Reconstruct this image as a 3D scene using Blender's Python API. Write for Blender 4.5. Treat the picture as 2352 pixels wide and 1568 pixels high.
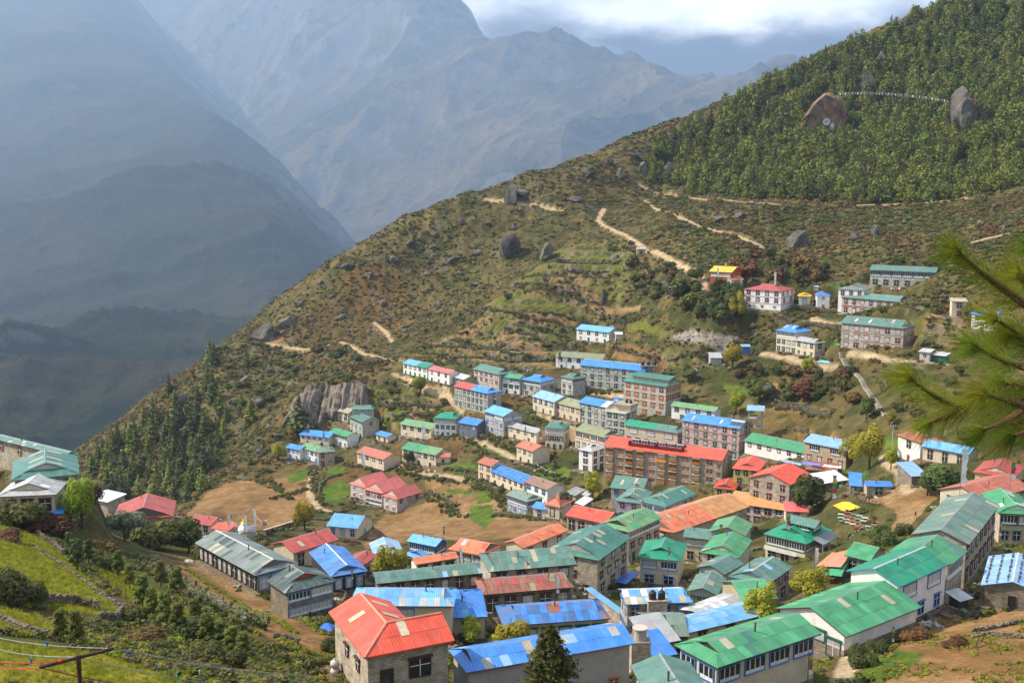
import bpy, bmesh, math, random
import numpy as np
from mathutils import Vector, Matrix, noise as mnoise
R = math.radians
random.seed(7)
for o in list(bpy.data.objects):
    bpy.data.objects.remove(o)
scene = bpy.context.scene
COL = scene.collection

# ---------------------------------------------------------------- camera
FPX = 2522.0          # focal length in units of a 2352 px wide picture
PITCH = R(8.7)
cam_d = bpy.data.cameras.new('camera')
cam_d.sensor_width = 36.0
cam_d.lens = 36.0 * FPX / 2352.0
cam_d.clip_start = 0.05
cam_d.clip_end = 60000
cam = bpy.data.objects.new('camera', cam_d)
COL.objects.link(cam)
cam.location = (0, 0, 0)
cam.rotation_euler = (R(90) - PITCH, 0, 0)
scene.camera = cam

# ---------------------------------------------------------------- light
SUN_AZ = R(-83)       # seen from the camera, left of the view axis (+Y)
SUN_EL = R(44)
sd = Vector((math.sin(SUN_AZ) * math.cos(SUN_EL), math.cos(SUN_AZ) * math.cos(SUN_EL), math.sin(SUN_EL)))
sun_d = bpy.data.lights.new('sun', 'SUN')
sun_d.energy = 5.0
sun_d.angle = R(0.6)
sun_d.color = (1.0, 0.89, 0.72)
sun = bpy.data.objects.new('sun', sun_d)
COL.objects.link(sun)
sun.rotation_euler = (-sd).to_track_quat('-Z', 'Y').to_euler()

world = bpy.data.worlds.new('World')
scene.world = world
world.use_nodes = True
nt = world.node_tree
nt.nodes.clear()
sky = nt.nodes.new('ShaderNodeTexSky')
sky.sky_type = 'NISHITA'
sky.sun_disc = False
sky.sun_elevation = SUN_EL
sky.sun_rotation = SUN_AZ
sky.altitude = 3400
sky.dust_density = 1.0
bg = nt.nodes.new('ShaderNodeBackground')
bg.inputs['Strength'].default_value = 0.085
wo = nt.nodes.new('ShaderNodeOutputWorld')
# cloud all round the sky: dim murk low down, bright broken billows above it
L = nt.links.new
def wn(kind, **kw):
    n = nt.nodes.new(kind)
    for k, v in kw.items():
        n.inputs[k.replace('_', ' ')].default_value = v
    return n
tc = wn('ShaderNodeTexCoord')
mp = wn('ShaderNodeMapping', Scale=(1.0, 1.0, 2.2), Location=(0.62, 0.2, 0.35))
cn = wn('ShaderNodeTexNoise', Scale=4.2, Detail=10, Roughness=0.56, Distortion=0.2)
cn2 = wn('ShaderNodeTexNoise', Scale=9.0, Detail=9, Roughness=0.6)
L(tc.outputs['Generated'], mp.inputs['Vector']); L(mp.outputs['Vector'], cn.inputs['Vector']); L(mp.outputs['Vector'], cn2.inputs['Vector'])
sx_ = wn('ShaderNodeSeparateXYZ'); L(tc.outputs['Generated'], sx_.inputs['Vector'])
ma = nt.nodes.new('ShaderNodeMath'); ma.operation = 'MULTIPLY_ADD'; ma.inputs[1].default_value = 0.11
L(cn2.outputs['Fac'], ma.inputs[0]); L(sx_.outputs['Z'], ma.inputs[2])
lo = wn('ShaderNodeMapRange', From_Min=0.155, From_Max=0.205); lo.interpolation_type = 'SMOOTHSTEP'; L(ma.outputs['Value'], lo.inputs['Value'])
cr2 = nt.nodes.new('ShaderNodeValToRGB')
cr2.color_ramp.elements[0].position = 0.34; cr2.color_ramp.elements[0].color = (4.2, 4.4, 4.9, 1)
cr2.color_ramp.elements[1].position = 0.64; cr2.color_ramp.elements[1].color = (17, 17, 17, 1)
L(cn.outputs['Fac'], cr2.inputs['Fac'])
gap = wn('ShaderNodeMapRange', From_Min=0.40, From_Max=0.52); L(cn2.outputs['Fac'], gap.inputs['Value'])
hi = wn('ShaderNodeMapRange', From_Min=0.18, From_Max=0.5); L(sx_.outputs['Z'], hi.inputs['Value'])
gm_ = nt.nodes.new('ShaderNodeMath'); gm_.operation = 'MULTIPLY'; L(hi.outputs['Result'], gm_.inputs[0]); L(gap.outputs['Result'], gm_.inputs[1])
c1 = nt.nodes.new('ShaderNodeMix'); c1.data_type = 'RGBA'
L(gm_.outputs['Value'], c1.inputs['Factor']); L(cr2.outputs['Color'], c1.inputs['A']); L(sky.outputs['Color'], c1.inputs['B'])
c2 = nt.nodes.new('ShaderNodeMix'); c2.data_type = 'RGBA'; c2.inputs['A'].default_value = (0.5, 0.6, 0.8, 1)
L(lo.outputs['Result'], c2.inputs['Factor']); L(c1.outputs['Result'], c2.inputs['B'])
L(c2.outputs['Result'], bg.inputs['Color']); L(bg.outputs['Background'], wo.inputs['Surface'])

# ---------------------------------------------------------------- exposure
scene.view_settings.view_transform = 'Standard'
scene.view_settings.look = 'None'
scene.view_settings.gamma = 1.0
scene.view_settings.exposure = 1.0
scene.view_settings.use_curve_mapping = False
scene.render.engine = 'CYCLES'
scene.cycles.use_denoising = True
scene.cycles.max_bounces = 5
scene.cycles.diffuse_bounces = 3
scene.cycles.glossy_bounces = 2
scene.cycles.transmission_bounces = 2
scene.cycles.volume_bounces = 1
scene.cycles.transparent_max_bounces = 8
scene.cycles.sample_clamp_indirect = 5.0

# ---------------------------------------------------------------- picture <-> place
CT, ST = math.cos(PITCH), math.sin(PITCH)
def ray(px, py):
    """direction (per metre of depth Y) through a point of the 2352 x 1568 picture"""
    x = (px - 1176.0) / FPX
    v = (784.0 - py) / FPX
    dy = CT + v * ST
    dz = -ST + v * CT
    return x / dy, dz / dy
def at(px, py, Y):
    a, b = ray(px, py)
    return Vector((a * Y, Y, b * Y))
def project(x, y, z):
    d = y * CT - z * ST
    v = y * ST + z * CT
    return 1176.0 + FPX * x / d, 784.0 - FPX * v / d
def crop(ox, oy, k):
    return lambda x, y: (ox + k * x, oy + k * y)
R1 = crop(0, 976, .3775); R2 = crop(430.7, 1148.4, .2686); R3 = crop(976.1, 1148.4, .2686)
R4 = crop(1492.9, 1148.4, .2676); R5 = crop(1894.9, 1091, .3043); R6 = crop(631.6, 832.6, .2197)
R7 = crop(1033.6, 918.7, .2197); S1 = crop(1349.4, 918.7, .2197); S2 = crop(1607.8, 947.4, .2197)
S3 = crop(890, 775.2, .2197); S4 = crop(1263.2, 717.8, .2197); S5 = crop(1492.9, 545.5, .2197)
S6 = crop(1894.9, 516.8, .2197); S7 = crop(1894.9, 775.2, .2197); S8 = crop(0, 918.7, .2197)
PP = crop(0, 0, 1.0)

# ---------------------------------------------------------------- numeric noise
def _hash(ix, iy, seed):
    h = (ix * 374761393 + iy * 668265263 + seed * 974634541) & 0xFFFFFFFF
    h = ((h ^ (h >> 13)) * 1274126177) & 0xFFFFFFFF
    h = h ^ (h >> 16)
    return h / 4294967295.0
def vnoise(x, y, seed=0):
    xi = np.floor(x).astype(np.int64); yi = np.floor(y).astype(np.int64)
    fx = x - xi; fy = y - yi
    fx = fx * fx * fx * (fx * (fx * 6 - 15) + 10); fy = fy * fy * fy * (fy * (fy * 6 - 15) + 10)
    a = _hash(xi, yi, seed); b = _hash(xi + 1, yi, seed)
    c = _hash(xi, yi + 1, seed); d = _hash(xi + 1, yi + 1, seed)
    return (a * (1 - fx) + b * fx) * (1 - fy) + (c * (1 - fx) + d * fx) * fy
def fbm(x, y, scale, octaves=5, seed=0, gain=0.5):
    t = np.zeros_like(x); amp = 1.0; tot = 0
    for i in range(octaves):
        ca, sa = math.cos(i * 0.9), math.sin(i * 0.9)
        t += amp * (vnoise((x * ca - y * sa) / scale, (x * sa + y * ca) / scale, seed + i * 17) * 2 - 1)
        tot += amp; amp *= gain; scale *= 0.5
    return t / tot
def ridged(x, y, scale, octaves=6, seed=0, gain=0.55):
    t = np.zeros_like(x); amp = 1.0; tot = 0
    for i in range(octaves):
        ca, sa = math.cos(i * 0.7), math.sin(i * 0.7)
        n = vnoise((x * ca - y * sa) / scale, (x * sa + y * ca) / scale, seed + i * 31) * 2 - 1
        t += amp * (1 - np.abs(n)) ** 1.6
        tot += amp; amp *= gain; scale *= 0.5
    return t / tot
def in_poly(px, py, poly):
    poly = np.asarray(poly, float)
    out = np.zeros(px.shape, bool)
    x0, y0 = poly.min(0); x1, y1 = poly.max(0)
    idx = np.nonzero((px >= x0) & (px <= x1) & (py >= y0) & (py <= y1))[0]
    if not len(idx):
        return out
    X = px[idx]; Y = py[idx]; ins = np.zeros(X.shape, bool)
    n = len(poly)
    for i in range(n):
        xa, ya = poly[i]; xb, yb = poly[(i + 1) % n]
        if ya == yb:
            continue
        c = ((ya > Y) != (yb > Y)) & (X < (xb - xa) * (Y - ya) / (yb - ya) + xa)
        ins ^= c
    out[idx] = ins
    return out

# ---------------------------------------------------------------- objects
def new_mesh(name, verts, faces, mats=None, fmat=None, smooth=False):
    me = bpy.data.meshes.new(name)
    me.from_pydata([tuple(v) for v in verts], [], faces)
    for m in (mats or []):
        me.materials.append(m)
    if fmat is not None:
        me.polygons.foreach_set('material_index', fmat)
    if smooth:
        me.polygons.foreach_set('use_smooth', [True] * len(me.polygons))
    me.update()
    return me
def np_mesh(name, V, quads, mats=None, smooth=False, tris=False):
    me = bpy.data.meshes.new(name)
    V = np.ascontiguousarray(V, np.float32); F = np.ascontiguousarray(quads, np.int32)
    k = F.shape[1]
    me.vertices.add(len(V)); me.vertices.foreach_set('co', V.ravel())
    me.loops.add(F.size); me.loops.foreach_set('vertex_index', F.ravel())
    me.polygons.add(len(F))
    me.polygons.foreach_set('loop_start', np.arange(0, F.size, k, dtype=np.int32))
    try:
        me.polygons.foreach_set('loop_total', np.full(len(F), k, np.int32))
    except Exception:
        pass
    for m in (mats or []):
        me.materials.append(m)
    if smooth:
        me.polygons.foreach_set('use_smooth', np.ones(len(F), bool))
    me.update(calc_edges=True)
    return me
def obj(name, me, parent=None, loc=None, rot=None, scl=None, **tags):
    o = bpy.data.objects.new(name, me)
    COL.objects.link(o)
    if parent is not None:
        o.parent = parent
    if loc is not None:
        o.location = loc
    if rot is not None:
        o.rotation_euler = rot
    if scl is not None:
        o.scale = scl if not isinstance(scl, (int, float)) else (scl, scl, scl)
    for k, v in tags.items():
        o[k] = v
    return o
def thing(name, label, cat, loc=(0, 0, 0), rot=(0, 0, 0), group=None, scl=None):
    o = obj(name, None, None, loc, rot, scl, label=label, category=cat)
    o.empty_display_size = 0.1
    if group:
        o['group'] = group
    return o
class MB:
    """collects simple shapes into one mesh"""
    def __init__(s):
        s.v = []; s.f = []; s.m = []
    def poly(s, pts, m=0):
        b = len(s.v); s.v += [tuple(p) for p in pts]; s.f.append(tuple(range(b, b + len(pts)))); s.m.append(m)
    def box(s, x0, x1, y0, y1, z0, z1, m=0, skip=''):
        b = len(s.v)
        s.v += [(x0, y0, z0), (x1, y0, z0), (x1, y1, z0), (x0, y1, z0), (x0, y0, z1), (x1, y0, z1), (x1, y1, z1), (x0, y1, z1)]
        for k, q in (('b', (3, 2, 1, 0)), ('t', (4, 5, 6, 7)), ('f', (0, 1, 5, 4)), ('r', (1, 2, 6, 5)), ('k', (2, 3, 7, 6)), ('l', (3, 0, 4, 7))):
            if k not in skip:
                s.f.append(tuple(b + i for i in q)); s.m.append(m)
    def prism(s, pts, d, m=0, mside=None):
        """polygon pts (top face) thickened by the vector -d"""
        n = len(pts); b = len(s.v)
        s.v += [tuple(p) for p in pts] + [tuple(Vector(p) - Vector(d)) for p in pts]
        s.f.append(tuple(range(b, b + n))); s.m.append(m)
        s.f.append(tuple(range(b + 2 * n - 1, b + n - 1, -1))); s.m.append(m)
        for i in range(n):
            j = (i + 1) % n
            s.f.append((b + i, b + n + i, b + n + j, b + j)); s.m.append(m if mside is None else mside)
    def tube(s, pts, rad, n=6, m=0, cap=True):
        pts = [Vector(p) for p in pts]
        if isinstance(rad, (int, float)):
            rad = [rad] * len(pts)
        b = len(s.v)
        for i, p in enumerate(pts):
            d = (pts[min(i + 1, len(pts) - 1)] - pts[max(i - 1, 0)])
            d = d.normalized() if d.length > 1e-9 else Vector((0, 0, 1))
            u = d.orthogonal().normalized() if i == 0 else (u - d * u.dot(d)).normalized()
            w = d.cross(u)
            for k in range(n):
                a = 2 * math.pi * k / n
                s.v.append(tuple(p + (u * math.cos(a) + w * math.sin(a)) * rad[i]))
        for i in range(len(pts) - 1):
            for k in range(n):
                k2 = (k + 1) % n
                s.f.append((b + i * n + k, b + i * n + k2, b + (i + 1) * n + k2, b + (i + 1) * n + k)); s.m.append(m)
        if cap:
            s.f.append(tuple(b + k for k in reversed(range(n)))); s.m.append(m)
            e = b + (len(pts) - 1) * n
            s.f.append(tuple(e + k for k in range(n))); s.m.append(m)
    def lathe(s, prof, n=12, m=0, c=(0, 0)):
        b = len(s.v)
        for r, z in prof:
            for k in range(n):
                a = 2 * math.pi * k / n
                s.v.append((c[0] + r * math.cos(a), c[1] + r * math.sin(a), z))
        for i in range(len(prof) - 1):
            for k in range(n):
                k2 = (k + 1) % n
                s.f.append((b + i * n + k, b + i * n + k2, b + (i + 1) * n + k2, b + (i + 1) * n + k)); s.m.append(m)
        s.f.append(tuple(b + k for k in reversed(range(n)))); s.m.append(m)
        e = b + (len(prof) - 1) * n
        s.f.append(tuple(e + k for k in range(n))); s.m.append(m)
    def mesh(s, name, mats, smooth=False):
        return new_mesh(name, s.v, s.f, mats, s.m, smooth)
    def build(s, name, mats, parent=None, smooth=False, **kw):
        if not isinstance(mats, (list, tuple)):
            mats = [mats]
        return obj(name, s.mesh(name, mats, smooth), parent, **kw)

# ---------------------------------------------------------------- materials
MATS = {}
def mat(name, col, rough=0.8, spec=0.3, var=0.12, scale=3.0, bump=0.0, metal=0.0, rand=0.0, col2=None, wave=None, obj_co=True, detail=4, emit=None):
    """principled material whose colour wanders with noise; rand = value change from object to object"""
    if name in MATS:
        return MATS[name]
    m = bpy.data.materials.new(name); m.use_nodes = True
    t = m.node_tree; N = t.nodes; K = t.links.new
    b = N['Principled BSDF']
    b.inputs['Roughness'].default_value = rough
    b.inputs['Specular IOR Level'].default_value = spec
    b.inputs['Metallic'].default_value = metal
    co = N.new('ShaderNodeTexCoord')
    n = N.new('ShaderNodeTexNoise'); n.inputs['Scale'].default_value = scale; n.inputs['Detail'].default_value = detail
    n.inputs['Roughness'].default_value = 0.62
    K(co.outputs['Object' if obj_co else 'Generated'], n.inputs['Vector'])
    rp = N.new('ShaderNodeMapRange'); rp.inputs['From Min'].default_value = 0.3; rp.inputs['From Max'].default_value = 0.7
    K(n.outputs['Fac'], rp.inputs['Value'])
    mx = N.new('ShaderNodeMix'); mx.data_type = 'RGBA'
    c2 = col2 if col2 else tuple(c * (1 - 2 * var) for c in col)
    c1 = col if col2 else tuple(min(1, c * (1 + var)) for c in col)
    mx.inputs['A'].default_value = (*c1, 1); mx.inputs['B'].default_value = (*c2, 1)
    K(rp.outputs['Result'], mx.inputs['Factor'])
    out = mx.outputs['Result']
    if rand:
        oi = N.new('ShaderNodeObjectInfo'); hs = N.new('ShaderNodeHueSaturation')
        r2 = N.new('ShaderNodeMapRange'); r2.inputs['To Min'].default_value = 1 - rand; r2.inputs['To Max'].default_value = 1 + rand
        K(oi.outputs['Random'], r2.inputs['Value']); K(r2.outputs['Result'], hs.inputs['Value']); K(out, hs.inputs['Color'])
        out = hs.outputs['Color']
    K(out, b.inputs['Base Color'])
    if bump or wave:
        bp = N.new('ShaderNodeBump'); bp.inputs['Distance'].default_value = 0.05
        bp.inputs['Strength'].default_value = bump or 0.5
        if wave:
            w = N.new('ShaderNodeTexWave'); w.wave_type = 'BANDS'; w.bands_direction = wave[0]
            w.inputs['Scale'].default_value = wave[1]
            K(co.outputs['Object'], w.inputs['Vector']); K(w.outputs['Fac'], bp.inputs['Height'])
        else:
            K(n.outputs['Fac'], bp.inputs['Height'])
        K(bp.outputs['Normal'], b.inputs['Normal'])
    MATS[name] = m
    return m
# ================================================================ the lie of the land
# ground points: picture x, picture y, depth in metres
CTRL_PX = [
 # near slope under the camera, left to right
 (-150,1500,70),(60,1540,66),(300,1550,70),(520,1560,78),(700,1568,92),(-100,1330,110),(100,1390,112),(260,1370,128),(420,1420,122),
 (560,1450,126),(700,1500,118),(860,1560,116),(1010,1560,122),(0,1215,158),(120,1235,168),(200,1200,192),(60,1160,205),(-120,1150,205),
 (330,1260,200),(430,1290,188),(560,1370,170),(700,1420,168),(600,1345,186),(470,1270,210),(330,1222,232),(700,1385,176),
 (820,1430,150),(960,1450,146),(1260,1568,132),(1450,1568,132),(1700,1585,112),(1900,1560,108),(2050,1500,116),(2250,1540,100),(2450,1520,98),(2130,1420,140),(2330,1400,138),
 (1230,1465,165),(1480,1442,186),(1200,1400,178),(1180,1335,200),(1380,1338,215),(1620,1400,180),(1760,1430,160),(1950,1400,152),(2200,1310,175),(2310,1255,196),(2420,1260,190),
 (1000,1360,196),(800,1330,205),(850,1300,240),(1000,1300,222),(1500,1310,228),(1650,1300,225),(1860,1278,240),(1990,1240,225),(2120,1250,205),(2101,1190,238),(2300,1150,240),(2420,1100,250),
 # valley bottom and the fields
 (1040,1240,300),(870,1240,330),(960,1195,370),(790,1235,335),(700,1275,275),(570,1228,305),(480,1195,340),(450,1180,375),(560,1150,400),(650,1160,400),(720,1180,380),
 (890,1168,395),(1180,1195,335),(1300,1215,300),(1420,1215,292),(1540,1215,290),(1750,1200,300),(1650,1140,338),(1400,1100,368),(1250,1130,372),(1100,1110,388),(1000,1105,400),
 (715,1078,445),(640,1080,450),(850,1080,425),(960,1075,420),(800,1030,455),(930,1010,450),(760,985,480),(1080,1010,430),(1200,1060,402),(1330,1060,388),(1170,1000,425),(1340,960,425),(1540,1040,380),(1700,1060,352),(1810,1070,335),(1900,1080,322),
 (2035,1062,300),(2150,1065,275),(2300,1060,265),(2060,1110,272),(1960,1130,280),
 # rows of houses above
 (860,910,490),(960,885,488),(1030,895,478),(1090,945,450),(1200,920,455),(1300,905,452),(1420,912,440),(1510,958,402),(1640,955,395),(1730,935,395),
 (1000,845,510),(1150,835,500),(1370,850,470),(1365,785,510),(1500,835,455),(1600,800,450),(1690,775,450),(1840,825,410),(2030,822,378),(2150,830,372),(2260,830,360),(2400,830,345),
 (1780,895,400),(1880,870,395),(1960,900,365),(2040,940,335),(1880,965,368),(1990,1010,325),(2200,960,310),
 (1780,730,446),(1660,690,452),(1880,725,440),(2000,725,402),(2080,690,428),(2220,735,385),(2350,740,370),(1560,700,475),(1480,735,488),
 # open hillside
 (900,820,530),(780,795,560),(650,800,590),(820,860,505),(700,900,490),(760,940,485),(640,960,500),(560,1060,455),(480,1060,480),(420,1150,430),
 (380,1100,470),(300,1060,500),(430,960,540),(520,900,545),(600,860,560),
 (800,700,620),(1000,720,575),(1000,600,640),(1150,700,545),(1150,560,640),(1300,720,528),(1300,640,560),(1300,560,605),(1220,500,660),(1380,500,650),(1430,600,560),(1500,560,570),(1600,620,505),(1620,560,545),
 (1480,450,690),(1600,470,640),(1700,530,560),(1800,580,505),(2000,590,470),(2200,610,425),(2350,620,400),(1800,480,600),(2000,480,580),(2200,480,555),(2380,460,545),
 (1520,390,720),(1650,380,700),(1800,350,700),(2000,350,680),(2200,350,655),(2380,330,640),(1800,250,755),(2000,230,750),(2200,200,745),(2380,180,735),(2200,90,800),(2380,60,800),
]
RIDGE = [(-60,1190,455),(100,1120,495),(190,1062,515),(300,975,540),(400,905,565),(470,838,585),(560,775,610),(640,714,635),(720,637,655),(820,570,665),(940,502,672),(1060,455,680),
 (1150,432,690),(1220,398,700),(1330,376,710),(1430,332,730),(1520,292,750),(1650,238,775),(1760,188,800),(1860,132,815),(1960,88,830),(2080,38,845),(2170,3,855),(2352,-60,880),(2560,-120,900)]
CTRL_W = [(0,0,-1.7),(-14,-6,-1.0),(14,-6,-0.5),(0,-30,6),(60,-20,2),(-60,-20,4),(0,12,-9),(-20,12,-10),(20,12,-8.5),(0,45,-27),(25,50,-28),(-25,50,-29),(55,45,-24),(-60,45,-27),
          (0,85,-45),(30,90,-46),(70,90,-42),(95,90,-38),(140,140,-40),(-110,110,-38),(-150,180,-60),(160,220,-55),(220,320,-50),(-120,300,-112),(-60,290,-104),(-170,330,-128),(-150,390,-138),(-105,370,-126)]
P = [tuple(at(*c)) for c in CTRL_PX] + CTRL_W
for i, c in enumerate(RIDGE):
    p = at(*c); P.append(tuple(p))
    a = RIDGE[max(i - 1, 0)]; b = RIDGE[min(i + 1, len(RIDGE) - 1)]
    t = (at(*b) - at(*a)); nrm = Vector((-t.y, t.x)).normalized()
    if nrm.y < 0:
        nrm = -nrm
    for d, dz in ((45, 22), (130, 85), (300, 210)):
        P.append((p.x + nrm.x * d, p.y + nrm.y * d, p.z - dz))
P = np.array(P)
SC = 100.0
def _U(r2):
    return 0.5 * r2 * np.log(r2 + 1e-9)
def _fit(P, lam):
    X = P[:, :2] / SC; n = len(X)
    d2 = ((X[:, None] - X[None]) ** 2).sum(-1)
    A = np.zeros((n + 3, n + 3)); A[:n, :n] = _U(d2) + lam * np.eye(n)
    A[:n, n] = 1; A[:n, n + 1:] = X; A[n, :n] = 1; A[n + 1:, :n] = X.T
    return np.linalg.solve(A, np.r_[P[:, 2], 0, 0, 0])
TPS_W = _fit(P, 0.004)
def tps(x, y, P=P, W=TPS_W, SC=SC):
    x = np.asarray(x, float) / SC; y = np.asarray(y, float) / SC
    out = W[-3] + W[-2] * x + W[-1] * y
    n = len(P)
    shp = out.shape; x = x.ravel(); y = y.ravel(); out = out.ravel()
    for s in range(0, len(x), 40000):
        e = s + 40000
        d2 = (x[s:e, None] - P[None, :, 0] / SC) ** 2 + (y[s:e, None] - P[None, :, 1] / SC) ** 2
        out[s:e] += _U(d2) @ W[:n]
    return out.reshape(shp)
def hit(px, py, h=0.0, y0=9.0, y1=1200.0):
    """first place where the sight line through a picture point comes within h of the smooth ground"""
    a, b = ray(px, py)
    Y = np.linspace(y0, y1, 2400)
    g = tps(a * Y, Y) + h
    below = np.nonzero(b * Y <= g)[0]
    if not len(below):
        return Vector((a * y1, y1, b * y1))
    k = below[0]
    if k == 0:
        return Vector((a * Y[0], Y[0], b * Y[0]))
    f0 = b * Y[k - 1] - g[k - 1]; f1 = b * Y[k] - g[k]
    t = f0 / (f0 - f1)
    yy = Y[k - 1] + (Y[k] - Y[k - 1]) * t
    return Vector((a * yy, yy, b * yy))
def on_plane(px, py, z):
    a, b = ray(px, py)
    Y = z / b
    return Vector((a * Y, Y, z))

# ---------------------------------------------------------------- what grows where (outlines seen in the picture)
SOIL = [
 [(430,1185),(470,1130),(520,1108),(575,1100),(640,1128),(715,1140),(722,1166),(700,1192),(640,1212),(600,1222),(520,1212),(450,1195)],
 [(615,1105),(655,1098),(705,1120),(720,1138),(650,1132)],[(628,1100),(690,1092),(712,1106),(650,1112)],
 [(835,1262),(850,1215),(880,1184),(960,1160),(1015,1128),(1100,1128),(1150,1150),(1178,1192),(1300,1198),(1312,1208),(1180,1236),(1070,1242),(960,1232),(880,1262)],
 [(975,1098),(1085,1118),(1060,1135),(985,1140)],
 [(2010,1130),(2080,1105),(2150,1112),(2160,1135),(2120,1170),(2085,1222),(2040,1222),(2060,1185),(2030,1160),(1975,1150)],
 [(2030,1580),(2060,1480),(2120,1425),(2240,1410),(2370,1375),(2400,1400),(2400,1580)],
 [(345,1268),(420,1283),(500,1320),(600,1373),(700,1428),(800,1490),(800,1532),(730,1524),(640,1480),(560,1432),(480,1392),(400,1336)],
 [(1770,930),(1860,925),(1905,945),(1890,965),(1780,945)],[(1840,985),(1930,990),(1985,1005),(1990,1025),(1900,1005),(1830,1000)],
 [(1395,795),(1450,790),(1540,815),(1545,830),(1470,832),(1395,818)],
 [(1850,872),(1960,880),(1950,895),(1850,888)],[(1780,880),(1840,885),(1830,900),(1780,895)],
 [(1190,712),(1340,728),(1420,742),(1415,752),(1300,745),(1180,725)],[(1060,795),(1190,790),(1280,815),(1200,822),(1060,808)],
 [(1390,700),(1470,700),(1480,712),(1400,716)],[(600,778),(640,775),(670,785),(620,790)],
 [(990,832),(1060,835),(1160,850),(1280,850),(1240,838),(1060,820)],
]
GRASS = [
 [(-60,1180),(40,1205),(120,1245),(190,1310),(240,1370),(275,1402),(255,1412),(150,1398),(60,1385),(-60,1360)],
 [(-60,1475),(90,1480),(230,1500),(330,1530),(470,1585),(-60,1585)],[(-60,1380),(80,1408),(170,1450),(150,1470),(-60,1445)],
 [(215,1295),(300,1320),(400,1385),(440,1430),(400,1425),(300,1385),(240,1345)],
 [(845,893),(900,876),(935,888),(1005,898),(1005,915),(940,925),(880,912)],
 [(1100,705),(1165,672),(1240,690),(1345,708),(1345,740),(1200,710),(1120,722)],[(1180,655),(1230,610),(1330,590),(1440,580),(1470,612),(1350,622),(1250,640)],
 [(1270,575),(1330,560),(1400,570),(1420,580),(1300,592)],[(1130,725),(1220,745),(1320,765),(1320,780),(1200,765),(1130,745)],
 [(960,800),(1040,790),(1055,800),(980,812)],[(1430,745),(1480,738),(1545,762),(1530,772),(1450,756)],[(2000,1110),(2060,1100),(2075,1112),(2020,1128)],
]
CROP = [
 [(860,945),(925,938),(945,958),(915,972),(875,968)],[(900,965),(950,960),(960,972),(915,985)],[(735,1128),(775,1105),(800,1108),(803,1150),(760,1160),(735,1150)],
 [(660,1092),(700,1082),(708,1100),(668,1108)],[(745,1078),(790,1070),(795,1095),(755,1098)],[(1025,1065),(1080,1062),(1110,1078),(1060,1090),(1025,1080)],
 [(1080,1165),(1130,1160),(1140,1185),(1115,1212),(1080,1195)],[(1230,1075),(1300,1070),(1315,1090),(1290,1105),(1235,1095)],[(1080,1010),(1130,1020),(1125,1038),(1075,1028)],
 [(1140,1030),(1185,1028),(1185,1046),(1145,1050)],[(1655,880),(1750,900),(1745,915),(1660,900)],[(1590,925),(1660,930),(1655,945),(1600,942)],
 [(1830,1060),(1990,1080),(1990,1100),(1940,1110)],[(2030,1000),(2070,1005),(2060,1035),(2030,1030)],[(1965,690),(2030,690),(2030,700)],[(2000,1515),(2060,1490),(2120,1500),(2060,1560),(1960,1560)],
 [(1900,660),(1930,655),(1935,670)],[(1890,775),(1940,770),(1940,795),(1900,795)],[(1090,1130),(1120,1128),(1135,1150),(1100,1160)],[(1010,1120),(1085,1128),(1080,1136),(1010,1130)],
]
SAND = [[(1540,772),(1590,755),(1640,765),(1700,772),(1690,787),(1560,788)]]
FOREST = [[(1486,420),(1490,370),(1510,335),(1570,300),(1650,262),(1760,205),(1860,150),(1960,105),(2080,55),(2175,15),(2360,-60),(2600,-110),(2600,440),(2360,425),(2200,455),(2000,468),(1850,462),(1700,455),(1580,440)]]
TERR = [[(1040,840),(960,820),(1050,720),(1150,650),(1260,560),(1420,545),(1530,600),(1560,640),(1545,760),(1560,840),(1300,860)],
        [(1700,850),(1880,840),(2040,850),(2080,1010),(1920,1020),(1740,960),(1640,900)],[(1850,830),(2352,840),(2352,1040),(2050,1000)],
        [(2000,640),(2352,640),(2352,840),(1880,720)],[(840,880),(1010,880),(1010,1000),(850,990)]]
PATHS = [  # (half width in metres, picture line)
 (1.1,[(585,770),(597,788),(650,795),(720,800),(783,785),(830,812),(900,828),(935,832)]),(1.6,[(1090,444),(1115,458),(1165,466),(1230,472),(1290,486)]),
 (1.6,[(1388,480),(1376,500),(1372,508),(1420,532),(1470,562),(1530,588),(1570,612),(1610,640),(1622,660)]),(1.3,[(1482,462),(1520,485),(1560,500),(1610,522),(1680,540),(1740,562),(1770,580)]),
 (.7,[(1470,425),(1550,448),(1640,460),(1760,468),(1900,474),(2050,468),(2250,455)]),(1.5,[(905,858),(935,872),(965,888),(1010,905),(1050,925)]),(1.5,[(725,1078),(712,1110),(714,1140),(735,1168),(770,1178)]),
 (1.6,[(850,1055),(940,1072),(1010,1092),(1080,1104)]),(1.4,[(1060,998),(1110,1018),(1180,1052),(1230,1058)]),(1.6,[(1225,950),(1290,975),(1330,990)]),(1.8,[(2030,1045),(2050,1070),(2080,1095),(2085,1130)]),
 (1.2,[(1750,812),(1850,835),(1920,842)]),(1.2,[(1950,812),(2040,828),(2140,838)]),(2.0,[(1310,895),(1390,905),(1440,912)]),(1.2,[(1930,1570),(2000,1400)]),(1.5,[(1870,732),(2000,735)]),
 (1.0,[(860,740),(885,760),(900,785)]),(1.5,[(1020,895),(1060,945)]),(1.5,[(2240,555),(2352,530)]),(1.4,[(1110,985),(1240,1015),(1280,1005)]),
]
def zone_data(x, y, z):
    px, py = project(x, y, z)
    jx = px + fbm(x, y, 9.0, 3, 5) * 7; jy = py + fbm(x, y, 9.0, 3, 9) * 4
    def m(polys):
        r = np.zeros(x.shape, bool)
        for p in polys:
            r |= in_poly(jx, jy, p)
        return r
    return px, py, m
PATH_SEGS = []
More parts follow.
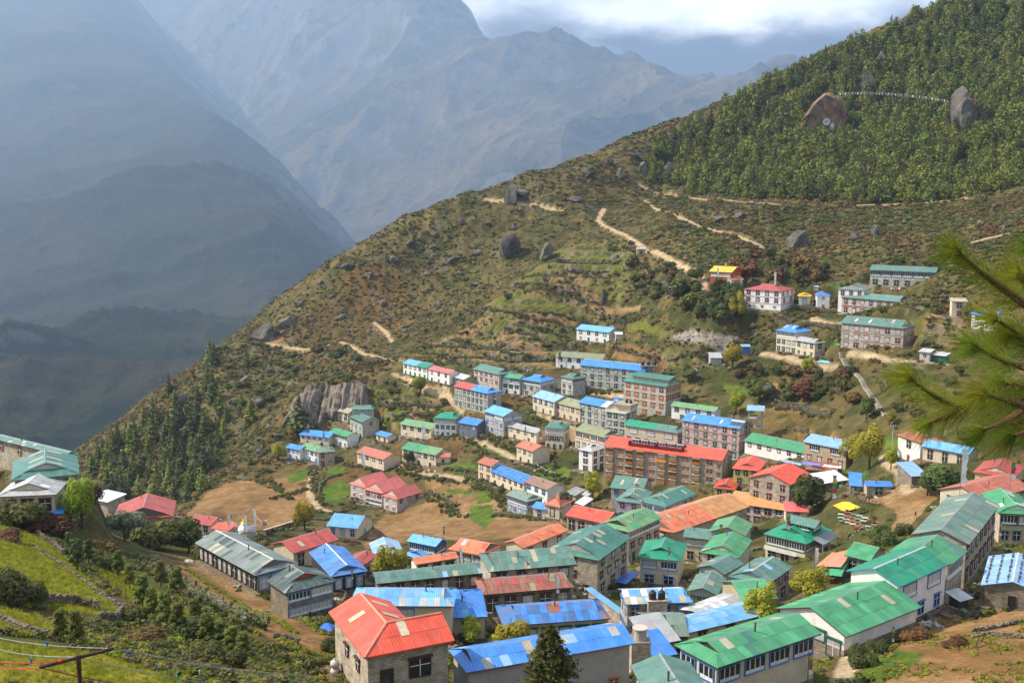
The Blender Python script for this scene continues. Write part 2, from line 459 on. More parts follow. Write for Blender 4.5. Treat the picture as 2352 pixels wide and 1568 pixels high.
for hw, ln in PATHS:
    pts = [hit(*p) for p in ln]
    for a, b in zip(pts, pts[1:]):
        if (b - a).length < 120:
            PATH_SEGS.append((hw * .85, a, b))
def path_dist(x, y):
    """signed distance to the nearest trail edge (negative on it)"""
    d = np.full(x.shape, 99.0)
    wob = fbm(x, y, 6.0, 2, 41) * 0.5
    for hw, a, b in PATH_SEGS:
        s = np.nonzero((x > min(a.x, b.x) - 6) & (x < max(a.x, b.x) + 6) & (y > min(a.y, b.y) - 6) & (y < max(a.y, b.y) + 6))[0]
        if not len(s):
            continue
        ex, ey = b.x - a.x, b.y - a.y
        t = np.clip(((x[s] - a.x) * ex + (y[s] - a.y) * ey) / (ex * ex + ey * ey + 1e-9), 0, 1)
        q = np.hypot(x[s] - a.x - t * ex, y[s] - a.y - t * ey) - hw
        d[s] = np.minimum(d[s], q + wob[s])
    return d
PADS = []       # (cx, cy, ux, uy, half length, half depth, z)
def smooth01(t):
    t = np.clip(t, 0, 1); return t * t * (3 - 2 * t)
def ground_np(x, y, want=False):
    x = np.asarray(x, float).ravel(); y = np.asarray(y, float).ravel()
    z = tps(x, y)
    px, py, m = zone_data(x, y, z)
    soil, grass, crop_, sand, forest = m(SOIL), m(GRASS), m(CROP), m(SAND), m(FOREST)
    terr = m(TERR)
    pd = path_dist(x, y)
    flat = soil | grass | crop_ | sand | (pd < 1.0)
    wild = np.where(flat, 0.12, 1.0) * smooth01((y - 25) / 60)
    far = smooth01((y - 380) / 200)
    z = z + wild * (fbm(x, y, 26.0, 5, 3) * (0.7 + 2.8 * far) + (ridged(x, y, 11.0, 3, 8) - 0.5) * (0.3 + 1.6 * far) + (ridged(x * .8 + y * .5, y * 1.3, 38.0, 4, 12) - .5) * 3.6 * far + fbm(x, y, 4.5, 2, 15) * .55 * far)
    # terraces: level treads, steep risers
    st = 3.0
    zz = z + fbm(x, y, 40.0, 3, 21) * 1.4
    f = zz / st - np.floor(zz / st)
    step = np.floor(zz / st) + smooth01((f - 0.72) / 0.28)
    zt = z + (step * st - zz) + st * 0.36 * 1.0
    ti = np.nonzero(terr)[0]
    if len(ti):     # only where the fall of the ground suits terraces
        e = 6.0
        gxx = np.abs(tps(x[ti] + e, y[ti]) - tps(x[ti] - e, y[ti])); gyy = np.abs(tps(x[ti], y[ti] + e) - tps(x[ti], y[ti] - e))
        wt = np.zeros_like(z); wt[ti] = smooth01((1.25 - gxx / (gyy + 1e-3)) / .5)
        k = (pd > .3)
        z = z + (zt - z) * wt * k
        terr = terr & (wt > .35)
    riser = terr & (f > 0.72) & (pd > 0.3)
    # level ground under every house
    if PADS:
        num = np.zeros_like(z); den = np.zeros_like(z); wm = np.zeros_like(z)
        for cx, cy, ux, uy, hl, hd, pz in PADS:
            rr = hl + hd + 9
            s = np.nonzero((np.abs(x - cx) < rr) & (np.abs(y - cy) < rr))[0]
            if not len(s):
                continue
            dx = x[s] - cx; dy = y[s] - cy
            u = np.abs(dx * ux + dy * uy) - hl - 0.8; v = np.abs(-dx * uy + dy * ux) - hd - 0.8
            d = np.hypot(np.maximum(u, 0), np.maximum(v, 0))
            w = smooth01(1 - d / 5.0)
            num[s] += w ** 4 * pz; den[s] += w ** 4; wm[s] = np.maximum(wm[s], w)
        k = den > 1e-6
        z[k] = z[k] * (1 - wm[k]) + num[k] / den[k] * wm[k]
    if not want:
        return z
    return z, dict(px=px, py=py, soil=soil, grass=grass, crop=crop_, sand=sand, forest=forest, terr=terr, riser=riser, pd=pd)
def ground(x, y):
    return float(ground_np(np.array([x]), np.array([y]))[0])
# ================================================================ building kit
RC = dict(emerald=(0.012,0.235,0.130), green=(0.055,0.270,0.120), lgreen=(0.085,0.360,0.165), olive=(0.140,0.290,0.130), khaki=(0.250,0.270,0.140), teal=(0.055,0.185,0.145), gteal=(0.100,0.205,0.165),
          dgreen=(0.042,0.070,0.056), ggreen=(0.150,0.215,0.165), blue=(0.055,0.240,0.680), sky=(0.130,0.370,0.680), pblue=(0.240,0.420,0.680), rblue=(0.055,0.175,0.440), dblue=(0.050,0.130,0.290), coral=(0.680,0.085,0.040),
          orange=(0.640,0.180,0.075), tan=(0.560,0.260,0.090), red=(0.420,0.070,0.050), pink=(0.560,0.130,0.110), rust=(0.270,0.080,0.055), brick=(0.470,0.140,0.080), brown=(0.250,0.140,0.085), tin=(0.420,0.440,0.450),
          white=(0.700,0.700,0.690), beige=(0.430,0.370,0.250), grey=(0.190,0.215,0.205), yellow=(0.680,0.400,0.020), stone=(0.3,0.27,0.22), wood=(0.13,0.075,0.04), black=(0.03,0.03,0.035))
def roof_mat(c, axis):
    k = 'roof_%s_%s' % (c, axis)
    if k in MATS:
        return MATS[k]
    b = RC[c]
    rusty = c in ('rust', 'rblue', 'ggreen', 'tin', 'dgreen')
    m = mat(k, b, rough=0.42, spec=0.45, var=0.13, scale=0.55, wave=(axis, 1.1), rand=0.15, detail=6)
    t = m.node_tree; N = t.nodes; K = t.links.new; bs = N['Principled BSDF']
    # weathering: run-off streaks, dust and faded patches
    co = N.new('ShaderNodeTexCoord'); mp_ = N.new('ShaderNodeMapping'); K(co.outputs['Object'], mp_.inputs['Vector'])
    mp_.inputs['Scale'].default_value = (3.2, 0.45, 0.45) if axis == 'X' else (0.45, 3.2, 0.45)
    n = N.new('ShaderNodeTexNoise'); n.inputs['Scale'].default_value = 0.8; n.inputs['Detail'].default_value = 7; n.inputs['Roughness'].default_value = 0.65
    K(mp_.outputs['Vector'], n.inputs['Vector'])
    r = N.new('ShaderNodeMapRange'); r.inputs['From Min'].default_value = 0.47 if rusty else 0.52; r.inputs['From Max'].default_value = 0.72; r.inputs['To Max'].default_value = 0.8 if rusty else 0.55
    K(n.outputs['Fac'], r.inputs['Value'])
    mx = N.new('ShaderNodeMix'); mx.data_type = 'RGBA'
    src = bs.inputs['Base Color'].links[0].from_socket
    K(r.outputs['Result'], mx.inputs['Factor']); K(src, mx.inputs['A'])
    d = {'rust': (0.30, 0.25, 0.14), 'rblue': (0.24, 0.14, 0.13), 'tin': (0.36, 0.25, 0.16)}.get(c, tuple(0.55 * x + 0.45 * 0.36 for x in b))
    mx.inputs['B'].default_value = (*d, 1)
    K(mx.outputs['Result'], bs.inputs['Base Color'])
    K(r.outputs['Result'], bs.inputs['Roughness']) if False else None
    return m
def stone_mat(name, c1, c2, mortar, bw=0.55, rh=0.22):
    if name in MATS:
        return MATS[name]
    m = bpy.data.materials.new(name); m.use_nodes = True
    t = m.node_tree; N = t.nodes; K = t.links.new; b = N['Principled BSDF']
    b.inputs['Roughness'].default_value = 0.9; b.inputs['Specular IOR Level'].default_value = 0.2
    co = N.new('ShaderNodeTexCoord'); s = N.new('ShaderNodeSeparateXYZ'); K(co.outputs['Object'], s.inputs['Vector'])
    a = N.new('ShaderNodeMath'); a.operation = 'ADD'; K(s.outputs['X'], a.inputs[0]); K(s.outputs['Y'], a.inputs[1])
    c = N.new('ShaderNodeCombineXYZ'); K(a.outputs['Value'], c.inputs['X']); K(s.outputs['Z'], c.inputs['Y'])
    br = N.new('ShaderNodeTexBrick'); br.inputs['Scale'].default_value = 1.0; br.inputs['Brick Width'].default_value = bw; br.inputs['Row Height'].default_value = rh
    br.inputs['Mortar Size'].default_value = 0.022; br.inputs['Color1'].default_value = (*c1, 1); br.inputs['Color2'].default_value = (*c2, 1); br.inputs['Mortar'].default_value = (*mortar, 1)
    K(c.outputs['Vector'], br.inputs['Vector'])
    n = N.new('ShaderNodeTexNoise'); n.inputs['Scale'].default_value = 0.9; n.inputs['Detail'].default_value = 6; K(co.outputs['Object'], n.inputs['Vector'])
    r = N.new('ShaderNodeMapRange'); r.inputs['From Min'].default_value = 0.3; r.inputs['From Max'].default_value = 0.7; r.inputs['To Min'].default_value = 0.72; r.inputs['To Max'].default_value = 1.25; K(n.outputs['Fac'], r.inputs['Value'])
    h = N.new('ShaderNodeHueSaturation'); K(br.outputs['Color'], h.inputs['Color']); K(r.outputs['Result'], h.inputs['Value']); K(h.outputs['Color'], b.inputs['Base Color'])
    bp = N.new('ShaderNodeBump'); bp.inputs['Strength'].default_value = 0.8; bp.inputs['Distance'].default_value = 0.04; bp.invert = True
    K(br.outputs['Fac'], bp.inputs['Height']); K(bp.outputs['Normal'], b.inputs['Normal'])
    MATS[name] = m
    return m
def wall_mat(w):
    if w == 'stone': return stone_mat('wall_stone', (0.56, 0.48, 0.37), (0.36, 0.30, 0.225), (0.25, 0.205, 0.15))
    if w == 'pstone': return stone_mat('wall_pink_stone', (0.60, 0.47, 0.41), (0.45, 0.34, 0.29), (0.38, 0.29, 0.25), 0.6, 0.25)
    if w == 'gstone': return stone_mat('wall_grey_stone', (0.54, 0.51, 0.44), (0.37, 0.345, 0.295), (0.30, 0.28, 0.24), 0.5, 0.22)
    if w == 'dstone': return stone_mat('wall_dark_stone', (0.33, 0.27, 0.20), (0.19, 0.155, 0.115), (0.12, 0.10, 0.075), 0.5, 0.2)
    c = dict(cream=(0.62, 0.52, 0.37), white=(0.74, 0.71, 0.66), grey=(0.42, 0.405, 0.38), beige=(0.55, 0.47, 0.35), lilac=(0.42, 0.36, 0.42), blue=(0.06, 0.16, 0.42), red=(0.42, 0.075, 0.035), dark=(0.055, 0.05, 0.045),
             buff=(0.40, 0.33, 0.22), slate=(0.17, 0.165, 0.165), lime=(0.42, 0.44, 0.16), pinkw=(0.55, 0.44, 0.38), green=(0.03, 0.16, 0.10), dred=(0.12, 0.018, 0.018))[w]
    return mat('wall_' + w, c, rough=0.92, spec=0.15, var=0.10, scale=0.9, bump=0.25, rand=0.05, detail=8)
FC = dict(blue=(0.06, 0.20, 0.52), green=(0.02, 0.11, 0.08), brown=(0.09, 0.035, 0.025), orange=(0.44, 0.15, 0.025), red=(0.30, 0.05, 0.03), white=(0.72, 0.72, 0.70), black=(0.025, 0.025, 0.03), lblue=(0.10, 0.30, 0.60), tealf=(0.03, 0.16, 0.15))
def frame_mat(c):
    return mat('frame_' + c, FC[c], rough=0.55, spec=0.35, var=0.08, scale=4, rand=0.08)
glass_m = mat('window_glass', (0.035, 0.040, 0.045), rough=0.12, spec=0.6, var=0.3, scale=2, rand=0.4)
curt_m = mat('window_curtain', (0.46, 0.45, 0.42), rough=0.5, spec=0.5, var=0.2, scale=3, rand=0.25)
amber_m = mat('window_wood', (0.35, 0.14, 0.035), rough=0.45, spec=0.4, var=0.25, scale=3, rand=0.2)
white_m = frame_mat('white')
WIN = {}
def win_meshes(style, w, h, fc):
    """frame mesh and pane mesh, facing -Y, base at z=0, centred on x"""
    key = (style, round(w, 1), round(h, 1), fc)
    if key in WIN:
        return WIN[key]
    w, h = key[1], key[2]
    f = MB(); p = MB(); t = 0.11; d = 0.12
    lights = max(1, int(round(w / 0.62))) if style in 'bB' else 2
    f.box(-w / 2, -w / 2 + t, -d, 0, 0, h); f.box(w / 2 - t, w / 2, -d, 0, 0, h)
    f.box(-w / 2 + t, w / 2 - t, -d, 0, h - t, h); f.box(-w / 2 + t, w / 2 - t, -d - 0.04, 0, 0, t)
    if style == 'd':
        p.box(-w / 2 + t, w / 2 - t, -0.06, 0, t, h - t)
    else:
        pan = h * 0.26 if style in 'bB' else 0.0
        wm = 1
        for i in range(1, lights):
            x = -w / 2 + w * i / lights
            f.box(x - 0.04, x + 0.04, -d + 0.02, 0, t, h - t, wm)
        f.box(-w / 2 + t, w / 2 - t, -d + 0.025, 0, (pan if pan else h * 0.62) - 0.035, (pan if pan else h * 0.62) + 0.035, wm)
        if pan:
            f.box(-w / 2 + t, w / 2 - t, -d + 0.05, 0, t, pan - 0.05, 1)
        p.box(-w / 2 + t, w / 2 - t, -0.05, 0, pan if pan else t, h - t)
    if style in 'wWt':
        f.box(-w / 2 - 0.16, w / 2 + 0.16, -d - 0.16, 0, h + 0.02, h + 0.17, 2)
    if style == 't':
        for sx in (-1, 1):
            f.prism([(sx * (w / 2), -0.05, h + 0.02), (sx * (w / 2 + 0.10), -0.05, h + 0.02), (sx * (w / 2 + 0.26), -0.05, -0.3), (sx * (w / 2), -0.05, -0.3)], (0, -0.05, 0), 2)
    m3 = frame_mat('black') if style == 't' else frame_mat(fc)
    WIN[key] = (f.mesh('window', [frame_mat(fc), frame_mat('white'), m3]), p.mesh('pane', [glass_m]), p.mesh('pane', [curt_m]), p.mesh('pane', [amber_m]), p.mesh('door_leaf', [frame_mat(fc)]))
    return WIN[key]
HOUSES = {}
def solve_w(A3, dx, dy, L, end, pix, t, f):
    best = (1e9, 8)
    for w in np.arange(3.0, 20.0, 0.1):
        s = w / 2
        p = A3 + dx * (0 if end == 'A' else L) + dx * (f * s if end == 'A' else -f * s) + dy * s + Vector((0, 0, t * s))
        q = project(p.x, p.y, p.z)
        e = (q[1] - pix[1]) ** 2 + 0.25 * (q[0] - pix[0]) ** 2
        if e < best[0]:
            best = (e, w)
    return best[1]
LOG = []
def house(name, label, A, B, h, roof, wall, cat='house', w=None, RA=None, RB=None, C=None, t=0.36, axis='x', f=(0, 0), rows=(), side=None, left=None, fc='brown', o=0.55, og=0.4, patch=0, alt=None, trim=None,
          root=None, flat=False, shed=False, gable=None, band=False, flue=1, sheets=None, curtain=0.35, amber=0.0, group='buildings of the village', cap=True, y0=95, base=1.2, ez=None, split=None, pads=True, rng=None):
    rng = rng or random.Random(hash(label) % 99991 if False else sum(map(ord, label)) * 7 + len(label))
    A3 = hit(A[0], A[1], h, y0=y0) if ez is None else on_plane(A[0], A[1], ez)
    B3 = on_plane(B[0], B[1], A3.z)
    dx = (B3 - A3); L = dx.length; dx = dx / L; dy = Vector((-dx.y, dx.x, 0))
    if axis == 'x':
        if w is None and RA is not None: w = solve_w(A3, dx, dy, L, 'A', RA, t, f[0])
        elif w is None and RB is not None: w = solve_w(A3, dx, dy, L, 'B', RB, t, f[1])
    if w is None and C is not None:
        w = max(3.0, min(26.0, (on_plane(C[0], C[1], A3.z) - A3).dot(dy)))
    w = w or 7.5
    W = w
    g0 = A3.z - h
    yaw = math.atan2(dx.y, dx.x)
    own = root is None
    if own:
        root = thing(name, label, cat, (A3.x, A3.y, g0), (0, 0, yaw), group)
    inv = root.matrix_basis.inverted() if own else None
    # local frame of this block relative to the root
    if own:
        loc = Vector((0, 0, 0)); rz = 0.0
    else:
        ry = root.rotation_euler.z
        d = A3 - Vector((0, 0, h)) - root.location
        loc = Matrix.Rotation(-ry, 3, 'Z') @ d; rz = yaw - ry
    def part(nm, me, parent=None, **kw):
        if parent is None:
            return obj(nm, me, root, loc=loc, rot=(0, 0, rz), **kw)
        return obj(nm, me, parent, **kw)
    if pads:
        c = A3 + dx * L / 2 + dy * W / 2
        PADS.append((c.x, c.y, dx.x, dx.y, L / 2 - og, W / 2 - o, g0))
    near = A3.y < 240 if sheets is None else sheets
    LOG.append('%-34s Y=%3d L=%4.1f W=%4.1f z=%5.1f' % (label[:34], A3.y, L, W, g0))
    wm = wall_mat(wall)
    tm = mat('trim_' + (trim or 'dark'), dict(dark=(0.09, 0.03, 0.025), white=(0.62, 0.64, 0.66), blue=(0.10, 0.28, 0.60), green=(0.03, 0.12, 0.08), red=(0.33, 0.05, 0.035))[trim or 'dark'], rough=0.6)
    # ---- walls
    wb = MB()
    x0, x1, y0_, y1 = og, L - og, o, W - o
    if axis == 'y':
        x0, x1, y0_, y1 = o, L - o, og, W - og
    zt = h + t * o * 0.9 - 0.08 if not flat else h - 0.02
    if shed: zt = h - 0.02
    wb.box(x0, x1, y0_, y1, -base - 1.0, zt, 0, skip='b')
    r = t * (W / 2 if axis == 'x' else L / 2)
    if shed:      # single slope rising away from the viewer
        zb = h + t * W
        wb.poly([(x0, y0_, zt), (x0, y1, zt), (x0, y1, h + t * (W - o) - 0.1), (x0, y0_ + 0.01, zt)]); wb.poly([(x1, y0_, zt), (x1, y1, h + t * (W - o) - 0.1), (x1, y1, zt)])
        wb.poly([(x0, y1, zt), (x1, y1, zt), (x1, y1, h + t * (W - o) - 0.1), (x0, y1, h + t * (W - o) - 0.1)])
    elif not flat:
        if axis == 'x':
            ym = W / 2
            if f[0] == 0: wb.poly([(x0, y1, zt), (x0, y0_, zt), (x0, ym, h + r - 0.12)])
            if f[1] == 0: wb.poly([(x1, y0_, zt), (x1, y1, zt), (x1, ym, h + r - 0.12)])
        else:
            xm = L / 2
            if f[0] == 0: wb.poly([(x0, y0_, zt), (x1, y0_, zt), (xm, y0_, h + r - 0.12)])
            if f[1] == 0: wb.poly([(x1, y1, zt), (x0, y1, zt), (xm, y1, h + r - 0.12)])
    wall_o = part('wall', wb.mesh('wall', [wm]))
    if 'stone' not in wall and not shed:
        pb = MB(); pb.box(x0 - .06, x1 + .06, y0_ - .06, y1 + .06, -base - 1.1, .35 + .25 * rng.random(), skip='b'); part('plinth', pb.mesh('plinth', [wall_mat('dstone')]))
    rm = None
    # ---- roof
    U = L if axis == 'x' else W
    V = W if axis == 'x' else L
    s = V / 2
    rm = roof_mat(roof, 'X' if axis == 'x' else 'Y')
    rm2 = roof_mat(roof, 'Y' if axis == 'x' else 'X')
    def P3(u, v, z):
        return (u, v, h + z) if axis == 'x' else (v, u, h + z)
    th = (0, 0, 0.09)
    rb = MB()
    def fix(pts):       # keep normals up
        a, b_, c_ = Vector(pts[0]), Vector(pts[1]), Vector(pts[2])
        return pts if (b_ - a).cross(c_ - a).z > 0 else pts[::-1]
    if flat:
        rb.box(0, L, 0, W, h, h + 0.18)
        roof_o = part('roof', rb.mesh('roof', [rm]))
    elif shed:
        rb.prism(fix([(0, 0, h), (L, 0, h), (L, W, h + t * W), (0, W, h + t * W)]), th, 0, 2)
        roof_o = part('roof', rb.mesh('roof', [rm, rm2, tm]))
    else:
        f0, f1 = f
        for k in (0, 1):
            vv = (lambda q: q) if k == 0 else (lambda q: V - q)
            pts = [(0, 0, 0), (U, 0, 0)]
            if f1: pts.append((U - f1 * s, f1 * s, f1 * r))
            if f1 < 1: pts.append((U - f1 * s, s, r))
            if f0 < 1: pts.append((f0 * s, s, r))
            elif U - f1 * s > f0 * s + 0.05 and f1 >= 1: pass
            if f0: pts.append((f0 * s, f0 * s, f0 * r))
            # under-sheet (battens and lining); the sheets lie on it
            rb.prism(fix([P3(u, vv(v), z) for u, v, z in pts]), th, 0, 2)
        for e, fe in ((0, f0), (1, f1)):
            if fe:
                uu = (lambda q: q) if e == 0 else (lambda q: U - q)
                pts = [(0, 0, 0), (fe * s, fe * s, fe * r), (fe * s, V - fe * s, fe * r), (0, V, 0)]
                if fe >= 1: pts = [(0, 0, 0), (s, s, r), (0, V, 0)]
                rb.prism(fix([P3(uu(u), v, z) for u, v, z in pts]), th, 1, 2)
        roof_o = part('roof', rb.mesh('roof', [rm, rm2, tm]))
        if cap and not flat:
            cb = MB(); a = P3(f0 * s, s, r); b_ = P3(U - f1 * s, s, r)
            dd = Vector((0, 0.16, 0)) if axis == 'x' else Vector((0.16, 0, 0))
            up = Vector((0, 0, 0.06)); dn = Vector((0, 0, -0.03))
            a, b_ = Vector(a), Vector(b_)
            cb.poly(fix([a - dd + dn, b_ - dd + dn, b_ + up, a + up])); cb.poly(fix([a + up, b_ + up, b_ + dd + dn, a + dd + dn]))
            obj('ridge_cap', cb.mesh('ridge_cap', [mat('ridge_cap_' + ('white' if trim in ('white', 'blue') else roof), (0.55, 0.55, 0.53) if trim in ('white', 'blue') else tuple(.55 * c + .16 for c in RC[roof]), rough=0.4, spec=0.5)]), roof_o)
        for e, fe in ((0, f0), (1, f1)):
            if 0 < fe < 1:
                u = fe * s + 0.12 if e == 0 else U - fe * s - 0.12
                gb = MB(); q = 1 - 0.06
                pts = [P3(u, fe * s + 0.1, fe * r), P3(u, V - fe * s - 0.1, fe * r), P3(u, s, r - 0.06)]
                gb.poly(pts)
                part('gable', gb.mesh('gable', [wall_mat(gable or 'slate')]))
        if near:        # separate corrugated sheets
            sl = math.hypot(s, r); nr = max(2, int(round(sl / 1.9))); nc = max(2, int(round(U / 0.95)))
            while nr * nc > 150: nc = int(nc * 0.9)
            share = {}
            lift = 0.035
            alts = alt or []
            for k in (0, 1):
                vv = (lambda q: q) if k == 0 else (lambda q: V - q)
                for i in range(nr):
                    t0, t1 = i / nr, (i + 1) / nr
                    for j in range(nc):
                        ua, ub = U * j / nc + 0.008, U * (j + 1) / nc - 0.008
                        l0 = s * min(t0, f0); l1 = s * min(t1, f0); r0 = U - s * min(t0, f1); r1 = U - s * min(t1, f1)
                        pts = [(max(ua, l0), t0), (min(ub, r0), t0), (min(ub, r1), t1), (max(ua, l1), t1)]
                        if pts[1][0] - pts[0][0] < 0.03 and pts[2][0] - pts[3][0] < 0.03:
                            continue
                        if pts[1][0] < pts[0][0]: pts[0] = pts[1] = ((pts[0][0] + pts[1][0]) / 2, t0)
                        if pts[2][0] < pts[3][0]: pts[2] = pts[3] = ((pts[2][0] + pts[3][0]) / 2, t1)
                        q = []
                        for (u, tt), up in zip(pts, (lift + 0.012, lift + 0.012, lift - 0.012, lift - 0.012)):
                            if not q or abs(q[-1][0] - u) + abs(q[-1][1] - tt) > 1e-4:
                                q.append((u, tt, up))
                        if len(q) < 3: continue
                        m_ = rm
                        for am, pr in alts:
                            if rng.random() < pr: m_ = roof_mat(am, 'X' if axis == 'x' else 'Y')
                        if split and pts[0][0] / U > split[0]: m_ = roof_mat(split[1], 'X' if axis == 'x' else 'Y')
                        sb = MB(); pp = fix([P3(u, vv(s * tt), r * tt + up) for u, tt, up in q])
                        sb.prism(pp, (0, 0, 0.025))
                        obj('roof_sheet', sb.mesh('roof_sheet', [m_]), roof_o)
        elif split:
            uS = U * split[0]
            sb = MB()
            for k in (0, 1):
                vv = (lambda q: q) if k == 0 else (lambda q: V - q)
                pts = [(uS, 0, 0), (U, 0, 0)]
                if f1: pts.append((U - f1 * s, f1 * s, f1 * r))
                pts += ([(U - f1 * s, s, r)] if f1 < 1 else []) + [(uS, s, r)]
                sb.prism(fix([P3(u, vv(v), z + 0.03) for u, v, z in pts]), (0, 0, 0.025))
            if f1:
                pts = [(0, 0, 0), (f1 * s, f1 * s, f1 * r), (f1 * s, V - f1 * s, f1 * r), (0, V, 0)]
                sb.prism(fix([P3(U - u, v, z + 0.03) for u, v, z in pts]), (0, 0, 0.025))
            obj('roof_sheet', sb.mesh('roof_sheet', [roof_mat(split[1], 'X' if axis == 'x' else 'Y')]), roof_o)
    # ---- translucent strips
    if patch and not (flat or shed):
        pm = mat('skylight_sheet', (0.50, 0.43, 0.30), rough=0.35, spec=0.4, rand=0.15)
        k_ = patch
        for i in range(k_):
            u = U * (f[0] * s / U + (1 - (f[0] + f[1]) * s / U) * (i + 0.5 + rng.uniform(-.25, .25)) / k_)
            a_, b_ = (0.28, 0.72) if rng.random() < .6 else (0.5, 0.95)
            for kk in ((0,) if axis == 'x' else (0, 1)):
                vv = (lambda q: q) if kk == 0 else (lambda q: V - q)
                sb = MB(); du = 0.42
                sb.prism(fix([P3(u - du, vv(s * a_), r * a_ + .07), P3(u + du, vv(s * a_), r * a_ + .07), P3(u + du, vv(s * b_), r * b_ + .07), P3(u - du, vv(s * b_), r * b_ + .07)]), (0, 0, .03))
                obj('skylight_sheet', sb.mesh('skylight_sheet', [pm]), roof_o)
    if flue and not flat and not shed and rng.random() < 0.75:
        fb = MB(); u = U * rng.uniform(.3, .8); v = s * rng.uniform(.55, .85); vz = r * v / s
        p = Vector(P3(u, v, vz)); fb.tube([p - Vector((0, 0, .2)), p + Vector((0, 0, .85))], .09, 7); fb.lathe([(.17, p.z + .85), (.02, p.z + 1.0)], 7, 0, (p.x, p.y))
        part('flue_pipe', fb.mesh('flue_pipe', [mat('flue', (0.09, 0.06, 0.05), rough=.7)]))
    # ---- windows
    nst = len(rows) if rows else 1
    def face(kind, specs):
        n = len(specs); sh = h / n
        if kind == 'front': org, dr, ln, rot = Vector((x0, y0_, 0)), Vector((1, 0, 0)), x1 - x0, 0
        elif kind == 'right': org, dr, ln, rot = Vector((x1, y0_, 0)), Vector((0, 1, 0)), y1 - y0_, R(90)
        else: org, dr, ln, rot = Vector((x0, y1, 0)), Vector((0, -1, 0)), y1 - y0_, R(-90)
        nrm = Vector((dr.y, -dr.x, 0))
        for i, sp in enumerate(specs):
            if not sp: continue
            cnt, st = sp[0], sp[1]
            c_ = sp[2] if len(sp) > 2 else fc
            zb = h - (i + 1) * sh
            for j in range(cnt):
                u = ln * (j + 0.5) / cnt
                if st == 'b': ww, hh, sl = ln / cnt * 0.96, sh * 0.60, sh * 0.24
                elif st == 'B': ww, hh, sl = min(3.4, ln / cnt * 0.8), sh * 0.6, sh * 0.22
                elif st == 'W': ww, hh, sl = min(1.9, ln / cnt * 0.75), sh * 0.60, sh * 0.2
                elif st == 's': ww, hh, sl = min(0.9, ln / cnt * 0.6), 0.8, sh * 0.42
                elif st == 'd': ww, hh, sl = 1.0, min(2.0, sh * .8), 0.02
                elif st == 'm': 
                    if j % 2: ww, hh, sl, st_ = 1.0, min(2.0, sh * .8), 0.02, 'd'
                    else: ww, hh, sl = 1.0, 1.1, sh * .3
                else: ww, hh, sl = min(1.4, ln / cnt * 0.64), sh * 0.56, sh * 0.25
                s_ = 'd' if (st == 'd' or (st == 'm' and j % 2)) else ('w' if st in 'sm' else st)
                if cnt == 1 and len(sp) > 3: u = ln * sp[3]
                fm, pg, pcu, pam, dl = win_meshes(s_, ww, hh, c_)
                pos = org + dr * u + Vector((0, 0, zb + sl))
                q = Matrix.Rotation(rz, 3, 'Z') @ pos + loc
                wo_ = obj('door' if s_ == 'd' else 'window', fm, root, loc=q, rot=(0, 0, rz + rot))
                x = rng.random()
                obj('door_leaf' if s_ == 'd' else 'pane', dl if s_ == 'd' else (pam if x < amber else (pcu if x < amber + curtain else pg)), wo_)
    if rows: face('front', rows)
    if side: face('right', side)
    if left: face('left', left)
    if band and rows:
        sh = h / len(rows); bb = MB()
        for i in range(1, len(rows)):
            z = sh * i
            bb.box(x0 - .05, x1 + .05, y0_ - .06, y0_, z - .09, z + .09); bb.box(x1, x1 + .06, y0_, y1, z - .09, z + .09); bb.box(x0 - .06, x0, y0_, y1, z - .09, z + .09)
        part('string_course', bb.mesh('string_course', [mat('band_' + (band if isinstance(band, str) else 'grey'), dict(grey=(0.30, 0.28, 0.25), white=(0.6, 0.58, 0.55), dark=(0.07, 0.06, 0.055))[band if isinstance(band, str) else 'grey'])]))
    info = dict(root=root, A=A3, dx=dx, dy=dy, L=L, W=W, h=h, r=r, loc=loc, rz=rz, g0=g0, roof=roof_o, x0=x0, x1=x1, y0=y0_, y1=y1, part=part, wall=wall_o, yaw=yaw)
    HOUSES[label] = info
    return info
# ================================================================ the village, house by house
w_ = lambda n, *a: (n, 'w', *a)
